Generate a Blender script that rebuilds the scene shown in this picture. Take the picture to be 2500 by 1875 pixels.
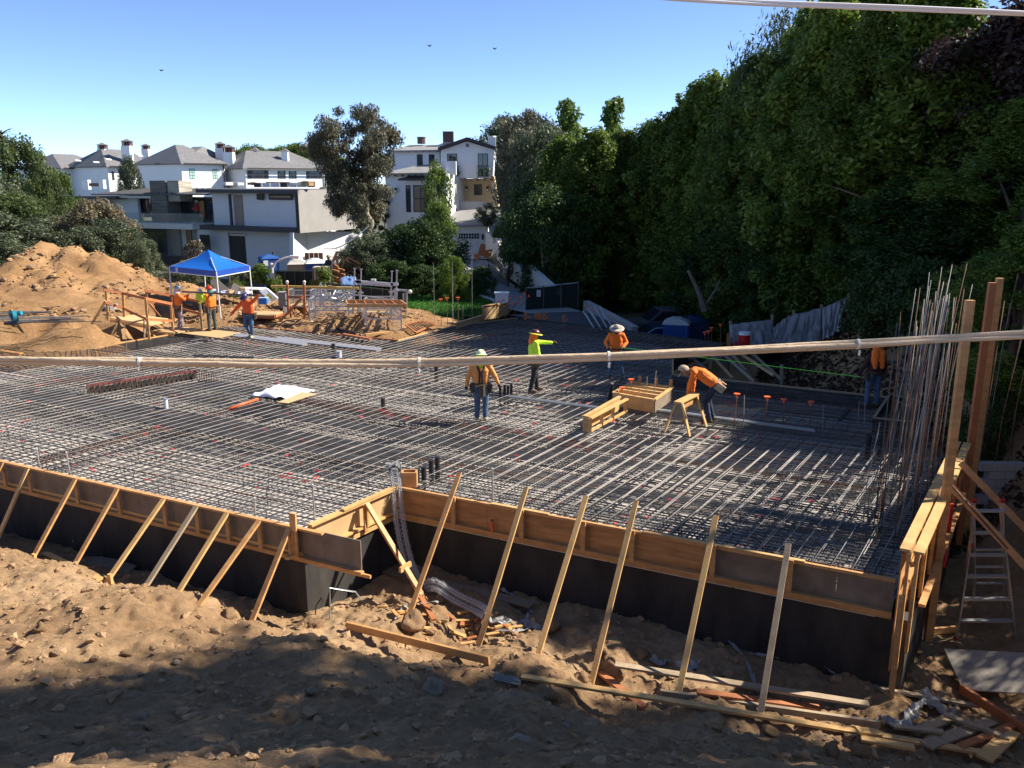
import bpy, bmesh, math, random
import numpy as np
from mathutils import Vector, Matrix, noise as mnoise
R = math.radians
for o in list(bpy.data.objects): bpy.data.objects.remove(o)
SC = bpy.context.scene
COL = SC.collection
# ---------------------------------------------------------------- camera
F, HZ, CAMZ = 2060.0, 440.0, 6.0
TH = math.atan((937.5 - HZ) / F)
cam_d = bpy.data.cameras.new('camera'); cam = bpy.data.objects.new('camera', cam_d); COL.objects.link(cam)
cam.location = (0, 0, CAMZ); cam.rotation_euler = (math.pi / 2 - TH, 0, 0)
cam_d.sensor_width = 36; cam_d.lens = F / 2500 * 36; cam_d.clip_start = 0.05; cam_d.clip_end = 5000
SC.camera = cam
# ---------------------------------------------------------------- sky, sun, exposure
SUN_AZ = math.atan2(0.97, 0.22); SUN_EL = R(39)        # azimuth clockwise from +Y
W = bpy.data.worlds.new('World'); SC.world = W; W.use_nodes = True
nt = W.node_tree; bg = nt.nodes['Background']
sky = nt.nodes.new('ShaderNodeTexSky'); sky.sky_type = 'NISHITA'; sky.sun_disc = False
sky.sun_elevation = SUN_EL; sky.sun_rotation = SUN_AZ; sky.air_density = 0.36; sky.dust_density = 0.0; sky.ozone_density = 2.6; sky.altitude = 100
nt.links.new(sky.outputs[0], bg.inputs[0]); bg.inputs[1].default_value = 0.145
sl = bpy.data.lights.new('sun', 'SUN'); sl.energy = 4.9; sl.angle = R(0.55); sl.color = (1.0, 0.93, 0.82)
so = bpy.data.objects.new('sun', sl); COL.objects.link(so)
sv = Vector((math.sin(SUN_AZ) * math.cos(SUN_EL), math.cos(SUN_AZ) * math.cos(SUN_EL), math.sin(SUN_EL)))
so.rotation_euler = sv.to_track_quat('Z', 'Y').to_euler(); so.location = (30, 30, 60)
SC.view_settings.view_transform = 'Standard'; SC.view_settings.look = 'None'
SC.view_settings.exposure = 1.0; SC.view_settings.gamma = 1.0
SC.render.engine = 'CYCLES'
SC.cycles.max_bounces = 6; SC.cycles.diffuse_bounces = 2; SC.cycles.glossy_bounces = 2
SC.cycles.transmission_bounces = 4; SC.cycles.transparent_max_bounces = 8

# ---------------------------------------------------------------- pixel -> world (2500x1875 photograph)
def ray(x, y):
    u = (x - 1250) / F; v = (937.5 - y) / F
    return Vector((u, math.cos(TH) + v * math.sin(TH), -math.sin(TH) + v * math.cos(TH)))
def G(x, y, z=0.0):
    d = ray(x, y); t = (z - CAMZ) / d.z
    return Vector((d.x * t, d.y * t, z))
def D(x, y, Y):
    d = ray(x, y); t = Y / d.y
    return Vector((d.x * t, Y, CAMZ + d.z * t))
def rnd(a, b): return random.uniform(a, b)

# ---------------------------------------------------------------- materials
MATS = {}
def M(name, col, rough=0.7, var=0.15, scale=6.0, bump=0.0, bscale=30.0, metal=0.0, island=0.0, stretch=None,
      col2=None, spec=0.5, trans=0.0, detail=6.0, bdist=0.02):
    if name in MATS: return MATS[name]
    m = bpy.data.materials.new(name); m.use_nodes = True; n = m.node_tree; L = n.links
    b = n.nodes['Principled BSDF']
    b.inputs['Roughness'].default_value = rough; b.inputs['Metallic'].default_value = metal
    b.inputs['Specular IOR Level'].default_value = spec
    tc = n.nodes.new('ShaderNodeTexCoord'); mp = n.nodes.new('ShaderNodeMapping')
    L.new(tc.outputs['Object'], mp.inputs[0])
    if stretch: mp.inputs['Scale'].default_value = stretch
    no = n.nodes.new('ShaderNodeTexNoise'); no.inputs['Scale'].default_value = scale; no.inputs['Detail'].default_value = detail
    no.inputs['Roughness'].default_value = 0.65
    L.new(mp.outputs[0], no.inputs['Vector'])
    cr = n.nodes.new('ShaderNodeValToRGB')
    c1 = tuple(max(0, c * (1 - var)) for c in col) + (1,)
    c2 = (tuple(col2) + (1,)) if col2 else tuple(min(1, c * (1 + var)) for c in col) + (1,)
    cr.color_ramp.elements[0].position = 0.3; cr.color_ramp.elements[1].position = 0.7
    cr.color_ramp.elements[0].color = c1; cr.color_ramp.elements[1].color = c2
    L.new(no.outputs['Fac'], cr.inputs[0])
    out = cr.outputs[0]
    if island > 0:
        ge = n.nodes.new('ShaderNodeNewGeometry'); hs = n.nodes.new('ShaderNodeHueSaturation')
        mr = n.nodes.new('ShaderNodeMapRange'); mr.inputs[3].default_value = 1 - island; mr.inputs[4].default_value = 1 + island
        L.new(ge.outputs['Random Per Island'], mr.inputs[0]); L.new(mr.outputs[0], hs.inputs['Value'])
        L.new(out, hs.inputs['Color']); out = hs.outputs[0]
    L.new(out, b.inputs['Base Color'])
    if bump > 0:
        n2 = n.nodes.new('ShaderNodeTexNoise'); n2.inputs['Scale'].default_value = bscale; n2.inputs['Detail'].default_value = 8
        L.new(mp.outputs[0], n2.inputs['Vector'])
        bp = n.nodes.new('ShaderNodeBump'); bp.inputs['Strength'].default_value = bump; bp.inputs['Distance'].default_value = bdist
        L.new(n2.outputs['Fac'], bp.inputs['Height']); L.new(bp.outputs[0], b.inputs['Normal'])
    if trans > 0:
        tr = n.nodes.new('ShaderNodeBsdfTranslucent'); mx = n.nodes.new('ShaderNodeMixShader'); mx.inputs[0].default_value = trans
        L.new(out, tr.inputs[0]); L.new(b.outputs[0], mx.inputs[1]); L.new(tr.outputs[0], mx.inputs[2])
        L.new(mx.outputs[0], n.nodes['Material Output'].inputs[0])
    MATS[name] = m
    return m
WOOD = M('lumber', (0.54, 0.285, 0.105), 0.6, 0.28, 2.4, 0.25, 40, island=0.28, stretch=(1, 1, 3))
WOODP = M('pale_lumber', (0.62, 0.37, 0.14), 0.6, 0.18, 3.0, 0.2, 40, island=0.2)
WOODG = M('grey_lumber', (0.36, 0.27, 0.17), 0.8, 0.2, 4.0, 0.2, 40, island=0.15)
WOODR = M('red_lumber', (0.42, 0.15, 0.055), 0.65, 0.2, 4.0, 0.2, 40, island=0.2)
PLYO = M('orange_plywood', (0.46, 0.22, 0.08), 0.6, 0.35, 1.6, 0.15, 20, stretch=(1, 1, 7))
PLYG = M('grey_plywood', (0.22, 0.17, 0.12), 0.75, 0.3, 2.5, 0.15, 20)
PLYP = M('pale_plywood', (0.55, 0.36, 0.17), 0.7, 0.12, 3.0, 0.1, 20)
BLACK = M('black_membrane', (0.014, 0.014, 0.015), 0.72, 0.4, 1.6, 0.35, 9, col2=(.060, .053, .047), stretch=(1, 1, .35))
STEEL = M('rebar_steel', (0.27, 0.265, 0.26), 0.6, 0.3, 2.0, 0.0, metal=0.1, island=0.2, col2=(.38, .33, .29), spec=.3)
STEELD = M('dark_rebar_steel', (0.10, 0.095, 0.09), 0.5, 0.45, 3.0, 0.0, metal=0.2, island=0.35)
RUST = M('rusty_steel', (0.17, 0.085, 0.05), 0.7, 0.4, 5.0, 0.0, metal=0.3, island=0.3)
REDP = M('red_paint', (0.75, 0.04, 0.05), 0.6, 0.3, 8.0)
ORANGEP = M('orange_plastic', (0.90, 0.14, 0.03), 0.5, 0.15, 8.0)
GALV = M('galvanised_steel', (0.50, 0.52, 0.54), 0.4, 0.15, 6.0, metal=0.6, island=0.1)
WHITE = M('white_paint', (0.80, 0.79, 0.77), 0.7, 0.05, 3.0)
CONC = M('concrete', (0.42, 0.40, 0.37), 0.85, 0.2, 2.0, 0.2, 20)
BLACKP = M('black_plastic', (0.02, 0.02, 0.025), 0.5, 0.2, 5.0)

# ---------------------------------------------------------------- mesh helpers
ROOTLOC = {}
def setp(o, label=None, cat=None, group=None, kind=None):
    if label: o['label'] = label
    if cat: o['category'] = cat
    if group: o['group'] = group
    if kind: o['kind'] = kind
    return o
def thing(name, label, cat, loc=(0, 0, 0), rz=0, group=None):
    o = bpy.data.objects.new(name, None); COL.objects.link(o); o.location = Vector(loc); o.rotation_euler = (0, 0, rz)
    o.empty_display_size = 0.2
    return setp(o, label, cat, group)
class MB:
    def __init__(s): s.v = []; s.f = []; s.mi = None
    def add(s, vs, fs):
        b = len(s.v); s.v += [tuple(v) for v in vs]; s.f += [tuple(i + b for i in f) for f in fs]; return s
    def box(s, c, size, rz=0.0, mtx=None):
        sx, sy, sz = size[0] / 2, size[1] / 2, size[2] / 2
        m = mtx if mtx is not None else Matrix.Rotation(rz, 3, 'Z')
        c = Vector(c)
        vs = [c + m @ Vector((x, y, z)) for x in (-sx, sx) for y in (-sy, sy) for z in (-sz, sz)]
        return s.add(vs, [(0, 1, 3, 2), (4, 6, 7, 5), (0, 4, 5, 1), (2, 3, 7, 6), (0, 2, 6, 4), (1, 5, 7, 3)])
    def beam(s, p, q, w, h, up=(0, 0, 1)):
        """w across (horizontal when up=z), h along up"""
        p = Vector(p); q = Vector(q); d = (q - p); l = d.length
        if l < 1e-6: return s
        d /= l; u = Vector(up); sd = d.cross(u)
        if sd.length < 1e-4: sd = d.cross(Vector((1, 0, 0)))
        sd.normalize(); u = sd.cross(d).normalized()
        m = Matrix((d, sd, u)).transposed()
        return s.box((p + q) / 2, (l, w, h), mtx=m)
    def tube(s, pts, r, n=6, cap=True, r2=None):
        pts = [Vector(p) for p in pts]; k = len(pts); b = len(s.v)
        ref = None
        for i, p in enumerate(pts):
            t = (pts[min(i + 1, k - 1)] - pts[max(i - 1, 0)])
            t = t.normalized() if t.length > 1e-9 else Vector((0, 0, 1))
            if ref is None:
                ref = t.cross(Vector((0, 0, 1)))
                if ref.length < 0.1: ref = t.cross(Vector((1, 0, 0)))
            ref = (ref - t * ref.dot(t)).normalized(); o = t.cross(ref)
            rr = r if not isinstance(r, (list, tuple)) else r[i]
            if r2 is not None: rr = r + (r2 - r) * i / (k - 1)
            for j in range(n):
                a = 2 * math.pi * j / n + math.pi / n
                s.v.append(tuple(p + (ref * math.cos(a) + o * math.sin(a)) * rr))
        for i in range(k - 1):
            for j in range(n):
                a = b + i * n + j; c = b + i * n + (j + 1) % n
                s.f.append((a, c, c + n, a + n))
        if cap:
            s.f.append(tuple(b + j for j in range(n))[::-1]); s.f.append(tuple(b + (k - 1) * n + j for j in range(n)))
        return s
    def prism(s, poly, z0, z1):
        n = len(poly); vs = [(p[0], p[1], z0) for p in poly] + [(p[0], p[1], z1) for p in poly]
        fs = [(i, (i + 1) % n, n + (i + 1) % n, n + i) for i in range(n)]
        return s.add(vs, fs + [tuple(range(n))[::-1], tuple(range(n, 2 * n))])
    def extr(s, pts, vec):
        """planar polygon pts (3D) extruded by vec"""
        n = len(pts); v = Vector(vec); vs = [Vector(p) for p in pts] + [Vector(p) + v for p in pts]
        fs = [(i, (i + 1) % n, n + (i + 1) % n, n + i) for i in range(n)]
        return s.add(vs, fs + [tuple(range(n))[::-1], tuple(range(n, 2 * n))])
    def quad(s, a, b, c, d): return s.add([a, b, c, d], [(0, 1, 2, 3)])
    def sphere(s, c, r, seg=10, ring=7, sc=(1, 1, 1), z0=-1.0):
        b = len(s.v); c = Vector(c); rows = []
        for i in range(ring + 1):
            ph = -math.pi / 2 + math.pi * i / ring
            if math.sin(ph) < z0: ph = math.asin(z0)
            for j in range(seg):
                a = 2 * math.pi * j / seg
                s.v.append((c.x + r * sc[0] * math.cos(ph) * math.cos(a), c.y + r * sc[1] * math.cos(ph) * math.sin(a), c.z + r * sc[2] * math.sin(ph)))
        for i in range(ring):
            for j in range(seg):
                a = b + i * seg + j; d = b + i * seg + (j + 1) % seg
                s.f.append((a, d, d + seg, a + seg))
        return s
    def build(s, name, mat, parent=None, loc=None, smooth=False, label=None):
        off = Vector((0, 0, 0))
        if parent is not None:
            p = parent
            while p.parent: p = p.parent
            off = Vector(p.location)
        elif loc is not None: off = Vector(loc)
        me = bpy.data.meshes.new(name)
        ox, oy, oz = off
        me.from_pydata([(v[0] - ox, v[1] - oy, v[2] - oz) for v in s.v], [], s.f)
        me.materials.append(mat)
        if smooth: me.shade_smooth()
        me.update()
        o = bpy.data.objects.new(name, me); COL.objects.link(o)
        if parent is not None: o.parent = parent
        else: o.location = off
        if label: o['label'] = label
        return o
def part(name, mat, parent, fn, **k):
    m = MB(); fn(m); return m.build(name, mat, parent, **k)
def clean(o, dist=0.0005):
    bm = bmesh.new(); bm.from_mesh(o.data); bmesh.ops.remove_doubles(bm, verts=bm.verts, dist=dist)
    bmesh.ops.recalc_face_normals(bm, faces=bm.faces); bm.to_mesh(o.data); bm.free(); return o
def copy_tree(o, parent=None):
    c = o.copy(); COL.objects.link(c)
    if parent: c.parent = parent
    for ch in list(o.children): copy_tree(ch, c)
    return c
def dup(o, loc, rz=0.0, label=None, group=None, sc=None):
    c = copy_tree(o); c.location = Vector(loc); c.rotation_euler = (0, 0, rz)
    if sc: c.scale = (sc, sc, sc) if not isinstance(sc, tuple) else sc
    if label: c['label'] = label
    if group: c['group'] = group
    return c
def text_mesh(body, size, mat, parent, origin, xdir, updir, thick=0.003, name='lettering', align='CENTER'):
    cu = bpy.data.curves.new('t', 'FONT'); cu.body = body; cu.size = size; cu.align_x = align; cu.align_y = 'CENTER'; cu.extrude = thick
    to = bpy.data.objects.new('t', cu); COL.objects.link(to)
    dg = bpy.context.evaluated_depsgraph_get(); me = bpy.data.meshes.new_from_object(to.evaluated_get(dg))
    bpy.data.objects.remove(to)
    x = Vector(xdir).normalized(); u = Vector(updir).normalized(); nrm = x.cross(u)
    m = Matrix((x, u, nrm)).transposed().to_4x4(); m.translation = Vector(origin)
    p = parent
    while p.parent: p = p.parent
    me.transform(Matrix.Translation(-Vector(p.location)) @ m)
    me.materials.clear(); me.materials.append(mat)
    o = bpy.data.objects.new(name, me); COL.objects.link(o); o.parent = parent
    return o
random.seed(7)
# ================================================================ layout of the slab (z = 0 is the top of the bar mat)
P0 = G(0, 1124); PC = G(739, 1285); P1 = G(967, 1186); P2 = G(2187, 1413)
d2 = Vector((0.897, -0.442, 0)); d1 = Vector((0.55, 0.835, 0)).normalized()
nout = Vector((-0.442, -0.897, 0))
P0 = PC - d2 * 12.5
sideout = Vector((0.835, -0.55, 0))
BK = [G(*p) for p in [(0, 842), (155, 820), (263, 843), (560, 794), (972, 832), (1111, 796), (1263, 777), (1460, 799), (1771, 840)]]
SLAB = [P0, PC, P1, P2, P2 + d1 * 6.6, G(2262, 1010), G(2160, 970), G(1641, 915), G(1641, 880)] + BK[::-1] + [G(0, 842) - d2 * 6 + Vector((0, .2, 0))]
def inpoly(p, poly):
    c = False; n = len(poly); x, y = p[0], p[1]
    for i in range(n):
        a = poly[i]; b = poly[i - 1]
        if (a[1] > y) != (b[1] > y) and x < (b[0] - a[0]) * (y - a[1]) / (b[1] - a[1]) + a[0]: c = not c
    return c
def clip_line(o, d, poly):
    ts = []; n = len(poly)
    for i in range(n):
        a = poly[i]; b = poly[(i + 1) % n]; e = b - a
        den = d.x * e.y - d.y * e.x
        if abs(den) < 1e-9: continue
        w = a - o; t = (w.x * e.y - w.y * e.x) / den; u = (w.x * d.y - w.y * d.x) / den
        if 0 <= u < 1: ts.append(t)
    ts.sort(); return [(ts[i], ts[i + 1]) for i in range(0, len(ts) - 1, 2)]

# ================================================================ ground sheet
CP = []
def cp(v, z=None): CP.append((v[0], v[1], v[2] if z is None else z))
for s in (-3, 0, 2, 4, 6, 8, 10, 12):                     # trench in front of the left form, spoil bank beyond it
    b = PC - d2 * s
    cp(b + nout * .25, -1.75); cp(b + nout * .8, -1.66); cp(b - nout * .9, -1.9)
    if s > 0: cp(b + nout * 1.35, -1.20); cp(b + nout * 1.75, -0.98); cp(b + nout * 2.6, -0.85)
for s in (0.4, 2, 4, 6, 8, 9.3):                          # trench in front of the right form
    b = P1 + d2 * s; zz = -1.64 - 0.02 * s
    cp(b + nout * .2, zz); cp(b + nout * 1.2, zz - .06); cp(b - nout * 1.0, zz - .05)
cp(G(880, 1500, -1.5)); cp(G(760, 1500, -1.62)); cp(G(960, 1560, -1.45)); cp(G(1150, 1580, -1.55)); cp(G(1400, 1620, -1.7)); cp(G(1600, 1650, -1.8))
cp(G(1850, 1700, -1.95)); cp(G(2150, 1800, -2.2)); cp(G(2400, 1850, -2.2)); cp(G(2450, 1700, -2.4))
[cp(G(*q)) for q in ((1012, 1465, -1.45), (1191, 1501, -1.58), (1328, 1550, -1.58), (1469, 1564, -1.62), (1672, 1620, -1.66), (1867, 1678, -1.6))]
cp(G(700, 1560, -1.15)); cp(G(850, 1600, -1.2)); cp(G(1050, 1660, -1.3)); cp(G(1250, 1720, -1.35)); cp(G(1500, 1800, -1.55)); cp(G(1800, 1860, -1.85))
for x in (-14, -10, -6, -3, 0, 3): cp((x, 9.5, -0.30 - max(0, x) * .2)); cp((x, 8.0, 0.15 - max(0, x) * .2)); cp((x, 11.3, -0.62 - (.35 if x >= -1 else 0) - max(0, x) * .2))
for x in (5, 7.5): cp((x, 9.0, -1.5)); cp((x, 7.8, -.8))
for x in (-30, -14, -8, -3, 2, 7, 14, 25): cp((x, 6.0, 1.3)); cp((x, 4.0, 2.8)); cp((x, 1.5, 4.1)); cp((x, -8, 4.8)); cp((x, -30, 5.5))
# right pit and the bank behind it
for q in [(8.3, 14, -2.3), (7.4, 12.2, -2.35), (9.2, 12.5, -2.2), (9.6, 16.2, -2.2), (10.6, 18.8, -1.9), (9.5, 10, -1.6), (11.2, 13, -.8), (12.8, 16, .8), (12.6, 20, 1.0), (15, 14, 2.4),
          (15, 19, 3.0), (17, 25, 3.3), (13.6, 25, 1.5), (12.2, 23, .0), (11.8, 26, .4), (10.8, 27.5, -.7), (13, 29.5, 1.6), (16, 30, 3.0), (20, 20, 4.5), (30, 20, 7), (30, 40, 6),
          (14, 33, 1.2), (17, 38, 1.0), (9.8, 31, -1.6), (10.5, 36, -2.5), (6, 37, -2.7), (2, 41, -2.7), (6, 45, -2.7), (12, 45, -2.0), (20, 45, 2), (9, 55, -1.6), (16, 60, 1), (0, 50, -2.3), (3, 60, -1.9)]: cp(q)
# inside the slab outline (hidden below the bed)
for q in [(-16, 25), (-12, 22), (-14, 28), (-8, 20), (-8, 27), (-4, 20), (0, 20), (4, 18), (8, 20), (4, 25), (0, 27), (0, 33), (-9, 31), (5, 31), (2, 29), (-4, 28)]: cp((q[0], q[1], -1.3))
# back left cut, shelf, working area
for q in [(-60, 842), (40, 836), (100, 828)]: cp(G(*q) + Vector((-.1, .2, 0)), -.10); cp(G(*q) + Vector((-.4, 1.5, 0)), .85)
cp(G(200, 832) + Vector((0, .2, 0)), -.10); cp(G(200, 832) + Vector((0, 1.5, 0)), .82); cp(G(160, 780, .85)); cp(G(230, 782, .85)); cp(G(250, 835) + Vector((.1, .3, 0)), -.15); cp(G(250, 835) + Vector((.0, 1.5, 0)), .75); cp(G(290, 775, .85))
cp(G(345, 855) + Vector((0, .5, 0)), -1.0); cp(G(330, 835) + Vector((0, .9, 0)), -1.0); cp(G(400, 815) + Vector((.3, 1.2, 0)), -.8); cp(G(440, 812) + Vector((.3, 1.6, 0)), .2)
cp(G(480, 803) + Vector((0, .4, 0)), -.2); cp(G(480, 765, .5)); cp(G(560, 765, .45)); cp(G(620, 790) + Vector((0, .5, 0)), .05); cp(G(620, 750, .4))
for q in [(700, 803, .02), (800, 812, .02), (900, 822, .0), (975, 822, -.02), (1050, 800, 0), (1105, 788, 0)]: cp(G(*q))
for q in [(700, 770, .25), (800, 775, .15), (900, 790, .1), (1000, 800, .1), (760, 745, .1), (900, 750, -.1), (1040, 770, -.2)]: cp(G(*q))
# mound
for q in [(0, 660, 39), (60, 612, 40), (130, 587, 40.5), (200, 597, 41), (300, 643, 41), (400, 682, 41), (470, 735, 39), (-120, 720, 39), (-250, 760, 39)]: cp(D(*q)); cp((D(*q)[0], 47, -.4)); cp((D(*q)[0], 43.5, D(*q)[2] * .45))
for q in [(60, 770, .85), (180, 768, .85), (320, 765, .8), (420, 760, .6)]: cp(G(*q))
for q in [(60, 700, 36.6), (180, 690, 36.8), (300, 715, 37), (390, 735, 37)]: cp(D(*q))
for q in [(-30, 32, .85), (-32, 50, -1), (-20, 52, -1), (-10, 48, -.8), (-5, 44, -.6), (-5, 52, -1.4), (-12, 42, .2), (-8, 39, .2), (-3, 40, -.5), (0, 38.5, -.6)]: cp(q)
for q in [(-60, 70, -2), (-30, 70, -2.2), (-10, 70, -2.2), (-60, 120, -1), (-20, 110, -1), (-60, 170, 1), (0, 170, 2), (60, 170, 4), (-60, 20, 0), (-80, 240, 2), (0, 240, 3), (80, 240, 5), (60, 90, 6), (60, 30, 9), (30, 100, 3),
          (-5, 90, 1.0), (4, 90, 1.0), (12, 90, 2), (0, 76, -1.3), (8, 77, 2.3), (8, 70, 0.5), (-120, 100, -1), (120, 100, 8), (-120, 10, 3), (120, -20, 10), (-120, -40, 5), (0, -60, 6), (-120, 260, 2), (120, 260, 5)]: cp(q)
CPA = np.array(CP); XY = CPA[:, :2]; Zc = CPA[:, 2]
dm = np.sqrt(((XY[:, None] - XY[None]) ** 2).sum(-1)) + np.eye(len(CP)) * 0.0
A = np.zeros((len(CP) + 1, len(CP) + 1)); A[:-1, :-1] = dm - np.eye(len(CP)) * .02; A[-1, :-1] = 1; A[:-1, -1] = 1
Wt = np.linalg.solve(A, np.append(Zc, 0))
def zbase(P):
    P = np.asarray(P, dtype=float); out = np.empty(len(P))
    for i in range(0, len(P), 20000):
        q = P[i:i + 20000]; out[i:i + 20000] = np.sqrt(((q[:, None] - XY[None]) ** 2).sum(-1)) @ Wt[:-1] + Wt[-1]
    return out
BUMPS = [(G(500, 1440, -1.0), .9, .30), (G(300, 1500, -.8), 1.0, .16), (G(620, 1530, -1.1), .6, .12), (G(1100, 1620, -1.3), .5, .2), (G(1350, 1680, -1.4), .55, .28),
         (G(1500, 1600, -1.7), .5, .2), (G(80, 1420, -.9), 1.2, .12), (G(990, 1660, -1.2), .5, .18), (G(1750, 1800, -1.8), .7, .2), (G(820, 792, .1), 1.3, .25), (G(905, 800, .0), .9, .35)]
def znoise(x, y, near):
    v = Vector((x, y, 0))
    z = mnoise.fractal(v * .55, 1.0, 2.0, 3) * .10
    if y > 35.5 and x < -7 and y < 46:
        q = mnoise.fractal(Vector((x * .5, y * .35, 3)), .7, 2.2, 4); k = min(1, (46 - y) / 3) * min(1, (y - 35.5) / 1.2); z += .50 * k * (q - abs(q) * .7); c = mnoise.voronoi(Vector((x * 1.3, y * 1.1, 0)))[0][0]; z += k * .34 * max(0, .5 - c) * (1 + 2 * max(0, mnoise.noise(Vector((x * .6, y * .6, 4))))); z -= k * .35 * max(0, mnoise.noise(Vector((x * .45, y * .9, 11))) - .15)
    if near > 0:
        z += near * (mnoise.fractal(v * 2.0 + Vector((9, 3, 1)), .7, 2.1, 5) * .10)
        c = mnoise.voronoi(v * 4.5)[0][0]; z += near * (.16 * max(0, .42 - c)) * (1 if mnoise.noise(v * .9) > -.1 else .25)
        c = mnoise.voronoi(v * 11.0)[0][0]; z += near * (.06 * max(0, .5 - c))
    return z
def ground_z(x, y):
    z = float(zbase([(x, y)])[0])
    for c, r, h in BUMPS:
        q = ((x - c.x) ** 2 + (y - c.y) ** 2) / (r * r)
        if q < 9: z += h * math.exp(-q)
    return z + znoise(x, y, nearf(x, y))
def nearf(x, y):
    if y < 19: return max(0.0, min(1.0, (x + 14) / 2, (13 - x) / 2, (y - 2) / 2)) * (1 if y < 17 else (19 - y) / 2)
    return .9 if (x < -6 and y < 50) else .35 if y < 50 else 0.0
def seq(*segs):
    out = []
    for a, b, st in segs: out += list(np.arange(a, b, st))
    return out
xs = seq((-220, -40, 12), (-40, -25, 1), (-25, -12, .25), (-12, 8, .05), (8, 14, .12), (14, 30, .6), (30, 231, 12))
ys = seq((-80, 0, 8), (0, 5, .4), (5, 6.5, .1), (6.5, 17, .05), (17, 29, .5), (29, 42, .14), (42, 60, .8), (60, 120, 4), (120, 600, 40))
gx, gy = np.meshgrid(xs, ys); pts = np.stack([gx.ravel(), gy.ravel()], 1)
zz = zbase(pts)
for c, r, h in BUMPS:
    q = ((pts[:, 0] - c.x) ** 2 + (pts[:, 1] - c.y) ** 2) / (r * r); zz += h * np.exp(-np.minimum(q, 40))
for i in range(len(pts)):
    x, y = pts[i]
    if -45 < x < 35 and 0 < y < 60: zz[i] += znoise(x, y, nearf(x, y))
nx, ny = len(xs), len(ys)
idx = np.arange(nx * ny).reshape(ny, nx)
fc = np.stack([idx[:-1, :-1].ravel(), idx[:-1, 1:].ravel(), idx[1:, 1:].ravel(), idx[1:, :-1].ravel()], 1)
me = bpy.data.meshes.new('ground'); me.from_pydata(np.column_stack([pts, zz]).tolist(), [], fc.tolist()); me.shade_smooth()
def dirt_material():
    m = bpy.data.materials.new('dirt'); m.use_nodes = True; n = m.node_tree; L = n.links; b = n.nodes['Principled BSDF']
    b.inputs['Roughness'].default_value = 0.95; b.inputs['Specular IOR Level'].default_value = 0.15
    tc = n.nodes.new('ShaderNodeTexCoord')
    def nz(s, d=8, r=.65):
        t = n.nodes.new('ShaderNodeTexNoise'); t.inputs['Scale'].default_value = s; t.inputs['Detail'].default_value = d; t.inputs['Roughness'].default_value = r
        L.new(tc.outputs['Object'], t.inputs['Vector']); return t
    a = nz(.5); cr = n.nodes.new('ShaderNodeValToRGB'); e = cr.color_ramp.elements
    e[0].position = .32; e[0].color = (.30, .185, .10, 1); e[1].position = .68; e[1].color = (.53, .36, .21, 1)
    e2 = e.new(.52); e2.color = (.41, .265, .145, 1)
    L.new(a.outputs['Fac'], cr.inputs[0])
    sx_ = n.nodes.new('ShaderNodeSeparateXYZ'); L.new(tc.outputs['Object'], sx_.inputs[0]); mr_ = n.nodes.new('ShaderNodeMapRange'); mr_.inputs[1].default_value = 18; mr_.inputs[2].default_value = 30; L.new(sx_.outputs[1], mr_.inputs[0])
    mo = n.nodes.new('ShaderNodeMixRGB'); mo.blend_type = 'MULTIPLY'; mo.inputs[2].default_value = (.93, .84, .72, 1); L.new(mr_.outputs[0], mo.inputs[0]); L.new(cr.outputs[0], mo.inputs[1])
    f = nz(9, 10, .75); c2 = n.nodes.new('ShaderNodeValToRGB'); c2.color_ramp.elements[0].position = .3; c2.color_ramp.elements[1].position = .72
    c2.color_ramp.elements[0].color = (.62, .62, .62, 1); c2.color_ramp.elements[1].color = (1.25, 1.22, 1.18, 1)
    L.new(f.outputs['Fac'], c2.inputs[0])
    mx = n.nodes.new('ShaderNodeMixRGB'); mx.blend_type = 'MULTIPLY'; mx.inputs[0].default_value = 1
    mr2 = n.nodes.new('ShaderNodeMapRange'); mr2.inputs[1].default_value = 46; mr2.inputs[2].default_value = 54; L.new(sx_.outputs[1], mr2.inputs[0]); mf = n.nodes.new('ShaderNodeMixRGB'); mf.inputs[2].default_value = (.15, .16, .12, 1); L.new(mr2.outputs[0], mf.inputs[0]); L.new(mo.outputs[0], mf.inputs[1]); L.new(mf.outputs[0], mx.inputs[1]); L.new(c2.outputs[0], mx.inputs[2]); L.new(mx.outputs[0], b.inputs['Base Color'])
    bn = nz(22, 10, .8); bp = n.nodes.new('ShaderNodeBump'); bp.inputs['Strength'].default_value = .9; bp.inputs['Distance'].default_value = .05
    L.new(bn.outputs['Fac'], bp.inputs['Height'])
    b3 = nz(90, 4, .7); bp2 = n.nodes.new('ShaderNodeBump'); bp2.inputs['Strength'].default_value = .7; bp2.inputs['Distance'].default_value = .012
    L.new(b3.outputs['Fac'], bp2.inputs['Height']); L.new(bp.outputs[0], bp2.inputs['Normal']); L.new(bp2.outputs[0], b.inputs['Normal'])
    return m
DIRT = dirt_material(); me.materials.append(DIRT)
go = bpy.data.objects.new('ground', me); COL.objects.link(go); setp(go, kind='structure')
def gz(p): return ground_z(p[0], p[1])
def GG(x, y, z0=-1.0):
    """point of the ground sheet seen at pixel x, y"""
    z = z0
    for _ in range(14):
        p = G(x, y, z); z += (ground_z(p.x, p.y) - z) * .5
    p = G(x, y, z); p.z = ground_z(p.x, p.y); return p

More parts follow.
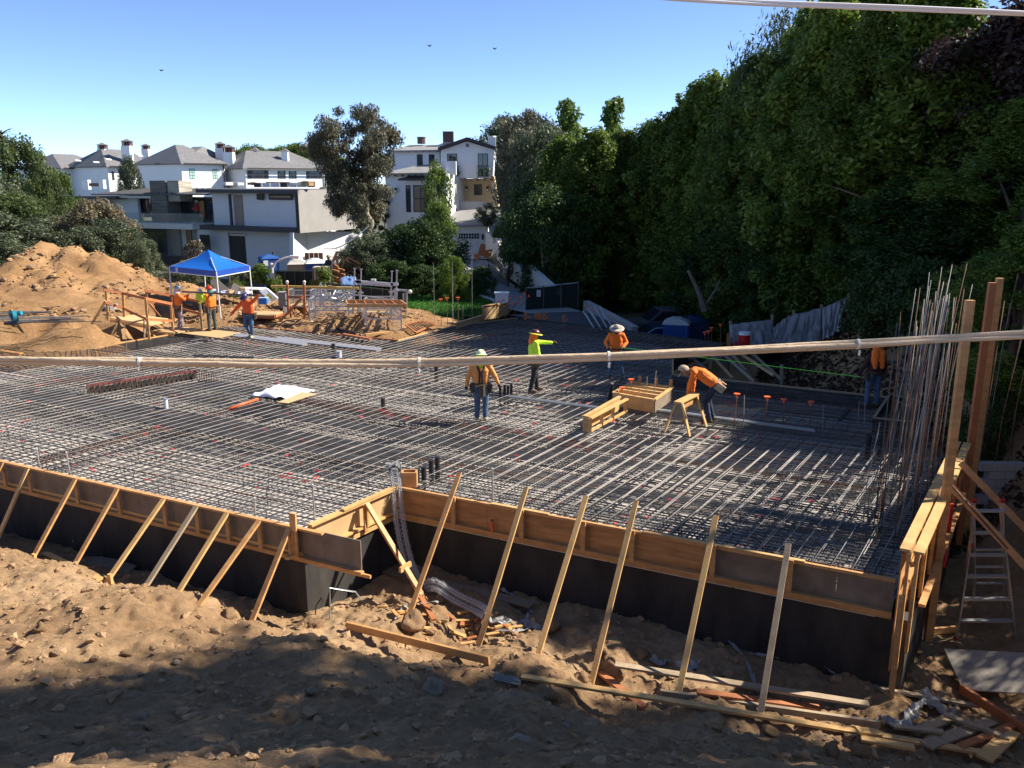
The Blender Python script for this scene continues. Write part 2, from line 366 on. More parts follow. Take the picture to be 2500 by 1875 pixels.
# ---- clods and stones
DIRTC = M('clod', (.37, .235, .13), .95, .28, 5.0, .9, 25, island=.15, spec=.1, bdist=.04)
STONE = M('stone', (.30, .235, .165), .9, .2, 4.0, .6, 18, island=.15, spec=.2)
def rock_mesh(seed, flat=.75, rough=.35, sub=3):
    bm = bmesh.new(); bmesh.ops.create_icosphere(bm, subdivisions=sub, radius=1)
    o = Vector((seed * 7.1, seed * 3.3, seed))
    for v in bm.verts:
        n = 1 + rough * mnoise.fractal(v.co * 1.1 + o, .9, 2.1, 4) + .10 * mnoise.noise(v.co * 4 + o)
        v.co = Vector((v.co.x * n, v.co.y * n * .85, v.co.z * n * flat))
    me = bpy.data.meshes.new('rock'); bm.to_mesh(me); bm.free(); me.shade_smooth(); return me
RM = [rock_mesh(i, .7 + .1 * (i % 3), .4 if i % 2 else .5) for i in range(6)]
ROCKS = [  # px, py, size px, kind, label
    (1345, 1530, 46, 0, 'round brown clod beside the foot of the third right brace'), (1500, 1640, 62, 0, 'big cracked clod at the left end of the crossed planks'),
    (1468, 1595, 40, 0, 'brown clod just behind the biggest cracked clod'), (1560, 1605, 44, 0, 'lumpy clod in the row behind the crossed planks'), (1420, 1660, 36, 0, 'shadowed clod left of the biggest cracked clod'),
    (1620, 1690, 34, 0, 'small clod on the open floor beside the plastic sheeting'), (1270, 1830, 58, 1, 'rounded tan stone on the dark slope, largest at the bottom edge'),
    (1195, 1700, 60, 0, 'large clod at the crest of the shaded bank near the cable reel bars'), (1060, 1690, 52, 1, 'grey boulder half buried in the shaded bank'), (1330, 1705, 60, 0, 'dark domed clod beside the short rebar bundle'),
    (650, 1705, 26, 1, 'pale flat stone lying in the shaded dirt'), (350, 1755, 22, 1, 'roundish stone alone in the left shaded dirt'), (170, 1675, 20, 1, 'small tan stone near the left edge of the shadow'),
    (560, 1505, 34, 0, 'smooth tan boulder on top of the spoil bank by the last left braces'), (1010, 1535, 60, 0, 'big clod between the wood offcuts and the long lying plank'), (170, 1475, 30, 0, 'pale clod on the sunlit left slope'),
    (770, 1530, 40, 0, 'clod beside the corner of the black foundation wall'), (2030, 1835, 36, 0, 'clod in the sunlit strip below the long planks'), (1880, 1790, 40, 0, 'clod under the shaded middle of the long planks'),
    (2100, 1840, 40, 0, 'brown clod left of the stacked plank offcuts'), (840, 1590, 30, 0, 'clod at the shadow edge left of the long lying plank'), (430, 1620, 18, 1, 'small sunlit pebble stone on the bare slope'),
    (310, 1600, 22, 0, 'small clod with a dark hollow on the sunlit slope'), (760, 1690, 20, 1, 'light angular stone in the gravelly middle slope'), (1380, 1780, 22, 1, 'small upright stone beside the rounded tan stone'),
    (1730, 1560, 30, 0, 'clod between the fourth and fifth right braces'), (100, 1540, 26, 0, 'clod beside the pale patch at the left'), (850, 1700, 34, 0, 'clod in the lit gravel of the middle slope')]
for i, (x, y, s, k, lab) in enumerate(ROCKS):
    p = GG(x, y); r = s / F * (p - Vector((0, 0, CAMZ))).length * .5
    me = RM[i % 6].copy(); me.materials.append(STONE if k else DIRTC)
    o = bpy.data.objects.new('stone' if k else 'dirt_clod', me); COL.objects.link(o)
    o.location = p + Vector((0, 0, r * .25)); o.scale = (r, r, r); o.rotation_euler = (rnd(-.3, .3), rnd(-.3, .3), rnd(0, 6))
    setp(o, lab, 'stone' if k else 'clod', 'larger stones and clods lying on the dirt')
# small clods: nobody could count them
tm = [rock_mesh(20 + i, .75, .6, 1) for i in range(5)]
tv = [np.array([v.co[:] for v in m.vertices]) for m in tm]; tf = [np.array([p.vertices[:] for p in m.polygons]) for m in tm]
CV = []; CF = []; nb = 0; cand = []
for i in range(9000):
    x = rnd(-12, 9); y = rnd(4.8, 16.5)
    q = Vector((x, y, 0)) - PC
    out = q.dot(nout)
    if inpoly((x, y), SLAB): continue
    f = mnoise.noise(Vector((x * .8, y * .8, 5)))
    if f < -.25 and random.random() < .8: continue
    cand.append((x, y, rnd(.008, .030) * (1 + (random.random() < .2) * rnd(.8, 2.8))))
for i in range(4000):
    x = rnd(-26, -4); y = rnd(33, 42)
    if mnoise.noise(Vector((x * .5, y * .5, 9))) > -.05: cand.append((x, y, rnd(.02, .08) * (1 + (random.random() < .15) * 1.5)))
for i in range(500):
    x = rnd(-14, -3); y = rnd(31, 37)
    if not inpoly((x, y), SLAB): cand.append((x, y, rnd(.02, .06)))
ca = np.array(cand); cz = zbase(ca[:, :2])
for c, r, h in BUMPS:
    q = ((ca[:, 0] - c.x) ** 2 + (ca[:, 1] - c.y) ** 2) / (r * r); cz += h * np.exp(-np.minimum(q, 40))
for i, (x, y, s) in enumerate(cand):
    z = cz[i] + znoise(x, y, nearf(x, y)); k = i % 5; a = rnd(0, 6.28)
    v = tv[k] * s * np.array([rnd(.8, 1.3), rnd(.7, 1.2), rnd(.6, 1)]); ca_, sa = math.cos(a), math.sin(a)
    v = np.stack([v[:, 0] * ca_ - v[:, 1] * sa + x, v[:, 0] * sa + v[:, 1] * ca_ + y, v[:, 2] + z + s * .25], 1)
    CV.append(v); CF.append(tf[k] + nb); nb += len(v)
me = bpy.data.meshes.new('clods'); me.from_pydata(np.concatenate(CV).tolist(), [], np.concatenate(CF).tolist()); me.materials.append(DIRTC)
o = bpy.data.objects.new('loose_clods', me); COL.objects.link(o); setp(o, 'loose crumbs of brown soil scattered over the dirt slopes', 'soil', kind='stuff')
# ================================================================ slab bed, foundation walls
def bed_material():
    m = bpy.data.materials.new('blinding'); m.use_nodes = True; n = m.node_tree; L = n.links; b = n.nodes['Principled BSDF']; b.inputs['Roughness'].default_value = .85
    tc = n.nodes.new('ShaderNodeTexCoord')
    def nz(s, d=6, w=0):
        t = n.nodes.new('ShaderNodeTexNoise'); t.inputs['Scale'].default_value = s; t.inputs['Detail'].default_value = d; L.new(tc.outputs['Object'], t.inputs['Vector']); return t
    a = nz(.9); cr = n.nodes.new('ShaderNodeValToRGB'); cr.color_ramp.elements[0].position = .3; cr.color_ramp.elements[1].position = .7
    cr.color_ramp.elements[0].color = (.30, .27, .24, 1); cr.color_ramp.elements[1].color = (.60, .54, .47, 1); L.new(a.outputs['Fac'], cr.inputs[0])
    r = nz(2.6, 3); c2 = n.nodes.new('ShaderNodeValToRGB'); c2.color_ramp.elements[0].position = .68; c2.color_ramp.elements[1].position = .71
    c2.color_ramp.elements[0].color = (0, 0, 0, 1); c2.color_ramp.elements[1].color = (1, 1, 1, 1); L.new(r.outputs['Fac'], c2.inputs[0])
    mx = n.nodes.new('ShaderNodeMixRGB'); L.new(c2.outputs[0], mx.inputs[0]); L.new(cr.outputs[0], mx.inputs[1]); mx.inputs[2].default_value = (.65, .09, .09, 1)
    L.new(mx.outputs[0], b.inputs['Base Color']); return m
BED = bed_material()
BZ = -0.42
m = MB(); m.prism([(p.x, p.y) for p in SLAB], BZ - .1, BZ); bed = m.build('slab_bed', BED); setp(bed, kind='structure')
bm = bmesh.new(); bm.from_mesh(bed.data); bmesh.ops.triangulate(bm, faces=[f for f in bm.faces if len(f.verts) > 4]); bmesh.ops.recalc_face_normals(bm, faces=bm.faces); bm.to_mesh(bed.data); bm.free()

def wall_run(a, b, zt, zb, th, outn):
    n = Vector(outn); return MB().extr([a + Vector((0, 0, zt)), b + Vector((0, 0, zt)), b + Vector((0, 0, zb)), a + Vector((0, 0, zb))], -n * th)
fw = thing('foundation_wall', 'black coated foundation wall below the timber form of the jutting left bay', 'wall', PC + Vector((0, 0, -2.4)))
m = wall_run(PC - d2 * 12.4, PC - d2 * .0, -.66, -2.5, .3, nout); m.build('wall_face', BLACK, fw)
sd = (P1 - PC).normalized(); sn = Vector((sd.y, -sd.x, 0))
m = wall_run(PC + sd * .001, P1 + sd * .3, -.66, -2.5, .3, sn); m.build('side_face', BLACK, fw)
def strip(a, b, o):
    m = MB(); k = int((b - a).length / 2.4) + 1
    for i in range(k):
        p = a.lerp(b, i / k); q = a.lerp(b, (i + 1) / k - .004); m.beam(p + o, q + o, .004, .03)
    return m
strip(PC - d2 * 12.4, PC, nout * .004 + Vector((0, 0, -.69))).build('edge_strip', WHITE, fw)
fw2 = thing('foundation_wall', 'black coated foundation wall below the long right timber form', 'wall', P1 + Vector((0, 0, -2.4)))
wall_run(P1 + d2 * .0, P2 + d2 * .25, -.66, -2.9, .3, nout).build('wall_face', BLACK, fw2)
strip(P1 + d2 * .1, P2 - d2 * .2, nout * .004 + Vector((0, 0, -.69))).build('edge_strip', WHITE, fw2)
rd = d1; rn = Vector((rd.y, -rd.x, 0))
fw3 = thing('foundation_wall', 'shaded black foundation wall under the right end form beside the ladder pit', 'wall', P2 + Vector((0, 0, -2.4)))
wall_run(P2 + d2 * .25, P2 + d2 * .25 + rd * 7.5, -.9, -2.9, .25, rn).build('wall_face', BLACK, fw3)

# ================================================================ timber forms
def V(x, y, z): return Vector((x, y, z))
UP = Vector((0, 0, 1))
def panels(root, a, b, n, zt, zb, mats, lens=2.44, th=.019):
    L_ = (b - a).length; d = (b - a).normalized(); s = 0; i = 0
    while s < L_ - .05:
        e = min(L_, s + lens); p = a + d * (s + .002); q = a + d * (e - .002)
        m = MB(); m.extr([p + UP * zt, q + UP * zt, q + UP * zb, p + UP * zb], n * th); m.build('plywood_panel', mats[min(i, len(mats) - 1)], root); s = e; i += 1
def board(root, name, p, q, w, h, mat, up=(0, 0, 1)): return MB().beam(p, q, w, h, up).build(name, mat, root)
fl = thing('formwork', 'timber edge form of the jutting left bay with nine slanting braces', 'formwork', PC + V(0, 0, -.7), group='braced timber forms along the near slab edges')
A0, B0 = PC - d2 * 12.3, PC + d2 * 1.27
panels(fl, A0 + nout * .003, B0 + nout * .003, nout, -.02, -.60, [PLYG], 2.28)
board(fl, 'top_plate', A0 + nout * .065 - UP * .02, PC + d2 * .5 + nout * .065 - UP * .02, .085, .038, WOOD)
board(fl, 'waler', A0 + nout * .068 - UP * .585, B0 + d2 * .05 + nout * .068 - UP * .585, .088, .04, WOOD)
board(fl, 'waler', A0 + nout * .045 - UP * .64, B0 + d2 * .2 + nout * .045 - UP * .64, .04, .06, WOOD)
board(fl, 'waler', A0 + nout * .030 - UP * .53, PC + nout * .030 - UP * .53, .018, .06, WOODP)
LB = [((35, 1120), (-40, 1370)), ((115, 1128), (0, 1305)), ((195, 1165), (80, 1365)), ((292, 1190), (180, 1385)), ((405, 1215), (265, 1415)), ((480, 1235), (352, 1440)), ((558, 1250), (440, 1440)), ((636, 1268), (492, 1470)), ((714, 1283), (624, 1497))]
LZ = [-1.6, -1.22, -1.32, -1.22, -1.12, -1.12, -1.0, -.95, -1.2]
for i, ((t, b_), z) in enumerate(zip(LB, LZ)):
    T = G(*t); T = PC + d2 * ((T - PC).dot(d2)); bb = G(b_[0], b_[1], z)
    if i == 0: bb = T + nout * 1.1 + UP * -1.5
    hh = .6 if i < 8 else .98
    m = MB(); c = T + nout * .13; m.beam(c - UP * .07 + d2 * .0, c - UP * .54, .04, .09, up=tuple(d2)); m.beam(c - UP * .07 + d2 * .085, c - UP * .54 + d2 * .085, .04, .085, up=tuple(nout)) if i == 8 else None
    if i == 8: m.beam(c + UP * .28 + d2 * .09, c - UP * .55 + d2 * .09, .04, .14, up=tuple(d2))
    m.build('cleat', WOOD, fl)
    dirn = (bb - T).normalized()
    board(fl, 'brace', T + nout * .14 - UP * .02 - dirn * .02, bb + dirn * .25, .045, .095, [WOOD, WOODP, WOOD, WOOD, WOODP, WOODG, WOODP, WOOD, WOOD][i], up=tuple(d2))
    if i in (2, 4, 5): board(fl, 'stake', bb + d2 * .05 + UP * .12, bb + d2 * .05 - UP * .35, .05, .09, WOODP if i != 5 else WOOD, up=tuple(d2))
board(fl, 'scrap_block', PC + nout * .12 - UP * .52 - d2 * .12, PC + nout * .34 - UP * .5 - d2 * .12, .09, .05, WOODP)
# side form
fs = thing('formwork', 'short sunlit side form joining the left bay to the long right form', 'formwork', PC + sd * 1.0 + V(0, 0, -.7), group='braced timber forms along the near slab edges')
panels(fs, PC + sd * .1 + sn * .003, P1 - sd * .02 + sn * .003, sn, -.04, -.60, [PLYP], 2.44)
board(fs, 'top_plate', PC + sn * .05 + sd * .12 - UP * .015, P1 + sn * .05 - sd * .02 - UP * .015, .13, .038, WOODP)
board(fs, 'top_plate', PC + sn * .09 + sd * .9 + UP * .03, P1 + sn * .07 - sd * .02 + UP * .03, .09, .038, WOODP)
board(fs, 'waler', PC + sn * .075 + sd * .05 - UP * .50, P1 + sn * .075 - sd * .02 - UP * .50, .10, .04, WOODP)
board(fs, 'waler', PC + sn * .055 + sd * .05 - UP * .62, P1 + sn * .055 - sd * .02 - UP * .62, .05, .09, WOODP)
cpos = PC + sd * 1.45 + sn * .13
MB().beam(cpos - UP * .03, cpos - UP * .6, .04, .09, up=tuple(sd)).build('cleat', WOOD, fs)
MB().beam(cpos - UP * .02 + sn * .06, cpos - UP * .5 + sn * .02 + sd * .03, .03, .05, up=tuple(sd)).build('cleat', WOODP, fs)
bt = G(880, 1232, .0); bt = cpos + sn * .04; bb = GG(1040, 1468)
board(fs, 'brace', bt, bb, .05, .10, WOOD, up=tuple(sd))
mid = bt.lerp(bb, .66); board(fs, 'scrap_block', mid - sd * .15, mid + sd * .15 + UP * .02, .05, .10, WOODP)
# right form
fr = thing('formwork', 'long right timber form with plywood panels and six tall slanting braces', 'formwork', P1 + V(0, 0, -.7), group='braced timber forms along the near slab edges')
panels(fr, P1 + nout * .003, P2 + nout * .003, nout, -.02, -.58, [PLYO, PLYO, PLYO, PLYG], 2.1)
board(fr, 'top_plate', P1 + nout * .045 - UP * .01, P2 + nout * .045 - UP * .01, .06, .05, WOOD)
board(fr, 'top_plate', P1 + d2 * 2.2 + nout * .055 + UP * .03, P1 + d2 * 3.4 + nout * .055 + UP * .03, .08, .02, WOODP)
board(fr, 'top_plate', P1 + d2 * 5.2 + nout * .05 + UP * .03, P1 + d2 * 7.9 + nout * .05 + UP * .03, .07, .02, WOODP)
board(fr, 'waler', P1 + nout * .065 - UP * .55, P2 + nout * .065 - UP * .55, .085, .04, WOOD)
board(fr, 'waler', P1 + nout * .045 - UP * .62, P2 + nout * .045 - UP * .62, .04, .09, WOOD)
RB = [((1122, 1154), (1012, 1465)), ((1285, 1189), (1191, 1501)), ((1431, 1211), (1328, 1550)), ((1553, 1222), (1469, 1564)), ((1748, 1259), (1672, 1620)), ((1925, 1327), (1867, 1678))]
CX = [1113, 1280, 1429, 1548, 1745, 1933]
for i, (t, b_) in enumerate(RB):
    # top of the brace stands just outside the form, above its cleat
    best = None
    for k in range(-20, 80):
        z = k * .01; T = G(t[0], t[1], z); q = abs((T - P1).dot(nout) - .10)
        if best is None or q < best[0]: best = (q, T)
    T = best[1]; z = -1.5
    for k in range(80, 260):
        B_ = G(b_[0], b_[1], -k * .01)
        if (B_ - T).dot(d2) > 0 if False else abs((B_ - T).dot(d2)) < .03: z = -k * .01; break
    B_ = G(b_[0], b_[1], z); B_.z = z
    dr = (B_ - T).normalized()
    while B_.z > ground_z(B_.x, B_.y): B_ = B_ + dr * .03
    board(fr, 'brace', T, B_ + dr * .12, .04, .09, [WOOD, WOODP, WOODP, WOODP, WOODP, WOODG][i], up=tuple(d2))
    # cleat
    tpx = CX[i]; s_ = None
    for k in range(0, 950):
        p = P1 + d2 * (k * .01); r_ = p - Vector((0, 0, CAMZ))
        px = 1250 + F * r_.x / (r_.y * math.cos(TH) - r_.z * math.sin(TH))
        if px > tpx: s_ = k * .01; break
    c = P1 + d2 * s_ + nout * .12
    MB().beam(c + UP * (.04), c - UP * .53, .04, .09, up=tuple(d2)).build('cleat', WOOD, fr)
sp = P1 + d2 * 2.25 + nout * .05
can = thing('spray_can', 'orange marking paint can standing on the ledge of the right form', 'spray can', sp)
# right end form
fe = thing('formwork', 'tall doubled timber form closing the right end of the slab, with tall posts', 'formwork', P2 + V(.2, 0, -2.3), group='braced timber forms along the near slab edges')
E0 = P2 + d2 * .02 + nout * .16; E1 = E0 + rd * 6.5
panels(fe, E0 + rn * .02, E1 + rn * .02, rn, .50, -1.5, [PLYO], 2.44, .02)
for j, (o_, w_) in enumerate(((.06, .15), (.25, .15))):
    board(fe, 'top_plate', E0 + rn * o_ + UP * .56, E1 + rn * o_ + UP * .56, w_, .045, WOODP)
board(fe, 'waler', E0 + rd * .6 + rn * .32 - UP * .55, E1 + rn * .32 - UP * .55, .10, .05, WOOD)
board(fe, 'waler', E0 + rd * .3 + rn * .10 - UP * .05, E1 + rn * .10 - UP * .05, .09, .05, WOOD)
for s_ in (0.02, 1.0, 2.0, 3.0, 4.0, 5.0, 6.0):
    c = E0 + rd * s_
    board(fe, 'stud', c + rn * .12 + UP * .53, c + rn * .12 - UP * 1.45, .05, .09, WOOD, up=tuple(rd))
    board(fe, 'stud', c + rn * .24 + UP * .53, c + rn * .24 - UP * (.6 if s_ > .5 else 1.1), .05, .08, WOOD, up=tuple(rd))
c = E0 + rn * .10 - rd * .08
board(fe, 'post', c - UP * .15, V(c.x + .02, c.y, -2.45), .10, .05, WOOD, up=(1, 0, 0))
pt = D(2378, 735, 13.8); pb = D(2268, 1610, 13.8)
pt = D(2368, 733, 13.85); pb = V(pt.x + .03, pt.y, -2.5)
board(fe, 'post', pb, pt, .14, .09, WOOD, up=(0, 1, 0))
for (x, y, yy) in ((2423, 690, 17.3), (2441, 679, 17.9)):
    pt = D(x, y, yy); board(fe, 'post', V(pt.x, pt.y, -2.2), pt, .14, .09, WOODR if x < 2430 else WOOD, up=(0, 1, 0))
# kickers of the end form reaching into the pit
for (a, b_, ya, yb) in (((2315, 1180), (2560, 1445), 14.0, 13.0), ((2345, 1130), (2560, 1350), 15.5, 14.6)):
    board(fe, 'brace', D(*a, ya), D(*b_, yb), .12, .045, WOOD, up=(0, 1, 0))
board(fe, 'turnbuckle_brace', D(2310, 1170, 13.9), D(2460, 1340, 13.2), .03, .03, RUST)
# back edge forms: thin boards on edge around the far outline
fb = thing('edge_form', 'thin timber edge boards around the far left outline of the slab', 'formwork', BK[3], group='low edge boards on the far slab edges')
fb2 = thing('edge_form', 'thin dark edge boards around the far right outline of the slab', 'formwork', BK[7], group='low edge boards on the far slab edges')
def edge(root, a, b, m=WOODR, inside=None, ht=.40):
    n = Vector(((b - a).y, -(b - a).x, 0)).normalized()
    mid = (a + b) / 2
    if not inpoly(mid - n * .2, SLAB): n = -n
    board(root, 'edge_board', a + n * .02 + UP * .01, b + n * .02 + UP * .01, .04, .05, m)
    MB().extr([a - UP * .02, b - UP * .02, b - UP * ht, a - UP * ht], n * .02).build('face_panel', BLACK, root)
edge(fb, BK[0] - d2 * 6, BK[1] + UP * .12, WOODP); edge(fb, BK[1], BK[2], WOOD); edge(fb, BK[2], BK[3], WOOD); edge(fb, BK[3], BK[4], WOODR); edge(fb, BK[4], BK[5], WOODP)
edge(fb2, BK[5], BK[6], WOODG); edge(fb2, BK[6], BK[7], BLACK); edge(fb2, BK[7], BK[8], BLACK); edge(fb2, BK[8], G(1641, 880), BLACK)
edge(fb2, G(1641, 880), G(1641, 915), WOODP); edge(fb2, G(1641, 915), G(2160, 970), WOODG); edge(fb2, G(2160, 970), G(2262, 1010), WOODG)

# ================================================================ reinforcement
mat = thing('rebar_mat', 'tied mat of steel reinforcing bars covering the whole slab', 'rebar mat', G(1000, 1050) + V(0, 0, -.3))
RECUT = [G(1641, 915), G(2160, 970), G(2262, 1010), G(2230, 1075), G(1700, 1032)]
def inset_ok(p): return inpoly(p, SLAB)
segs = []
b_ = -17.2
TOPP = [P0, PC, P1, P2, P2 + d1 * 6.1, G(2150, 1078), G(1900, 1058), G(1700, 1036), G(1600, 1006), G(1641, 915), G(1641, 880)] + BK[::-1] + [G(0, 842) - d2 * 6]
while b_ < 9.6:
    o = P1 + d2 * b_
    for (t0, t1) in clip_line(o, d1, TOPP):
        if t1 - t0 < .6: continue
        segs.append((o, t0 + rnd(.04, .1), t1 - rnd(.05, .35), b_))
    b_ += .30 + rnd(-.012, .012)
def wavy(o, d, t0, t1, z, step=1.6, amp=.012, zamp=.006):
    n = max(2, int((t1 - t0) / step)); ph = rnd(0, 99); s = Vector((-d.y, d.x, 0)); pts = []
    for i in range(n + 1):
        t = t0 + (t1 - t0) * i / n
        pts.append(o + d * t + s * (mnoise.noise(Vector((t * .4, ph, 0))) * amp * 2) + UP * (z + mnoise.noise(Vector((t * .5, ph, 7))) * zamp * 2))
    return pts
def size_key(sg):
    o, t0, t1, b = sg; mid = o + d1 * (t0 + min(t1 - t0, 6) / 2); return -(t1 - t0) / max(8, mid.y) ** 1.3
segs.sort(key=size_key)
rest = MB()
for i, (o, t0, t1, b) in enumerate(segs):
    rr = .0075 if b < 0 else .0098
    pts = wavy(o, d1, t0, t1, 0)
    if i < 98:
        m = MB(); m.tube(pts, rr, 6); m.build('rebar', STEEL, mat, smooth=True)
    else: rest.tube(pts, rr, 5)
    # lapped splice bar alongside
    for _ in range(2 if b < 0 else 3):
        l = rnd(1.0, 4.5); t = rnd(t0, max(t0 + .1, t1 - l))
        if random.random() < .75: rest.tube(wavy(o + d2 * rnd(.02, .04), d1, t, min(t1, t + l), -.002), rr, 5)
rest.build('splice_bars', STEEL, mat)['kind'] = 'stuff'
low = MB(); rusty = MB()
FULL = SLAB
a_ = -2.5; DB = []
while a_ < 25:
    o = P1 + d1 * a_
    band = any(abs(a_ - c) < w for c, w in ((1.6, .5), (3.8, .6), (7.4, .5), (9.8, .5), (12.8, .6)))
    for (t0, t1) in clip_line(o, d2, FULL):
        # long bars broken into laps
        t = t0 + .06
        while t < t1 - .3:
            l = min(rnd(5, 9), t1 - .05 - t); (rusty if random.random() < .12 else low).tube(wavy(o + d1 * rnd(-.02, .02), d2, t, t + l, -.026, 3.0), .0095, 4); t += l - .5 if t + l < t1 - .2 else 99
    a_ += rnd(.055, .08) if band else rnd(.12, .17)
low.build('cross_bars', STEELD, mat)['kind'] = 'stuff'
rusty.build('rusty_cross_bars', RUST, mat)['kind'] = 'stuff'
bot = MB()
a_ = -2.4
while a_ < 25:
    for (t0, t1) in clip_line(P1 + d1 * a_, d2, FULL): bot.tube(wavy(P1 + d1 * a_, d2, t0 + .05, t1 - .05, BZ + .09, 5), .012, 4)
    a_ += rnd(.35, .5)
b_ = -17.2
while b_ < 9.6:
    for (t0, t1) in clip_line(P1 + d2 * b_, d1, FULL): bot.tube(wavy(P1 + d2 * b_, d1, t0 + .05, t1 - .05, BZ + .12, 5), .012, 4)
    b_ += rnd(.26, .34)
for i in range(900):                                   # ties, chairs and short uprights between the layers
    a = rnd(-2.4, 24); b = rnd(-17, 9.5); p = P1 + d1 * a + d2 * b
    if inpoly(p, FULL): bot.tube([p + UP * (BZ + .02), p + UP * -.02], .008, 4)
for i in range(150):                                     # diagonal shear bars near the right front
    p = P1 + d2 * rnd(3.2, 9.0) + d1 * rnd(.2, 3.8); a = rnd(-.2, .25)
    e = (d2 + d1 * rnd(-.9, -.5)).normalized() * rnd(.4, .8)
    if inpoly(p, FULL) and inpoly(p + e, FULL): bot.tube([p + UP * -.05, p + e + UP * -.05], .009, 4)
for i in range(260):                                     # bent ends along the front edge of the right bay
    p = P1 + d2 * rnd(.2, 9.0) + d1 * rnd(.05, .3)
    bot.tube([p + UP * -.3, p + UP * -.04, p + d1 * rnd(.3, .7) + UP * -.04], .008, 4)
bot.build('lower_bars', STEELD, mat)['kind'] = 'stuff'
# beam cages with closed stirrups and red paint marks
redm = MB(); CAGE = M('cage_steel', (0.12, 0.075, 0.055), 0.6, 0.4, 5.0, island=0.3, metal=.2)
def cage(a, b, w, dep, nb, redf, zt=-0.045):
    d = (b - a).normalized(); s = Vector((-d.y, d.x, 0)); L_ = (b - a).length; m = MB()
    for k in range(nb): m.tube([a + s * (w * (k / (nb - 1) - .5)) + UP * zt, b + s * (w * (k / (nb - 1) - .5)) + UP * zt], .014, 5)
    t = .1
    while t < L_:
        c = a + d * t
        m.tube([c - s * w / 2 + UP * (zt + .02), c + s * w / 2 + UP * (zt + .02), c + s * w / 2 - UP * dep, c - s * w / 2 - UP * dep, c - s * w / 2 + UP * (zt + .02)], .007, 4)
        if random.random() < redf:
            k = random.randrange(nb); q = c + s * (w * (k / (nb - 1) - .5)) + UP * (zt + .004); redm.tube([q, q + d * rnd(.08, .25)], .0165, 5)
        t += rnd(.14, .2)
    m.build('beam_cage', CAGE, mat)
cage(G(60, 942), G(478, 878), .45, .35, 5, .5); cage(G(90, 1122), G(610, 985), .40, .35, 5, .35); cage(G(730, 975), G(1300, 1062), .5, .35, 6, .35)
cage(G(1300, 1062), G(1450, 1090), .5, .35, 6, .5); cage(G(1080, 822), G(1500, 800), .4, .3, 4, .4)
for i in range(420):
    a = rnd(-2.0, 22); b = rnd(-16, 9.3); p = P1 + d1 * a + d2 * b
    f = mnoise.noise(Vector((p.x * .3, p.y * .3, 3)))
    if inpoly(p, FULL) and f > .02:
        dd = d2 if random.random() < .7 else d1; redm.tube([p + UP * -.022, p + dd * rnd(.05, .2) + UP * -.022], .0135, 5)
redm.build('paint_marks', REDP, mat)['kind'] = 'stuff'
# bent-up hooks at the far edges (one flat hook per bar end)
hk = MB()
for (a, b, sgn) in ((BK[3], BK[4], 1), (BK[4], BK[5], 1), (BK[7], BK[8], 1)):
    n = Vector(((b - a).y, -(b - a).x, 0)).normalized()
    if not inpoly((a + b) / 2 + n * .3, SLAB): n = -n
    k = int((b - a).length / .28)
    for i in range(1, k):
        p = a.lerp(b, i / k) + n * .1; q = p + n * .05 - d1 * .0
        hk.tube([q - UP * .3, q + UP * .02, q - d1 * rnd(.5, .8) + UP * .02], .011, 5)
hk.build('edge_hooks', STEEL, mat)['kind'] = 'stuff'
# dropped pit wall inside the mat
pw = thing('pit_wall', 'dark recessed wall with vertical stirrups dropped inside the left part of the mat', 'pit form', G(350, 925) + V(0, 0, -.6))
a, b = G(217, 962), G(479, 924); n = Vector(((b - a).y, -(b - a).x, 0)).normalized()
n = n if n.y < 0 else -n
MB().extr([a + UP * .17, b + UP * .17, b - UP * .02, a - UP * .02], -n * .03).build('wall_panel', BLACK, pw)
m = MB(); k = 22
for i in range(k):
    p = a.lerp(b, i / (k - 1)) + n * .08; m.tube([p - UP * .1, p + UP * .18, p + UP * .23 - n * .06, p + UP * .23 - n * .16, p + UP * .18 - n * .24, p - n * .24], .011, 5)
for i in range(9):
    p = b + (G(480, 880) - b) * 0 + d2 * (i * .1) + n * .1; m.tube([p - UP * .1, p + UP * .25, p + UP * .26 - n * .2], .012, 5)
m.build('stirrups', RUST, pw)
m = MB()
for k in range(4): m.tube([a + UP * (.21 + .008 * k) - n * (.06 * k), b + UP * (.21 + .008 * k) - n * (.06 * k)], .016, 5)
m.build('top_bars', M('dull_red', (.12, .07, .055), .6, .6, 3, col2=(.24, .06, .05)), pw)
band = MB()
for (p, q, w_, k_) in ((G(60, 955), G(985, 1118), 1.15, 24), (G(470, 930), G(720, 968), .9, 20), (G(640, 1000), G(1330, 1120), .5, 10), (G(1480, 1185), G(2120, 1290), .25, 5), (G(1300, 1095), G(2150, 1225), .15, 3)):
    s_ = Vector((-(q - p).y, (q - p).x, 0)).normalized()
    for i in range(k_): o_ = s_ * (w_ * (i / (k_ - 1) - .5) + rnd(-.01, .01)) - UP * .022; band.tube([p + o_ + (q - p) * rnd(-.02, .03), q + o_ + (q - p) * rnd(-.03, .02)], .012, 5)
band.build('dense_bars', STEELD, mat)['kind'] = 'stuff'
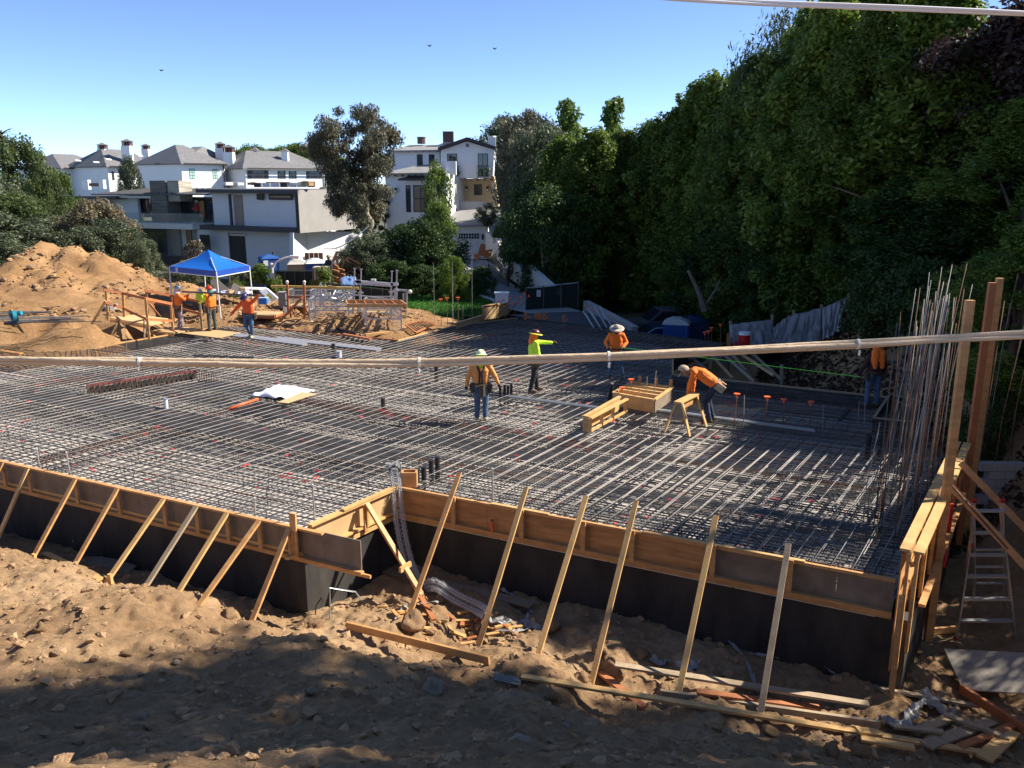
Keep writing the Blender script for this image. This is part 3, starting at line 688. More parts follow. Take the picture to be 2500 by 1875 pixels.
# ================================================================ people
SKIN = M('skin', (.32, .17, .10), .6, .1, 8); JEANS = M('denim', (.07, .12, .20), .9, .35, 10, .3, 60)
JEANSD = M('dark_denim', (.025, .04, .075), .9, .35, 10, .3, 60); DARKC = M('charcoal_cloth', (.035, .03, .035), .9, .2, 10, .3, 60)
LILAC = M('mauve_cloth', (.33, .26, .29), .9, .1, 10, .3, 60); LEATH = M('leather', (.07, .045, .025), .6, .3, 10)
BEIGE = M('canvas', (.42, .34, .22), .85, .15, 10, .3, 40)
def cloth(n, c): return M(n, c, .8, .10, 7, .6, 16, bdist=.03)
HIORG = cloth('hi_vis_orange', (.95, .20, .02)); HIORG2 = cloth('faded_orange', (.80, .33, .09)); HIYEL = cloth('hi_vis_yellow', (.62, .92, .05)); MAROON = cloth('maroon_cloth', (.05, .015, .02))
def cone(mb, p, q, r1, r2, n=10):
    p = Vector(p); q = Vector(q); mb.sphere(p, r1, n, 6); mb.sphere(q, r2, n, 6)
    if (q - p).length > 1e-4: mb.tube([p, q], r1, n, True, r2)
def blob(name, caps, vox, matl, parent, sm=3, disp=0):
    mb = MB()
    for c in caps: cone(mb, *c)
    me = bpy.data.meshes.new(name); me.from_pydata(mb.v, [], mb.f); t = bpy.data.objects.new('t', me); COL.objects.link(t)
    md = t.modifiers.new('r', 'REMESH'); md.mode = 'VOXEL'; md.voxel_size = vox
    m2 = t.modifiers.new('s', 'SMOOTH'); m2.iterations = sm; m2.factor = .5
    dg = bpy.context.evaluated_depsgraph_get(); out = bpy.data.meshes.new_from_object(t.evaluated_get(dg)); bpy.data.objects.remove(t)
    if disp:
        for v in out.vertices:
            s = mnoise.noise(v.co * 9) * disp + mnoise.noise(Vector((v.co.x * 5, v.co.y * 5, v.co.z * 22))) * disp; v.co += v.normal * s
    out.materials.clear(); out.materials.append(matl); out.shade_smooth(); out.name = name
    o = bpy.data.objects.new(name, out); COL.objects.link(o); o.parent = parent; return o
STAND = dict(pelvis=(0, 0, .93), chest=(0, 0, 1.25), neck=(0, .0, 1.47), head=(0, .03, 1.62), shL=(-.19, 0, 1.40), shR=(.19, 0, 1.40),
             elL=(-.27, -.02, 1.13), elR=(.27, -.02, 1.13), wrL=(-.30, .06, .89), wrR=(.30, .06, .89), hiL=(-.10, 0, .90), hiR=(.10, 0, .90),
             knL=(-.13, .03, .50), knR=(.13, .03, .50), anL=(-.15, 0, .09), anR=(.15, 0, .09), hdL=None, hdR=None)
def person(label, px, py, top, face, pose={}, shirt=HIORG, pants=JEANS, sleeves=None, z0=0.0, hat='helmet', hatm=None, hood=None, belt=True, extra=(), gloves=None, vox=.011, ht=1.80):
    P = dict(STAND); P.update(pose); P = {k: (Vector(v) if v is not None else None) for k, v in P.items()}
    base = G(px, py, z0); s = (D(px, top, base.y).z - z0) / ht
    root = thing('person', label, 'person', (0, 0, 0), 0, 'construction workers on the site')
    sk = []
    def hand(w, e, lr, h):
        d = h.normalized() if h is not None else (w - e).normalized()
        sd = d.cross(Vector((0, 1, 0))); sd = sd.normalized() if sd.length > .1 else Vector((1, 0, 0)); fw = sd.cross(d)
        pc = w + d * .055; sk.append((w, pc, .028, .036)); sk.append((pc - fw * .018, pc + fw * .018, .024, .024))
        for i in range(4):
            a = pc + fw * (.03 - .02 * i) + d * .025; l = (.04, .048, .044, .034)[i]
            b = a + d * l; c = b + (d * .6 - sd * lr * .5) * l * .8; sk.append((a, b, .0105, .0095)); sk.append((b, c, .0095, .008))
        a = pc + fw * .035 - d * .01; b = a + (fw * .7 + d * .6) * .035; sk.append((a, b, .012, .011)); sk.append((b, b + (d - sd * lr * .3) * .028, .011, .009))
    H = P['head']; up = (H - P['neck']).normalized(); fwd = Vector((0, 1, 0)); fwd = (fwd - up * fwd.dot(up)).normalized(); rt = fwd.cross(up)
    if 'look' in pose: fwd = Vector(pose['look']).normalized(); up = (up - fwd * up.dot(fwd)).normalized(); rt = fwd.cross(up)
    sk += [(P['neck'] - up * .02, H - up * .05, .06, .058), (H + up * .03 - fwd * .01, H + up * .03 + fwd * .01, .094, .09), (H - up * .05 + fwd * .02, H - up * .03 + fwd * .035, .066, .07),
           (H - up * .01 + fwd * .098, H - up * .03 + fwd * .112, .012, .016), (H - up * .065 + fwd * .082, H - up * .068 + fwd * .084, .022, .022), (H - up * .10 + fwd * .07, H - up * .095 + fwd * .06, .024, .03)]
    for s_ in (-1, 1): sk += [(H + rt * .088 * s_ - up * .01, H + rt * .096 * s_ + up * .02 - fwd * .01, .017, .018), (H + fwd * .075 + rt * .032 * s_ + up * .03, H + fwd * .075 + rt * .034 * s_ + up * .03, .02, .02)]
    pv, ch, nk = P['pelvis'], P['chest'], P['neck']
    tax = (P['shR'] - P['shL']).normalized()
    torso = []
    for k in (-1, 1):
        torso += [(pv + tax * .075 * k, ch + tax * .085 * k, .115, .12), (ch + tax * .085 * k, nk + tax * .07 * k - (nk - ch).normalized() * .09, .12, .085)]
    torso += [(pv, ch, .12, .125), (nk - (nk - ch).normalized() * .06, P['shL'], .075, .062), (nk - (nk - ch).normalized() * .06, P['shR'], .075, .062)]
    arms = []
    for sd in 'LR': arms += [(P['sh' + sd], P['el' + sd], .056, .045), (P['el' + sd], P['wr' + sd], .045, .032)]
    legs = []
    for sd in 'LR': legs += [(P['hi' + sd], P['kn' + sd], .09, .06), (P['kn' + sd], P['an' + sd], .058, .042)]
    legs += [(P['hiL'], P['hiR'], .10, .10), (pv, pv + Vector((0, 0, .03)), .11, .11)]
    hand(P['wrL'], P['elL'], -1, P['hdL']); hand(P['wrR'], P['elR'], 1, P['hdR'])
    feet = []
    for sd in 'LR':
        a = P['an' + sd]; fd = P.get('ft' + sd) or Vector((0.05 * (1 if sd == 'R' else -1), 1, 0)); fd = fd.normalized()
        feet += [(a, a + Vector((0, 0, -.03)), .05, .052), (a - fd * .03 - Vector((0, 0, .045)), a + fd * .15 - Vector((0, 0, .05)), .045, .04), (a, a + fd * .10 - Vector((0, 0, .035)), .045, .04)]
    body = sk + torso + arms + legs + feet
    blob('body', [(c[0], c[1], c[2] * .985, c[3] * .985) for c in body], vox, SKIN, root, 2)
    up_ = lambda cs, d: [(c[0], c[1], c[2] + d, c[3] + d) for c in cs]
    hem = [(pv + tax * .06 * k - (ch - pv).normalized() * .01, pv + tax * .06 * k + (ch - pv).normalized() * .06, .125, .13) for k in (-1, 1)]
    if sleeves:
        blob('shirt', up_(arms, .018) + up_(torso[:3], .004), .016, sleeves, root, 2, .006)
        blob('vest', up_(torso, .022) + hem, .016, shirt, root, 3, .006)
    else: blob('shirt', up_(torso, .018) + up_(arms, .018) + hem, .016, shirt, root, 3, .007)
    blob('trousers', up_(legs, .022), .016, pants, root, 3, .006)
    for sd, fl_ in zip('LR', (feet[:3], feet[3:])): blob('boot', up_(fl_, .010), .014, LEATH if 'boot' not in extra else BEIGE, root, 1)
    if gloves: # gloves over hands
        blob('gloves', up_([c for c in sk[:0]] + [(P['wr' + sd], P['wr' + sd] + ((P['hd' + sd]).normalized() if P['hd' + sd] is not None else (P['wr' + sd] - P['el' + sd]).normalized()) * .09, .036, .04) for sd in 'LR'], .004), .014, gloves, root, 1)
    top_ = H + up * .05
    m4 = Matrix((rt, fwd, up)).transposed()
    if hat == 'helmet':
        mb = MB(); n = 16; rows = []
        for i in range(7):
            ph = i / 6 * math.pi / 2
            for j in range(n):
                a = 2 * math.pi * j / n; mb.v.append(tuple(top_ + m4 @ Vector((.118 * math.cos(ph) * math.cos(a), .14 * math.cos(ph) * math.sin(a), .115 * math.sin(ph)))))
        for i in range(6):
            for j in range(n): mb.f.append((i * n + j, i * n + (j + 1) % n, (i + 1) * n + (j + 1) % n, (i + 1) * n + j))
        mb.build('hard_hat', hatm, root, smooth=True)
        mb = MB(); b = []
        for j in range(n):
            a = 2 * math.pi * j / n; fr_ = 1 + .15 * max(0, math.sin(a))
            for r_, z_ in ((1.0, 0), (1.38 * fr_, -.018), (1.38 * fr_, -.026), (1.0, -.012)): mb.v.append(tuple(top_ + m4 @ Vector((.116 * r_ * math.cos(a), .138 * r_ * math.sin(a), z_))))
        for j in range(n):
            for k in range(4): mb.f.append((j * 4 + k, ((j + 1) % n) * 4 + k, ((j + 1) % n) * 4 + (k + 1) % 4, j * 4 + (k + 1) % 4))
        mb.build('hat_brim', hatm if 'ybrim' not in extra else M('yellow_plastic', (.8, .75, .05), .5), root, smooth=True)
    elif hat == 'cap':
        mb = MB(); mb.sphere(top_, .118, 14, 10, (1, 1.12, .85), z0=-.15); mb.box(top_ + m4 @ Vector((0, .16, .0)), (.15, .13, .012), mtx=m4); mb.build('cap', hatm, root, smooth=False)
    elif hat == 'brim':
        mb = MB(); mb.sphere(top_, .112, 14, 10, (1, 1.1, .95), z0=-.1); mb.build('hat', hatm, root, smooth=True)
        mb = MB(); n = 18
        for j in range(n):
            a = 2 * math.pi * j / n
            for r_, z_ in ((.10, .01), (.24, -.03), (.24, -.04), (.10, -.005)): mb.v.append(tuple(top_ + m4 @ Vector((r_ * math.cos(a), r_ * 1.05 * math.sin(a), z_))))
        for j in range(n):
            for k in range(4): mb.f.append((j * 4 + k, ((j + 1) % n) * 4 + k, ((j + 1) % n) * 4 + (k + 1) % 4, j * 4 + (k + 1) % 4))
        mb.build('hat_brim', hatm, root, smooth=True)
    if hood:
        bk = 1 if 'cape' in extra else 0
        cs = [(H + up * .02 - fwd * .02, H - up * .08 - fwd * .03, .112, .115), (H - up * .08 - fwd * .03, nk - fwd * .03 - up * .02, .115, .13)]
        if bk: cs += [(nk - fwd * .08 + tax * .08 * k, ch - fwd * .10 + tax * .10 * k, .11, .10) for k in (-1, 1)] + [(ch - fwd * .11 + tax * .10 * k, ch - fwd * .12 + tax * .10 * k - up * .16, .09, .06) for k in (-1, 1)]
        blob('neck_shade', cs, .015, hood, root, 2, .008)
    if belt:
        bm_ = MB(); ax = (ch - pv).normalized(); f2 = tax.cross(ax)
        ring = [pv + ax * .02 + tax * .205 * math.cos(a) + f2 * .155 * math.sin(a) for a in [2 * math.pi * i / 16 for i in range(17)]]
        for i in range(16): bm_.beam(ring[i], ring[i + 1], .012, .055, up=tuple(ax))
        bm_.build('tool_belt', LEATH, root)
        for k in (-1, 1):
            mb = MB(); c = pv + tax * .22 * k - ax * .09 + f2 * .02; mt = Matrix((tax, f2, ax)).transposed(); mb.box(c, (.075, .17, .22), mtx=mt); mb.box(c + ax * .02 + tax * .045 * k, (.03, .10, .12), mtx=mt)
            mb.build('tool_pouch', BEIGE if 'canvas' in extra else LEATH, root)
    if 'suspenders' in extra:
        mb = MB()
        for k in (-1, 1): mb.tube([pv + tax * .04 * k + Vector((0, -.152, .03)), ch + tax * .03 * k + Vector((0, -.158, 0)), nk + tax * .10 * k + Vector((0, -.115, -.03)), nk + tax * .11 * k + Vector((0, -.02, .045))], .02, 6)
        mb.build('suspenders', BLACKP, root)
    if 'backpouch' in extra:
        mb = MB(); mb.tube([pv + Vector((.03, -.19, .0)), pv + Vector((.03, -.22, -.26))], [.07, .085], 12); mb.tube([pv + Vector((.03, -.19, .01)), pv + Vector((.03, -.19, .02))], .08, 12); mb.build('bolt_bag', LEATH, root)
    root.location = base; root.scale = (s, s, s); root.rotation_euler = (0, 0, R(face))
    return root
hm = lambda n, c: M(n, c, .35, .05, 5)
person('worker in faded orange shirt with black suspenders and green hat, seen from behind', 1175, 1026, 852, 2,
       dict(elL=(-.31, -.03, 1.13), wrL=(-.35, .04, .89), elR=(.33, -.02, 1.15), wrR=(.42, .07, .93), knL=(-.10, .06, .5), anL=(-.10, 0, .09), knR=(.11, .0, .5), anR=(.10, -.10, .12)), HIORG2, JEANS,
       hat='helmet', hatm=hm('pale_green_plastic', (.75, .90, .45)), hood=HIYEL, extra=('suspenders', 'backpouch', 'boot'), gloves=DARKC)
person('worker in bright yellow shirt and brown hard hat pointing to the right', 1303, 956, 802, -72,
       dict(elL=(-.20, .30, 1.36), wrL=(-.14, .58, 1.34), hdL=(.1, 1, 0), elR=(.26, .03, 1.13), wrR=(.20, .16, .93), knL=(-.12, .10, .5), anL=(-.13, .14, .09), knR=(.12, -.04, .5), anR=(.12, -.14, .09)), HIYEL, DARKC,
       hat='helmet', hatm=hm('brown_plastic', (.09, .02, .02)), hood=HIORG, extra=('ybrim',), gloves=DARKC)
person('worker in orange shirt and sun hat holding the tape at his waist', 1502, 922, 790, 176,
       dict(elL=(-.33, -.04, 1.15), wrL=(-.20, .18, 1.03), hdL=(.8, .5, -.2), elR=(.34, -.04, 1.15), wrR=(.26, .17, 1.02), hdR=(-.5, .8, 0), knL=(-.14, .03, .5), anL=(-.22, .05, .09), knR=(.13, .03, .5), anR=(.19, .0, .09), head=(0, .06, 1.60), look=(.1, 1, -.35)), HIORG, JEANS,
       hat='brim', hatm=M('grey_straw', (.45, .38, .32), .9), hood=DARKC, gloves=DARKC, ht=1.76)
person('worker in orange shirt and beige cap bending down beside the sawhorse', 1725, 1028, 897, 75,
       dict(pelvis=(0, -.18, .90), chest=(0, .16, 1.13), neck=(0, .40, 1.22), head=(0, .55, 1.20), shL=(-.19, .34, 1.20), shR=(.19, .34, 1.18), elL=(-.24, .42, .92), elR=(.24, .36, .90), wrL=(-.16, .45, .68), wrR=(.17, .36, .66),
            hiL=(-.10, -.16, .88), hiR=(.10, -.16, .88), knL=(-.14, .04, .5), anL=(-.15, -.06, .09), knR=(.13, .0, .5), anR=(.14, -.12, .09), look=(0, .5, -.85)), HIORG, JEANSD, hat='cap', hatm=BEIGE, extra=('canvas',), ht=1.30)
person('worker in the shade with orange cloth over head and back, at far right', 2127, 992, 832, 8,
       dict(elL=(-.31, -.02, 1.15), wrL=(-.34, .12, .93)), MAROON, JEANS, hat='helmet', hatm=HIORG, hood=HIORG, extra=('cape',), gloves=DARKC)
person('worker in orange shirt, mauve trousers and grey helmet at the foot of the ramp', 441, 803, 695, -60,
       dict(elR=(.22, .22, 1.20), wrR=(.12, .38, 1.32), elL=(-.24, .20, 1.20), wrL=(-.12, .40, 1.34), knL=(-.12, .08, .5), anL=(-.12, .08, .09), anR=(.12, -.08, .09)), HIORG, LILAC, z0=.05, hat='helmet', hatm=hm('grey_plastic', (.10, .12, .15)), hood=M('pale_mask', (.6, .55, .55)), vox=.015)
person('worker in red hard hat and orange vest with yellow sleeves on the plywood sheet', 520, 807, 696, 60,
       dict(elL=(-.22, .20, 1.18), wrL=(-.18, .42, 1.10), elR=(.24, .16, 1.16), wrR=(.16, .36, 1.12)), HIORG, M('olive_denim', (.07, .085, .08), .9), sleeves=HIYEL, z0=.03, hat='helmet', hatm=hm('red_plastic', (.75, .02, .02)), hood=M('green_cloth', (.10, .2, .16)), vox=.015)
person('worker in yellow shirt standing behind the one with the red hard hat', 493, 768, 703, -170, dict(elL=(-.30, .05, 1.15), wrL=(-.2, .22, 1.05)), HIYEL, DARKC, z0=.45, hat='helmet', hatm=WHITE, vox=.018)
person('worker in red orange shirt with both arms stretched out by the far edge', 612, 825, 712, 172,
       dict(shL=(-.18, .08, 1.36), shR=(.18, .05, 1.38), chest=(0, .05, 1.22), neck=(0, .12, 1.44), head=(.02, .2, 1.56), look=(0, .9, -.5), elR=(.42, .05, 1.14), wrR=(.62, .1, .92), elL=(-.36, .12, 1.50), wrL=(-.52, .18, 1.62), hdL=(-1, .1, .3),
            knL=(-.10, .08, .5), anL=(-.07, 0, .09), knR=(.14, .05, .52), anR=(.04, -.12, .1)), cloth('red_orange', (.95, .12, .02)), JEANS, z0=.02, hat='helmet', hatm=hm('dark_blue_plastic', (.04, .03, .10)), extra=('boot',), vox=.015, ht=1.74)
# ================================================================ objects on and around the slab
# spray can
m = MB(); m.tube([sp - UP * .50 + nout * .07, sp - UP * .32 + nout * .07], .034, 12); m.tube([sp - UP * .32 + nout * .07, sp - UP * .30 + nout * .07], .022, 12); m.build('can_body', ORANGEP, can)
part('can_cap', BLACKP, can, lambda m: m.tube([sp - UP * .30 + nout * .07, sp - UP * .27 + nout * .07], .018, 10))
# tape held between two workers
tp = thing('measuring_tape', 'bright green tape stretched from the sun hat man to the far right worker', 'tape', G(1510, 922) + UP * 1)
a = D(1520, 849, 25.5); b = D(2100, 920, 22.2); m = MB(); m.beam(a, b, .004, .018); m.build('tape_ribbon', M('green_tape', (.15, .85, .08), .5), tp)
part('tape_case', BLACKP, tp, lambda m: m.box(a, (.08, .04, .08)))
# plywood sheet, walk planks
def sheet_g(name, label, cat, pts, z, th, mat_, group=None):
    P_ = [G(x, y, z) for x, y in pts]; m = MB(); m.extr(P_, UP * th); o = m.build(name, mat_, None, loc=P_[0]); setp(o, label, cat, group); clean(o); return o
sheet_g('plywood_sheet', 'pale plywood sheet laid on the bars under the worker in the red hard hat', 'plywood', [(444, 814), (522, 806), (588, 813), (534, 826)], .02, .02, PLYP)
for i, (a, b, lab) in enumerate((((570, 819), (745, 842), 'first grey walk plank from the plywood sheet toward the middle of the far mat'), ((672, 827), (925, 855), 'second grey walk plank reaching the red marked bars near the far edge'))):
    A_, B_ = G(*a, .03), G(*b, .03); m = MB(); m.beam(A_, B_, .28, .04); m.beam(A_ + V(0, .3, 0), B_ + V(0, .3, 0), .24, .038); o = m.build('walk_plank', M('grey_plank', (.24, .24, .27), .6, .1, 3), None, loc=A_); setp(o, lab, 'plank', 'grey walk planks on the far mat')
for (a, b, w, lab, mm) in (((1555, 995), (1990, 1052), .10, 'long grey conduit boards lying behind the sawhorse toward the capped dowels', GALV), ((1240, 968), (1490, 1000), .05, 'long thin grey conduits running from the black stub pipes to the box frame', GALV),
                       ((470, 868), (620, 874), .06, 'dark bar lying across the far mat behind the recessed wall', STEELD), ((0, 857), (50, 864), .1, 'short brown plank at the far left corner of the mat', WOOD)):
    A_, B_ = G(*a, .03), G(*b, .03); m = MB()
    for k in (0, .07): m.beam(A_ + V(0, k * 1.6, 0), B_ + V(0, k * 1.6, 0), w * .5, .04)
    o = m.build('conduit' if mm is GALV else 'loose_bar' if mm is STEELD else 'plank', mm, None, loc=A_); setp(o, lab, 'conduit' if mm is GALV else 'bar' if mm is STEELD else 'plank')
# papers, board, tube
def crumple(pts, z, mat_, name, label, cat, amp=.05, th=.004, n=14):
    P_ = [G(x, y, z) for x, y in pts]; m = MB()
    for i in range(n + 1):
        for j in range(n + 1):
            u, v = i / n, j / n; p = P_[0].lerp(P_[1], u).lerp(P_[3].lerp(P_[2], u), v)
            m.v.append((p.x, p.y, p.z + .01 + amp * abs(mnoise.noise(Vector((u * 3.1, v * 3.1, z * 9 + P_[0].x)))) * 2))
    for i in range(n):
        for j in range(n): k = i * (n + 1) + j; m.f.append((k, k + 1, k + n + 2, k + n + 1))
    o = m.build(name, mat_, None, loc=P_[0], smooth=True); sd_ = o.modifiers.new('s', 'SOLIDIFY'); sd_.thickness = th; setp(o, label, cat); return o
PAPER = M('paper', (.82, .82, .84), .8, .03)
crumple([(612, 968), (680, 940), (770, 955), (700, 977)], .05, PAPER, 'plan_sheets', 'white crumpled plan sheets lying on the bars in the middle of the mat', 'paper', .10)
sheet_g('tan_board', 'thin tan board lying on the bars beside the white plan sheets', 'board', [(678, 983), (702, 985), (772, 962), (738, 958)], .09, .015, M('tan_board', (.60, .40, .2), .8, .05))
A_, B_ = G(562, 997, .04), G(630, 974, .06); m = MB(); m.tube([A_, B_], .035, 8); o = m.build('orange_tube', ORANGEP, None, loc=A_, smooth=True); setp(o, 'orange plastic tube on the bars pointing at the white plan sheets', 'tube')
# pipe sleeves standing in the mat
def sleeve(px, py, h, r, lab, matl=BLACKP, grp='black pipe sleeves standing in the mat', cap=None):
    p = G(px, py); t = thing('pipe_sleeve', lab, 'pipe', p - UP * .3, 0, grp)
    part('pipe', matl, t, lambda m: m.tube([p - UP * .35, p + UP * h], r, 12), smooth=False)
    part('pipe_cap', cap or matl, t, lambda m: m.tube([p + UP * h, p + UP * (h + .025)], r * 1.12, 12))
for i, (x, y, nm) in enumerate(((1018, 1172, 'first'), (1035, 1167, 'second'), (1053, 1150, 'third'), (1068, 1142, 'farthest'))): sleeve(x, y, .22, .055, nm + ' of four black pipe sleeves by the inner corner of the right form')
for i, (x, y) in enumerate(((1221, 962), (1232, 958), (1240, 960), (1248, 957))): sleeve(x, y, .2, .04, ['leftmost', 'second', 'third', 'rightmost'][i] + ' of four black stub pipes beside the worker with suspenders')
for (x, y, h, r, lab) in ((935, 985, .12, .06, 'lone short black sleeve right of the tan board'), (814, 850, .14, .07, 'black sleeve standing by the second grey walk plank'), (1065, 905, .12, .07, 'black sleeve left of the worker with suspenders'),
                          (2120, 1085, .2, .06, 'first black sleeve near the shaded right rim of the mat'), (2150, 1088, .2, .06, 'second black sleeve near the shaded right rim of the mat'), (2175, 1090, .2, .06, 'third black sleeve near the shaded right rim of the mat')): sleeve(x, y, h, r, lab)
sleeve(406, 995, .22, .05, 'white pipe sleeve standing in the left part of the mat', WHITE, 'pale pipes standing in the mat', M('blue_cap', (.2, .25, .4)))
sleeve(828, 872, .2, .09, 'clear plastic wrapped sleeve by the far walk plank', M('clear_plastic', (.6, .6, .62), .2), 'pale pipes standing in the mat')
p = G(1488, 985); t = thing('leaning_pipe', 'black pipe bundle leaning behind the small box frame', 'pipe', p); part('pipe', BLACKP, t, lambda m: [m.tube([G(1484 + k * 5, 985) + UP * 0, D(1492 + k * 5, 937, G(1488, 985).y)], .03, 8) for k in range(2)]); part('pipe_cap', GALV, t, lambda m: m.tube([D(1494, 938, p.y), D(1495, 935, p.y)], .04, 8))
# short grey stakes sticking up near the forms
for (x0, y0, x1, y1, lab) in ((95, 1128, 90, 1098, 'grey stake at the left edge of the mat, left one of the pair'), (170, 1145, 162, 1105, 'grey stake at the left edge of the mat, right one of the pair'), (622, 1250, 621, 1217, 'short grey stake in the mat above the seventh left brace'),
                             (768, 1268, 763, 1185, 'thin tall stake in the mat above the left corner post'), (1203, 1222, 1202, 1145, 'grey stake rising behind the first panel of the right form'), (980, 1170, 978, 1132, 'grey stake beside the small timber box at the inner corner'), (1003, 1175, 1002, 1142, 'second grey stake at the small timber box')):
    p = G(x0, y0); q = D(x1, y1, p.y); t = thing('survey_stake', lab, 'stake', p, 0, 'grey stakes standing in the mat'); part('rod', GALV, t, lambda m: m.tube([p - UP * .3, q], .017, 6)); part('tip', M('pale_tip', (.6, .6, .6)), t, lambda m: m.tube([q, q + UP * .02], .02, 6))
# small timber box at the inner corner
bx = G(1000, 1183); t = thing('timber_block_out', 'small orange timber box standing at the inner corner of the forms', 'form box', bx)
for k, (dx, dy) in enumerate(((-.14, 0), (.14, 0), (0, -.10), (0, .10))): part('side_board', WOOD, t, lambda m: m.box(bx + V(dx, dy, .13), (.035 if dx else .245, .2 if dx else .035, .32)))
# capped and bare dowels
def dowel(x0, y0, x1, y1, lab, cap=True, grp='rods with orange safety caps', r=.012, yy=None, z0=-.3, slant=None):
    p = G(x0, y0) if yy is None else D(x0, y0, yy); q = D(x1, y1, p.y if slant is None else p.y + slant)
    t = thing('capped_rod' if cap else 'bare_rod', lab, 'rod', p - UP * .3, 0, grp)
    part('rod', RUST if cap else STEEL, t, lambda m: m.tube([p + (p - q).normalized() * .25, q], r, 5))
    if cap:
        d = (q - p).normalized(); part('safety_cap', ORANGEP, t, lambda m: (m.tube([q - d * .05, q + d * .03], .025, 8), m.tube([q + d * .03, q + d * .055], [.075, .085], 10)))
W4 = ['leftmost', 'second', 'third', 'rightmost']
for i, (x0, y0, x1, y1) in enumerate(((1792, 1041, 1799, 966), (1869, 1035, 1873, 973), (1912, 1038, 1914, 979), (1977, 1045, 1980, 985))): dowel(x0, y0, x1, y1, W4[i] + ' of the four orange capped rods right of the sawhorse')
for i, (x0, y0, x1, y1) in enumerate(((1815, 1039, 1817, 965), (2008, 1046, 2010, 988), (2095, 1025, 2098, 978), (2110, 1040, 2112, 985))): dowel(x0, y0, x1, y1, ['bare rod beside the leftmost capped rod', 'bare rod right of the four capped rods', 'bare rod in front of the shaded worker at right', 'second bare rod in front of the shaded worker'][i], False, 'bare rods standing in the right part of the mat')
for i, (x0, y0, x1, y1) in enumerate(((1722, 862, 1721, 814), (1732, 858, 1730, 811), (1738, 856, 1737, 803), (1759, 848, 1759, 795))): dowel(x0, y0, x1, y1, W4[i] + ' of the capped rods beside the blue toilet')
for i, (x0, y0, x1, y1) in enumerate(((1518, 992, 1519, 950), (1541, 985, 1541, 930))): dowel(x0, y0, x1, y1, ['red capped rod at the near corner of the larger box frame', 'orange capped rod inside the larger box frame'][i])
for i, (x0, y0, x1, y1) in enumerate(((1576, 985, 1580, 920), (1594, 990, 1602, 905), (1560, 998, 1561, 945))): dowel(x0, y0, x1, y1, ['tall bare rod through the larger box frame', 'tallest bare rod at the right of the box frame', 'short bare rod in the box frame'][i], False, 'bare rods through the box frame')
for i, (x0, y0, x1, y1) in enumerate(((1078, 806, 1076, 733), (1093, 803, 1091, 730), (1120, 797, 1118, 729))): dowel(x0, y0, x1, y1, ['left', 'middle', 'right'][i] + ' of three capped rods against the bright lawn', yy=35.5)
for i, (x0, y0, x1, y1) in enumerate(((1062, 815, 1058, 642), (1107, 800, 1105, 690), (1153, 785, 1152, 615), (1130, 790, 1130, 745), (1105, 800, 1104, 638))): dowel(x0, y0, x1, y1, ['tall bare rod left of the lawn rods', 'bare rod between the lawn rods', 'tallest bare rod in front of the driveway', 'short bare rod right of the lawn rods', 'tall bare rod crossing the yellow green tree'][i], False, 'bare rods at the far corner', yy=35.5 + i * .1, r=.009)
caps = [(555, 285), (645, 275), (750, 275), (700, 222), (745, 210), (815, 200), (790, 250), (830, 245), (885, 235), (915, 190), (945, 150), (990, 175)]
for i, (x, y) in enumerate(caps):
    X, Y_ = 1040 + x / 3.95, 680 + y / 3.95; dowel(X - 38, Y_ + 44, X, Y_, 'slanted rod with an orange cap beside the pale plywood upstand at the far corner', True, 'slanted capped rods at the far corner', yy=36.0 + i * .12, slant=.2)
# survey rods and stakes at the far left edge
for i, (x0, y0, x1, y1) in enumerate(((68, 838, 64, 812), (85, 835, 80, 806), (131, 822, 121, 786), (213, 842, 212, 829), (228, 842, 227, 827), (310, 862, 304, 790), (545, 798, 544, 776), (556, 797, 555, 776), (566, 797, 565, 776))):
    dowel(x0, y0, x1, y1, ['first bare rod along the far left edge board', 'second bare rod along the far left edge board', 'long thin rod leaning on the far left cut', 'left short rod in front of the sunlit cut', 'right short rod in front of the sunlit cut', 'long stake hanging from the ramp rail', 'first short rod at the far apex of the mat', 'second short rod at the far apex of the mat', 'third short rod at the far apex of the mat'][i], False, 'thin rods along the far left edge', r=.012)
# tall vertical bars at the right end
random.seed(11)
for i in range(58):
    s_ = 1.3 + 5.6 * (i / 58) ** .8 + rnd(-.15, .15); p = P2 + d1 * s_ + d2 * (-.12 - rnd(0, .75)) ; p.z = -.3
    h = rnd(3.1, 4.0) + .10 * s_
    if i < 10: h = 1.9 + i * .17 + rnd(-.2, .2)
    o = MB(); o.tube([p, p + V(rnd(-.04, .07), rnd(-.04, .04), h * .5), p + V(rnd(-.04, .2), rnd(-.06, .06), h)], .0095, 5)
    ob = o.build('vertical_rebar', [RUST, STEELD, STEEL][i % 3], None, loc=p, smooth=True); setp(ob, ['shorter vertical reinforcing bar at the near end of the cluster on the right rim', 'vertical reinforcing bar in the middle of the cluster on the right rim', 'tallest vertical reinforcing bar at the far end of the cluster on the right rim'][0 if i < 12 else 1 if i < 35 else 2], 'rebar', 'tall vertical bars clustered at the right rim')
for i in range(16):
    p = D(2385 + i * 9, 1150, 18.5 + (i % 4) * .5); h = 3.2 + rnd(0, .9); o = MB(); o.tube([V(p.x, p.y, -1.8), V(p.x + rnd(-.1, .1), p.y, .8), V(p.x + rnd(0, .35), p.y, h)], .011, 5)
    ob = o.build('vertical_rebar', [RUST, STEELD][i % 2], None, loc=V(p.x, p.y, -1.8), smooth=True); setp(ob, 'tall thin vertical reinforcing bar in the shade behind the doubled posts', 'rebar', 'tall vertical bars behind the posts at the right')
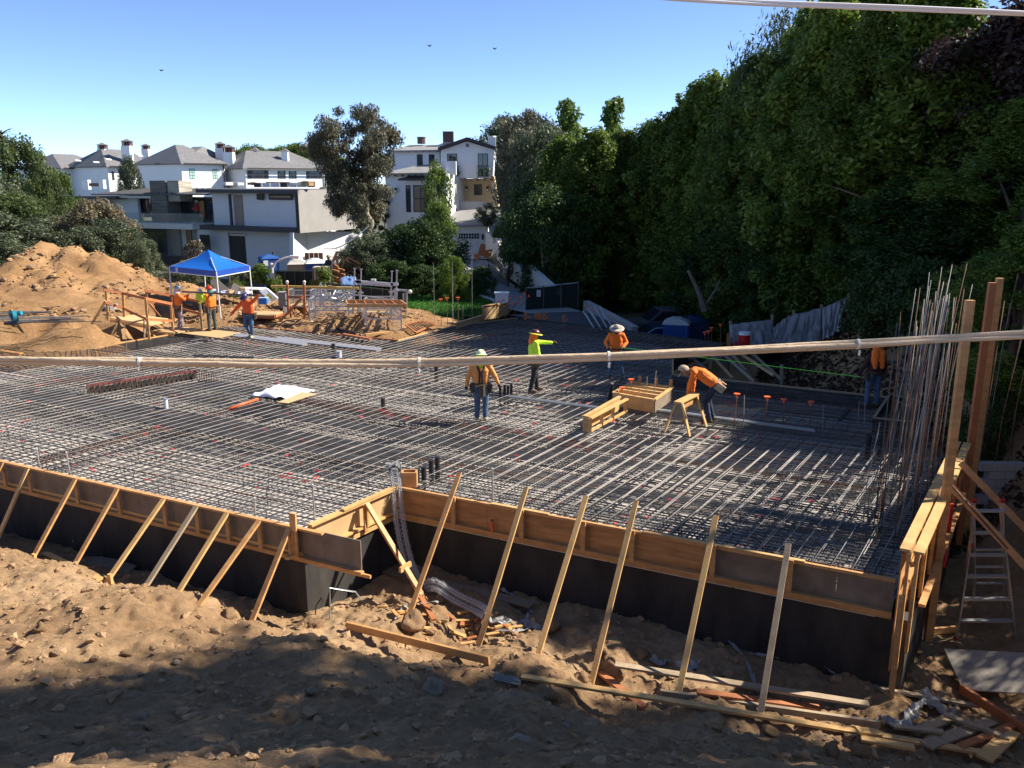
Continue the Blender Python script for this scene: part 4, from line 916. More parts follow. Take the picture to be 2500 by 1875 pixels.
# ---- box frames on the mat
t = thing('box_frame', 'larger open timber box frame standing on the mat behind the sawhorse', 'timber frame', G(1570, 990))
C_ = [G(1497, 990), G(1541, 962), G(1641, 975), G(1597, 1008)]; hgt = .34
for i in range(4):
    a, b = C_[i], C_[(i + 1) % 4]; m = MB(); m.beam(a + UP * hgt / 2, b + UP * hgt / 2, .04, hgt); m.build('side_board', PLYG if i == 2 else WOODP, t)
    m = MB(); m.beam(a + UP * (hgt + .02), b + UP * (hgt + .02), .09, .035); m.build('top_rail', WOODP, t)
for f in (.28, .5, .74):
    m = MB(); m.beam(C_[0].lerp(C_[1], f) + UP * hgt, C_[3].lerp(C_[2], f) + UP * hgt, .09, .09); m.build('cross_member', WOODP, t)
for f in (.2, .6, .95): a = C_[1].lerp(C_[2], f); part('upright', WOOD, t, lambda m: m.box(a + UP * .42, (.09, .05, .3)))
t = thing('box_frame', 'smaller narrow timber box frame left of the larger one, with open studs', 'timber frame', G(1450, 1015))
C_ = [G(1424, 1052), G(1440, 1056), G(1530, 1006), G(1512, 1000)]; hgt = .36
for i in (0, 1, 3):
    a, b = C_[i], C_[(i + 1) % 4]; m = MB(); m.beam(a + UP * .03, b + UP * .03, .04, .06)
    if i != 1: m.beam(a + UP * hgt / 2, b + UP * hgt / 2, .03, hgt)
    m.build('side_board', WOODP, t); part('top_rail', WOODP, t, lambda m: m.beam(a + UP * hgt, b + UP * hgt, .09, .04))
for f in (.0, .3, .6, .95): a = C_[1].lerp(C_[2], f); part('stud', WOODP, t, lambda m: m.box(a + UP * .17, (.08, .04, .34)))
part('end_board', WOOD, t, lambda m: m.beam(C_[0] + UP * .2, C_[1] + UP * .2, .05, .40))
# ---- sawhorse
t = thing('sawhorse', 'wooden sawhorse standing on the mat in front of the bending worker', 'sawhorse', G(1680, 1050))
n1, n2 = G(1659, 981, .78), G(1696, 963, .78); ax = (n2 - n1).normalized(); sx = Vector((ax.y, -ax.x, 0))
part('top_board', WOODP, t, lambda m: m.beam(n1 - ax * .1, n2 + ax * .1, .20, .04)); part('stretcher', WOOD, t, lambda m: m.beam(n1 - UP * .12, n2 - UP * .12, .04, .19))
for q, nm in ((n1, 0), (n2, 1)):
    for s_ in (-1, 1):
        ft = q + sx * .33 * s_ - UP * .80 + ax * (.06 if nm else -.06); part('leg', WOODP, t, lambda m: m.beam(q + sx * .07 * s_ - UP * .02, ft, .035, .09, up=tuple(ax)))
    m = MB(); g0 = q + ax * (.03 if nm else -.03); m.extr([g0 + sx * .08, g0 - sx * .08, g0 - sx * .24 - UP * .38, g0 + sx * .24 - UP * .38], ax * (.015 if nm else -.015)); m.build('gusset', PLYG, t)
# ---- bent slab bolster strips draped over the corner
t = thing('slab_bolster', 'grey wire support strips draped from the inner corner down to the dirt', 'wire strip', P1)
path = [(960, 1130, 16.2), (967, 1180, 15.95), (972, 1240, 15.75), (980, 1300, 15.5), (992, 1355, 15.3), (1005, 1395, 15.1), (1030, 1430, 14.9)]
pw_ = [D(*q) for q in path] + [GG(x, y) + UP * h for x, y, h in ((1060, 1458, .26), (1110, 1480, .20), (1165, 1500, .13), (1185, 1508, .1))]
def smoothp(P_, n=6):
    out = []
    for i in range(len(P_) - 1):
        p0, p1, p2, p3 = P_[max(i - 1, 0)], P_[i], P_[i + 1], P_[min(i + 2, len(P_) - 1)]
        for k in range(n):
            u = k / n; out.append(.5 * ((2 * p1) + (p2 - p0) * u + (2 * p0 - 5 * p1 + 4 * p2 - p3) * u * u + (3 * p1 - p0 - 3 * p2 + p3) * u ** 3))
    return out + [P_[-1]]
sp_ = smoothp(pw_)
PGV = M('pale_galv', (.55, .56, .57), .5, .1, 6, metal=.2)
for st in range(2):
    m = MB(); ra, rb = [], []
    sides = []
    for i, p in enumerate(sp_):
        tg = (sp_[min(i + 1, len(sp_) - 1)] - sp_[max(i - 1, 0)]).normalized(); sd_v = tg.cross(p - V(0, 0, CAMZ)).normalized(); sides.append(sd_v)
        c = p + sd_v * (.065 if st else -.065); ra.append(c + sd_v * .022); rb.append(c - sd_v * .022)
    m.tube(ra, .0065, 5); m.tube(rb, .0065, 5)
    for i in range(len(sp_) - 1):
        for f in (0, .33, .66):
            a, b = ra[i].lerp(ra[i + 1], f), rb[i].lerp(rb[i + 1], f); k = sides[i]; j_ = rnd(-.012, .012)
            m.tube([a + k * (.035 + j_), b - k * (.035 - j_)], .0055, 4); m.tube([(a + b) / 2, (a + b) / 2 + V(rnd(-.02, .02), -.06, .05)], .0045, 4)
    m.build('wire_strip', PGV, t)
m = MB(); 
for i in range(14): a_ = i / 13 * math.tau; c = sp_[3] + V(.10 * math.cos(a_), .02, .10 * math.sin(a_)); m.sphere(c, .025, 6, 4)
m.build('tie_knot', BLACKP, t)
# ---- pulled black hose and bent stake by the left corner
c0 = D(832, 1400, 14.9); m = MB(); m.tube([c0, c0 + V(0, .02, -.5), c0 + V(-.04, -.1, -.85), c0 + V(-.1, -.3, -1.0)], .035, 8); o = m.build('black_hose', BLACKP, None, loc=c0, smooth=True); setp(o, 'black hose coming down the side face of the left foundation corner', 'hose')
a = GG(806, 1510); b = GG(800, 1495); m = MB(); m.tube([a, D(805, 1435, a.y), D(868, 1445, a.y + .3), D(882, 1465, a.y + .3)], .014, 6); o = m.build('bent_rod', GALV, None, loc=a); setp(o, 'bent galvanised rod standing in front of the black foundation corner', 'rod')
a = GG(770, 1500); m = MB(); m.tube([a, D(772, 1478, a.y), D(786, 1458, a.y), D(789, 1470, a.y)], .012, 6); o = m.build('bent_rod', BLACKP, None, loc=a); setp(o, 'small black bent rod at the foot of the black foundation corner', 'rod')
# ---- lying planks and boards
def lying(a, b, w, h, lab, mat_, name='plank', lift=.03, cat='plank', grp=None, za=None):
    A_ = GG(*a); B_ = GG(*b); A_ = A_ + UP * (lift + h / 2); B_ = B_ + UP * (lift + h / 2)
    mid = (A_ + B_) / 2; zm = ground_z(mid.x, mid.y) + lift
    if mid.z < zm: A_.z += zm - mid.z; B_.z += zm - mid.z
    m = MB(); m.beam(A_, B_, w, h); o = m.build(name, mat_, None, loc=A_); setp(o, lab, cat, grp); return o
PG = 'loose boards lying on the dirt'
lying((848, 1535), (1195, 1622), .05, .13, 'orange plank on edge lying between the shaded bank and the wood offcuts', WOOD, grp=PG, lift=.0)
lying((1272, 1664), (2438, 1856), .11, .04, 'longest pale thin board running along the bank to the bottom right corner', WOODP, grp=PG, lift=.07)
lying((1500, 1675), (2115, 1772), .13, .04, 'pale board lying above the longest board', WOODG, grp=PG, lift=.12)
lying((1611, 1716), (2146, 1794), .06, .10, 'board on edge between the two pale long boards', WOODG, grp=PG, lift=.03)
lying((1461, 1645), (1572, 1735), .12, .045, 'short dark board sloping down under the long boards', WOODR, grp=PG)
lying((1700, 1700), (2000, 1740), .12, .04, 'reddish board lying just behind the long pale boards', WOODR, grp=PG, lift=.02)
lying((925, 1400), (1300, 1490), .25, .03, 'wide grey plank lying in the shade along the foot of the right foundation wall', M('dusty_plank', (.22, .17, .12), .9), grp=PG)
lying((2343, 1695), (2520, 1812), .06, .16, 'brown plank on edge at the right side under the grey sheet', WOODR, grp=PG)
lying((2150, 1690), (2380, 1730), .10, .04, 'thin plank in the littered pit right of the end post', WOODG, grp=PG)
lying((2190, 1560), (2340, 1545), .05, .12, 'short dark plank on edge at the foot of the ladder', WOOD, grp=PG)
lying((110, 1355), (245, 1420), .12, .05, 'plank on the spoil bank between the third and fourth left braces', WOODP, grp=PG, lift=.02)
lying((215, 1372), (330, 1390), .5, .02, 'dusty plywood sheet lying in the left trench', M('dusty_plank', (.22, .17, .12)), grp=PG)
lying((1060, 1530), (1010, 1440), .09, .04, 'reddish board leaning near the foot of the wire strips', WOODR, grp=PG)
for i, (a, b, w) in enumerate((((2230, 1800), (2330, 1760), .16), ((2260, 1830), (2420, 1770), .2), ((2340, 1850), (2480, 1790), .12), ((2400, 1870), (2470, 1800), .22), ((2100, 1822), (2230, 1845), .12), ((2090, 1805), (2145, 1812), .14), ((2180, 1790), (2300, 1812), .09), ((2300, 1770), (2460, 1830), .1))):
    lying(a, b, w, .04, ['broken board with a notched end in the bottom right corner', 'wide board in the bottom right litter', 'narrow board in the bottom right litter', 'pale board touching the bottom right edge', 'offcut under the end of the long boards', 'upper offcut at the end of the long boards', 'thin dark board at the foot of the end post', 'thin board across the bottom right litter'][i], [WOODG, WOODG, WOODR, WOODP, WOODP, WOODP, WOODG, WOODG][i], grp='offcuts in the bottom right corner', lift=.03 + .02 * i)
P_ = [GG(2299, 1630) + UP * .35, GG(2510, 1655) + UP * .45, V(0, 0, 0), GG(2347, 1705) + UP * .15]; P_[2] = P_[1] + P_[3] - P_[0]; m = MB(); m.extr(P_, UP * .02); o = m.build('fibre_board', M('grey_sheet', (.33, .29, .24), .9, .15, 5, .3, 20), None, loc=P_[0]); setp(o, 'large grey sheet leaning in the pit below the ladder', 'board')
# offcut heap
random.seed(5)
for i in range(46):
    x = random.gauss(1165, 55); y = random.gauss(1530, 20)
    if i % 6 == 0: x = rnd(930, 1060); y = rnd(1470, 1540)
    p = GG(max(930, min(1320, x)), max(1470, min(1590, y))); l = rnd(.08, .34); a = rnd(0, 3.14)
    m = MB(); m.beam(p - V(math.cos(a), math.sin(a), 0) * l / 2 + UP * rnd(.02, .07), p + V(math.cos(a), math.sin(a), rnd(-.1, .2)) * l / 2 + UP * .03, rnd(.025, .08), rnd(.015, .04))
    o = m.build('wood_offcut', [WOODP, WOODP, WOOD, WOODR][i % 4], None, loc=p); setp(o, 'small yellow or orange wood offcut in the heap below the wire strips', 'offcut', 'wood offcuts heaped on the dirt')
# crumpled plastic film
FILM = M('plastic_film', (.42, .41, .40), .35, .15, 9, .5, 30, trans=.3)
def film(pts, lab, w=.09, amp=.05):
    P_ = [GG(x, y) for x, y in pts]; P_ = smoothp(P_, 8); m = MB(); nn = 5
    for i, p in enumerate(P_):
        t_ = (P_[min(i + 1, len(P_) - 1)] - P_[max(i - 1, 0)]); s_ = Vector((-t_.y, t_.x, 0)).normalized()
        for j in range(nn): q = p + s_ * (j / (nn - 1) - .5) * w * (1 + mnoise.noise(p * 6)); m.v.append((q.x, q.y, q.z + .025 + amp * abs(mnoise.noise(q * 9)) * 1.6))
    for i in range(len(P_) - 1):
        for j in range(nn - 1): k = i * nn + j; m.f.append((k, k + 1, k + nn + 1, k + nn))
    o = m.build('plastic_film', FILM, None, loc=P_[0]); md = o.modifiers.new('s', 'SOLIDIFY'); md.thickness = .003; setp(o, lab, 'plastic film', 'strips of crumpled plastic film on the dirt')
film([(965, 1520), (985, 1490), (1030, 1478), (1070, 1475)], 'white plastic strip curling beside the offcut heap', .05)
film([(1180, 1512), (1230, 1525), (1290, 1530), (1330, 1545)], 'tangled clear film right of the offcut heap', .16, .1)
film([(1180, 1535), (1240, 1545), (1290, 1540)], 'white plastic strip in front of the tangled film', .07)
film([(1290, 1500), (1280, 1530), (1265, 1540)], 'short film strip standing by the round clod', .06, .08)
film([(1750, 1545), (1800, 1590), (1830, 1640), (1850, 1700)], 'long film strip on the shaded floor between the fifth and sixth braces', .06)
film([(1830, 1600), (1900, 1610), (1990, 1620), (2040, 1650)], 'pale film strip at the foot of the right wall', .07)
film([(1655, 1625), (1680, 1640), (1700, 1622)], 'white film bunched at the foot of the fifth brace', .14, .12)
film([(1590, 1610), (1610, 1625), (1630, 1618)], 'pinkish film scrap beside the dark clod', .12, .08)
film([(1220, 1440), (1260, 1465), (1300, 1500)], 'film strip in the shade behind the second brace', .06)
film([(2140, 1760), (2200, 1780), (2230, 1740), (2270, 1720)], 'crumpled film around the foot of the end post', .2, .14)
film([(2250, 1700), (2290, 1740), (2330, 1760)], 'crumpled film right of the end post', .18, .14)
film([(130, 1290), (170, 1320), (210, 1325)], 'pale film in the dark left trench', .25, .1)
film([(170, 1255), (200, 1270), (240, 1285)], 'grey film hanging low in the left trench', .15, .1)
# bucket in the trench
p = GG(183, 1335); t = thing('bucket', 'white plastic bucket tipped over in the dark left trench', 'bucket', p); d = V(.9, .3, .25).normalized()
part('bucket_body', WHITE, t, lambda m: m.tube([p + UP * .15, p + UP * .15 + d * .34], [.12, .15], 16, False)); part('rim', WHITE, t, lambda m: m.tube([p + UP * .15 + d * .32, p + UP * .15 + d * .35], .16, 16, False)); part('bottom', WHITE, t, lambda m: m.tube([p + UP * .15, p + UP * .15 + d * .01], .12, 16))
# short rebar bundle in the bank
for i in range(4):
    a = GG(1205, 1650 + i * 5) + UP * .05; b = GG(1270, 1668 + i * 5) + UP * .07; m = MB(); n_ = 30
    m.tube([a.lerp(b, k / n_) for k in range(n_ + 1)], [.014 + .003 * (k % 2) for k in range(n_ + 1)], 6); o = m.build('short_rebar', STEEL, None, loc=a); setp(o, 'short ribbed bar half buried in the crest of the shaded bank', 'rebar', 'short rebar bundle in the bank')
# ---- ladder in the pit
t = thing('ladder', 'folding aluminium ladder standing open in the shaded pit at the right', 'ladder', V(8.5, 14, -2.25))
ALU = M('aluminium', (.6, .6, .6), .35, .05, metal=.7); RJ = M('red_joint', (.5, .03, .02), .5); Yl = 14.0
def L_(x, y, yy=Yl): return D(x, y, yy)
tl, tr = L_(2378, 1222), L_(2447, 1222)
for a, b in ((tl, L_(2371, 1320)), (tr, L_(2448, 1320))): part('rail', ALU, t, lambda m: m.beam(a, b, .03, .07, up=(0, 1, 0)))
for a, b in ((L_(2370, 1320), L_(2334, 1560)), (L_(2451, 1320), L_(2480, 1568))): part('rail', ALU, t, lambda m: m.beam(a, b, .03, .07, up=(0, 1, 0)))
for a, b in ((tl + V(.01, .03, 0), L_(2372, 1565, 14.9)), (tr + V(-.01, .03, 0), L_(2444, 1572, 14.9))): part('rear_rail', ALU, t, lambda m: m.beam(a, V(b.x, b.y, -2.3), .03, .06, up=(0, 1, 0)))
for y, xl, xr in ((1247, 2375, 2448), (1301, 2373, 2449), (1355, 2366, 2452), (1407, 2359, 2460), (1462, 2351, 2467), (1515, 2343, 2474)): part('step', ALU, t, lambda m: m.beam(L_(xl, y), L_(xr, y), .09, .035))
for z in (-.2, -.6, -1.0, -1.4, -1.8):
    f = (.5 - z) / 2.8; a = tl.lerp(V(L_(2372, 1565, 14.9).x, 14.9, -2.3), f); b = tr.lerp(V(L_(2444, 1572, 14.9).x, 14.9, -2.3), f); part('rear_step', ALU, t, lambda m: m.beam(a, b, .04, .03))
for q in (tl, tr): part('hinge', RJ, t, lambda m: m.box(q, (.07, .07, .07)))
for x, y in ((2334, 1560), (2480, 1568), (2371, 1330), (2449, 1330)): part('joint', RJ, t, lambda m: m.box(L_(x, y), (.045, .085, .07)))
# block wall and litter in the pit
bw = thing('block_wall', 'grey concrete block wall in the shade behind the ladder', 'wall', V(12, 18.5, -2)); a = D(2390, 1128, 18.5); b = D(2560, 1140, 18.5)
for r_ in range(9):
    m = MB(); z = a.z - .1 - r_ * .2
    for c in range(6): m.box(V(a.x + .2 + c * .4 + (.2 if r_ % 2 else 0), 18.5, z), (.39, .19, .19))
    m.build('block_course', CONC, bw)
a = D(2325, 1230, 15); m = MB(); m.beam(a, a - UP * 1.3, .05, .05, up=(0, 1, 0)); o = m.build('red_strap', REDP, None, loc=a); setp(o, 'red strap hanging behind the tall post of the right form', 'strap')
# ---- cables close to the camera
ROPE = M('tan_cable', (.62, .46, .29), .8, .15, 14, .5, 60, stretch=(.3, 1, 1)); TIEM = M('white_tie', (.75, .7, .6), .5)
def cablepts(px, yf): return [D(x, y, yf(x)) for x, y in px]
t = thing('cable_bundle', 'thick tan cable bundle hanging across the whole view close to the camera', 'cable', D(1250, 870, 4.2))
cp_ = smoothp([D(x, y, 4.2) for x, y in ((-120, 877), (0, 879), (330, 883), (620, 888), (900, 888), (1180, 881), (1500, 869), (1800, 855), (2100, 840), (2350, 826), (2620, 809))], 8)
random.seed(3)
for s_ in range(3):
    q = []
    for i, p in enumerate(cp_): a_ = s_ * 2.1 + i * .05 + .6 * mnoise.noise(Vector((i * .15, s_, 0))); q.append(p + V(0, math.cos(a_) * .012, math.sin(a_) * .0125))
    m = MB(); m.tube(q, .0125, 10); m.build('strand', ROPE, t, smooth=True)
for x, y in ((343, 884), (1024, 885), (1486, 870), (2094, 840)):
    p = D(x, y, 4.2); part('zip_tie', TIEM, t, lambda m: (m.tube([p - V(.006, 0, 0), p + V(.006, 0, 0)], .027, 10), m.tube([p - V(0, .03, .026), p - V(0, .03, .052)], .006, 6)))
t = thing('cable', 'thin white cable crossing the sky at the top right', 'cable', D(2200, 15, 3.6))
m = MB(); q = smoothp([D(x, y, 3.6) for x, y in ((1560, -8), (1700, 0), (1900, 9), (2200, 20), (2500, 33), (2620, 38))], 8)
for s_ in range(2): m.tube([p + V(0, math.cos(s_ * 3.14 + i * .08) * .005, math.sin(s_ * 3.14 + i * .08) * .0055) for i, p in enumerate(q)], .0068, 8)
m.build('strand', M('white_cable', (.75, .72, .68), .6, .05), t, smooth=True)
for i, (x, y) in enumerate(((1049, 112), (1208, 119), (394, 172), (905, 268))):
    p = D(x, y, 60); m = MB(); m.sphere(p, .06, 8, 6, (1.6, 1, .8)); m.extr([p, p + V(-.16, .02, .10), p + V(-.1, .06, .0)], V(0, .01, .01)); m.extr([p, p + V(.14, .02, .08), p + V(.1, .06, .0)], V(0, .01, .01)); o = m.build('bird', BLACKP, None, loc=p)
    setp(o, ['small dark bird high over the white houses', 'small dark bird in the sky above the gabled house', 'tiny dark bird in the left sky', 'tiny dark bird beside the top of the grey tree'][i], 'bird', 'birds in the sky')
# ================================================================ far side: ramp, canopy, scaffolding, toilets, fences
random.seed(21)
def at(x, y, Y): return D(x, y, Y)
# long pole carried by the three workers
a, b = D(444, 713, 34.6), D(645, 724, 32.6); m = MB()
for k in range(3): m.tube([a + V(0, k * .03, (k == 1) * .03), b + V(0, k * .03, (k == 1) * .03)], .022, 6)
o = m.build('bar_bundle', STEELD, None, loc=a); setp(o, 'long dark bundle of bars carried on the shoulders of the workers by the ramp', 'bars')
# ramp
t = thing('timber_ramp', 'timber ramp with handrails leading from the dirt shelf down onto the mat', 'ramp', V(-15.5, 34, 0))
def ramp_deck(px, zs, name):
    P_ = [G(x, y, z) for (x, y), z in zip(px, zs)]; m = MB(); m.extr(P_, -UP * .05); m.build(name, PLYP, t)
    for i in (0, 1): part('joist', WOOD, t, lambda m: m.beam(P_[i * 2] - UP * .11, P_[i * 2 + 1] - UP * .11, .05, .11))
ramp_deck([(267, 775), (367, 793), (432, 780), (330, 768)], [.85, .50, .50, .85], 'deck'); ramp_deck([(367, 806), (425, 812), (492, 802), (420, 795)], [.22, .10, .10, .22], 'lower_deck')
def post(x0, y0, x1, y1, z, m_=WOOD, w=.085):
    p = G(x1, y1, z); q = D(x0, y0, p.y); part('post', m_, t, lambda m: m.beam(p - UP * .1, q, w, .045, up=(0, 1, 0))); return p, q
FPs = [post(258, 706, 263, 776, .85), post(300, 714, 304, 790, .55), post(355, 726, 364, 824, .10), post(416, 739, 423, 814, .03)]
BPs = [post(357, 708, 360, 762, .8, WOODR), post(417, 720, 423, 774, .5, WOODR), post(487, 734, 493, 798, .12, WOODG)]
def rail_(PP, f0, f1, m_=WOODR):
    for i in range(len(PP) - 1):
        a = PP[i][0].lerp(PP[i][1], f0 + (f1 - f0) * i / max(1, len(PP) - 1)); b = PP[i + 1][0].lerp(PP[i + 1][1], f0 + (f1 - f0) * (i + 1) / max(1, len(PP) - 1)); d = (b - a).normalized() * .06
        part('rail', m_, t, lambda m: m.beam(a - d + V(0, -.05, 0), b + d + V(0, -.05, 0), .04, .10))
rail_(FPs, .98, .98); rail_(FPs, .55, .42); rail_(BPs, .98, .98); rail_(BPs, .5, .5)
a = FPs[0][0].lerp(FPs[0][1], .6) + V(0, -.08, 0); b = G(224, 792, .55); part('brace', WOODP, t, lambda m: m.beam(a, b, .09, .04, up=(0, 1, 0)))
a = G(382, 735, 1.6); part('brace', WOODR, t, lambda m: m.beam(D(365, 742, 34.5), D(392, 774, 34.5), .06, .04, up=(0, 1, 0)))
for (x, y) in ((358, 800), (352, 806)): p = G(x, y + 22, 0); part('post', WOODG, t, lambda m: m.beam(p, D(x, 778, p.y), .05, .05, up=(0, 1, 0)))
# canopy
BLUE = M('blue_fabric', (.01, .17, .68), .55, .08, 4, .25, 8, trans=.25); cz = 2.32
cm, cl_, cr_ = D(527, 652, 35.2), D(414, 655, 37.2), D(608, 640, 37.6)
cm.z = cl_.z = cr_.z = cz; cbk = cl_ + cr_ - cm; ctr = (cl_ + cr_) / 2; pk = ctr + UP * .72
t = thing('canopy_tent', 'bright blue pop up canopy tent with white legs beside the dirt mound', 'canopy', V(ctr.x, ctr.y, .45))
m = MB(); cs = [cm, cr_, cbk, cl_]; nn = 8
for i in range(4):
    a, b = cs[i], cs[(i + 1) % 4]; base = len(m.v)
    for u in range(nn + 1):
        for v in range(nn + 1):
            e = a.lerp(b, v / nn); p = e.lerp(pk, u / nn); sag = math.sin(math.pi * v / nn) * (1 - u / nn) * .0 - math.sin(math.pi * u / nn) * .10 - .02 * mnoise.noise(p * 3); m.v.append((p.x, p.y, p.z + sag))
    for u in range(nn):
        for v in range(nn): k = base + u * (nn + 1) + v; m.f.append((k, k + 1, k + nn + 2, k + nn + 1))
top = m.build('roof_fabric', BLUE, t, smooth=True)
VB = M('dark_blue_fabric', (.005, .06, .36), .6, .1, 4, .2, 8)
for i in range(4):
    a, b = cs[i], cs[(i + 1) % 4]; n = Vector(((b - a).y, -(b - a).x, 0)).normalized() * .006; m = MB(); m.extr([a + UP * .01, b + UP * .01, b - UP * .22, a - UP * .22], n); m.build('valance', VB, t)
    part('frame_bar', WHITE, t, lambda m: m.beam(a - UP * .235, b - UP * .235, .03, .03))
for c, (fx, fy) in zip(cs, ((541, 762), (628, 750), (505, 745), (410, 752))):
    f = V(c.x * .99 + .02, c.y, .4); part('leg', WHITE, t, lambda m: m.tube([c - UP * .02, V(c.x + (ctr.x - c.x) * -.03, c.y, .35)], .028, 6))
    part('ridge_pole', WHITE, t, lambda m: m.tube([c - UP * .01, pk - UP * .12], .014, 5))
a = cl_.lerp(cm, .14) - UP * .1; n = Vector(((cm - cl_).y, -(cm - cl_).x, 0)).normalized()
n = n if n.y < 0 else -n
part('emblem_patch', WHITE, t, lambda m: m.beam(a + n * .012, a + n * .012 + (cm - cl_).normalized() * .16, .004, .17)); part('emblem_ring', BLUE, t, lambda m: m.tube([a + n * .018 + (cm - cl_).normalized() * .08 + V(math.cos(q) * .0, 0, 0) + (cm - cl_).normalized() * .04 * math.cos(q) + UP * .05 * math.sin(q) for q in [i / 12 * math.tau for i in range(13)]], .008, 4, False))
# tables
def table(c, rz, lab):
    t = thing('folding_table', lab, 'table', c); mx = Matrix.Rotation(rz, 3, 'Z'); c = Vector(c)
    part('tabletop', WHITE, t, lambda m: m.box(c + UP * .73, (1.5, .7, .04), rz))
    for sx in (-.62, .62):
        part('leg_frame', STEELD, t, lambda m: m.tube([c + mx @ V(sx, -.3, 0), c + mx @ V(sx * .9, -.3, .71), c + mx @ V(sx * .9, .3, .71), c + mx @ V(sx, .3, 0)], .014, 5))
p = G(548, 752, .42); p.z = .4; table((p.x, p.y + .6, .42), .1, 'white folding table under the canopy between its front and right legs'); p = G(597, 748, .42); table((p.x, p.y + .7, .42), -.2, 'white folding table with papers at the right leg of the canopy')
random.seed(4)
for i, (x, y) in enumerate(((535, 713), (550, 716), (562, 714), (585, 716), (592, 708), (604, 715))):
    p = D(x, y, 36.9); m = MB(); m.box(p + UP * .03, (rnd(.18, .4), rnd(.15, .3), rnd(.03, .14)), rnd(0, 1)); m.box(p + UP * .1, (rnd(.1, .2), rnd(.1, .2), .05), rnd(0, 1)); o = m.build('work_item', [WHITE, PAPER, M('tan_box', (.6, .4, .2)), WHITE, M('tan_box', (.6, .4, .2)), PAPER][i], None, loc=p); setp(o, ['white folded papers at the left end of the left folding table', 'paper roll on the middle of the left folding table', 'small tan box on the right end of the left folding table', 'white box on the left end of the right folding table', 'upright tan carton on the right folding table', 'paper pile on the right end of the right folding table'][i], 'supplies')
# tilted sheets behind the canopy
for pts, lab, mm in ((((508, 684), (528, 681), (566, 712), (535, 716)), 'dark grey sheet leaning against the mound behind the canopy', M('dark_sheet', (.17, .14, .11))), (((556, 700), (570, 691), (612, 712), (560, 714)), 'dark grey sheet leaning to the right behind the tables', M('dark_sheet', (.17, .14, .11)))):
    P_ = [D(x, y, Y) for (x, y), Y in zip(pts, (38.6, 38.6, 37.8, 37.8))]; m = MB(); m.extr(P_, V(0, .03, .01)); o = m.build('leaning_sheet', mm, None, loc=P_[3]); setp(o, lab, 'sheet')
P_ = [D(x, y, Y) for (x, y), Y in zip(((634, 712), (652, 706), (678, 729), (662, 738)), (37.4, 37.4, 36.8, 36.8))]; m = MB(); m.extr(P_, V(0, .12, .03)); o = m.build('foam_sheet', WHITE, None, loc=P_[3]); setp(o, 'white and yellow foam panel propped right of the canopy', 'panel')
P2_ = [D(x, y, 36.75) for x, y in ((650, 720), (656, 716), (668, 729), (660, 731))]; m = MB(); m.extr(P2_, V(0, -.01, 0)); q = m.build('yellow_patch', M('yellow_print', (.7, .6, .05)), o); q.data.transform(Matrix.Translation(Vector((0, 0, 0))))
p = D(643, 735, 36.3); t = thing('cooler_box', 'blue cooler box on the dirt below the white and yellow panel', 'cooler', p - UP * .15); part('box_body', M('cooler_blue', (.03, .16, .5)), t, lambda m: m.box(p, (.36, .28, .24))); part('lid', M('cooler_lid', (.35, .5, .7)), t, lambda m: m.box(p + UP * .14, (.38, .3, .04)))
# board stack platform
t = thing('board_stack', 'low stack of plywood boards on timbers right of the canopy', 'boards', G(640, 775, .35)); P_ = [G(x, y, .42) for x, y in ((584, 768), (612, 757), (690, 761), (668, 770))]
for k in range(3): m = MB(); m.extr([p + V(0, 0, -.05 * k) for p in P_], -UP * .045); m.build('plywood_sheet', PLYP if k == 0 else WOODR, t)
# trestle
t = thing('trestle', 'rough red timber trestle holding up the long yellow beam', 'trestle', G(722, 775, .1))
for (x0, y0, x1, y1, yy, w) in ((701, 692, 704, 768, 35.6, .09), (742, 693, 744, 777, 35.6, .09), (700, 725, 740, 725, 35.5, .10), (676, 792, 737, 728, 35.4, .10), (703, 730, 710, 774, 35.7, .06), (710, 748, 722, 774, 35.7, .06), (742, 740, 755, 776, 35.5, .05)):
    part('timber', WOODR, t, lambda m: m.beam(D(x0, y0, yy), D(x1, y1, yy), w, .07, up=(0, 1, 0)))
a, b = D(661, 699, 35.9), D(876, 704, 36.2); m = MB(); m.beam(a, b, .10, .10); o = m.build('long_beam', M('yellow_lumber', (.62, .40, .10), .6, .1), None, loc=a); setp(o, 'long yellow timber beam laid across the trestle and the scaffold', 'beam')
a, b = D(800, 698, 35.8), D(843, 706, 35.9); m = MB(); m.beam(a, b, .08, .06); o = m.build('short_beam', M('yellow_lumber', (.6, .4, .1)), None, loc=a); setp(o, 'short yellow board lying on top of the long beam', 'beam')
for (x, w) in ((701, .05), (743, .05)):
    p = D(x, 690, 35.6); m = MB(); m.sphere(p + UP * .03, .07, 8, 6); m.tube([p - UP * .1, p], .04, 8); o = m.build('post_cap', TIEM, None, loc=p); setp(o, 'pale knob on top of the %s post of the red trestle' % ('left' if x < 710 else 'right'), 'cap')
p = G(700, 765, .3); t = thing('bucket', 'white bucket with a dark lid standing at the left foot of the trestle', 'bucket', p); part('bucket_body', WHITE, t, lambda m: m.tube([p, p + UP * .32], [.12, .15], 14)); part('lid', BLACKP, t, lambda m: m.tube([p + UP * .32, p + UP * .36], .16, 14))
p = D(692, 750, 38.5); t = thing('trash_bin', 'tall grey wheeled bin behind the trestle', 'bin', p); part('bin_body', M('bin_grey', (.22, .23, .24)), t, lambda m: m.box(p + UP * .33, (.34, .36, .66))); part('lid', M('bin_grey2', (.3, .31, .32)), t, lambda m: m.box(p + UP * .69, (.38, .40, .05)))
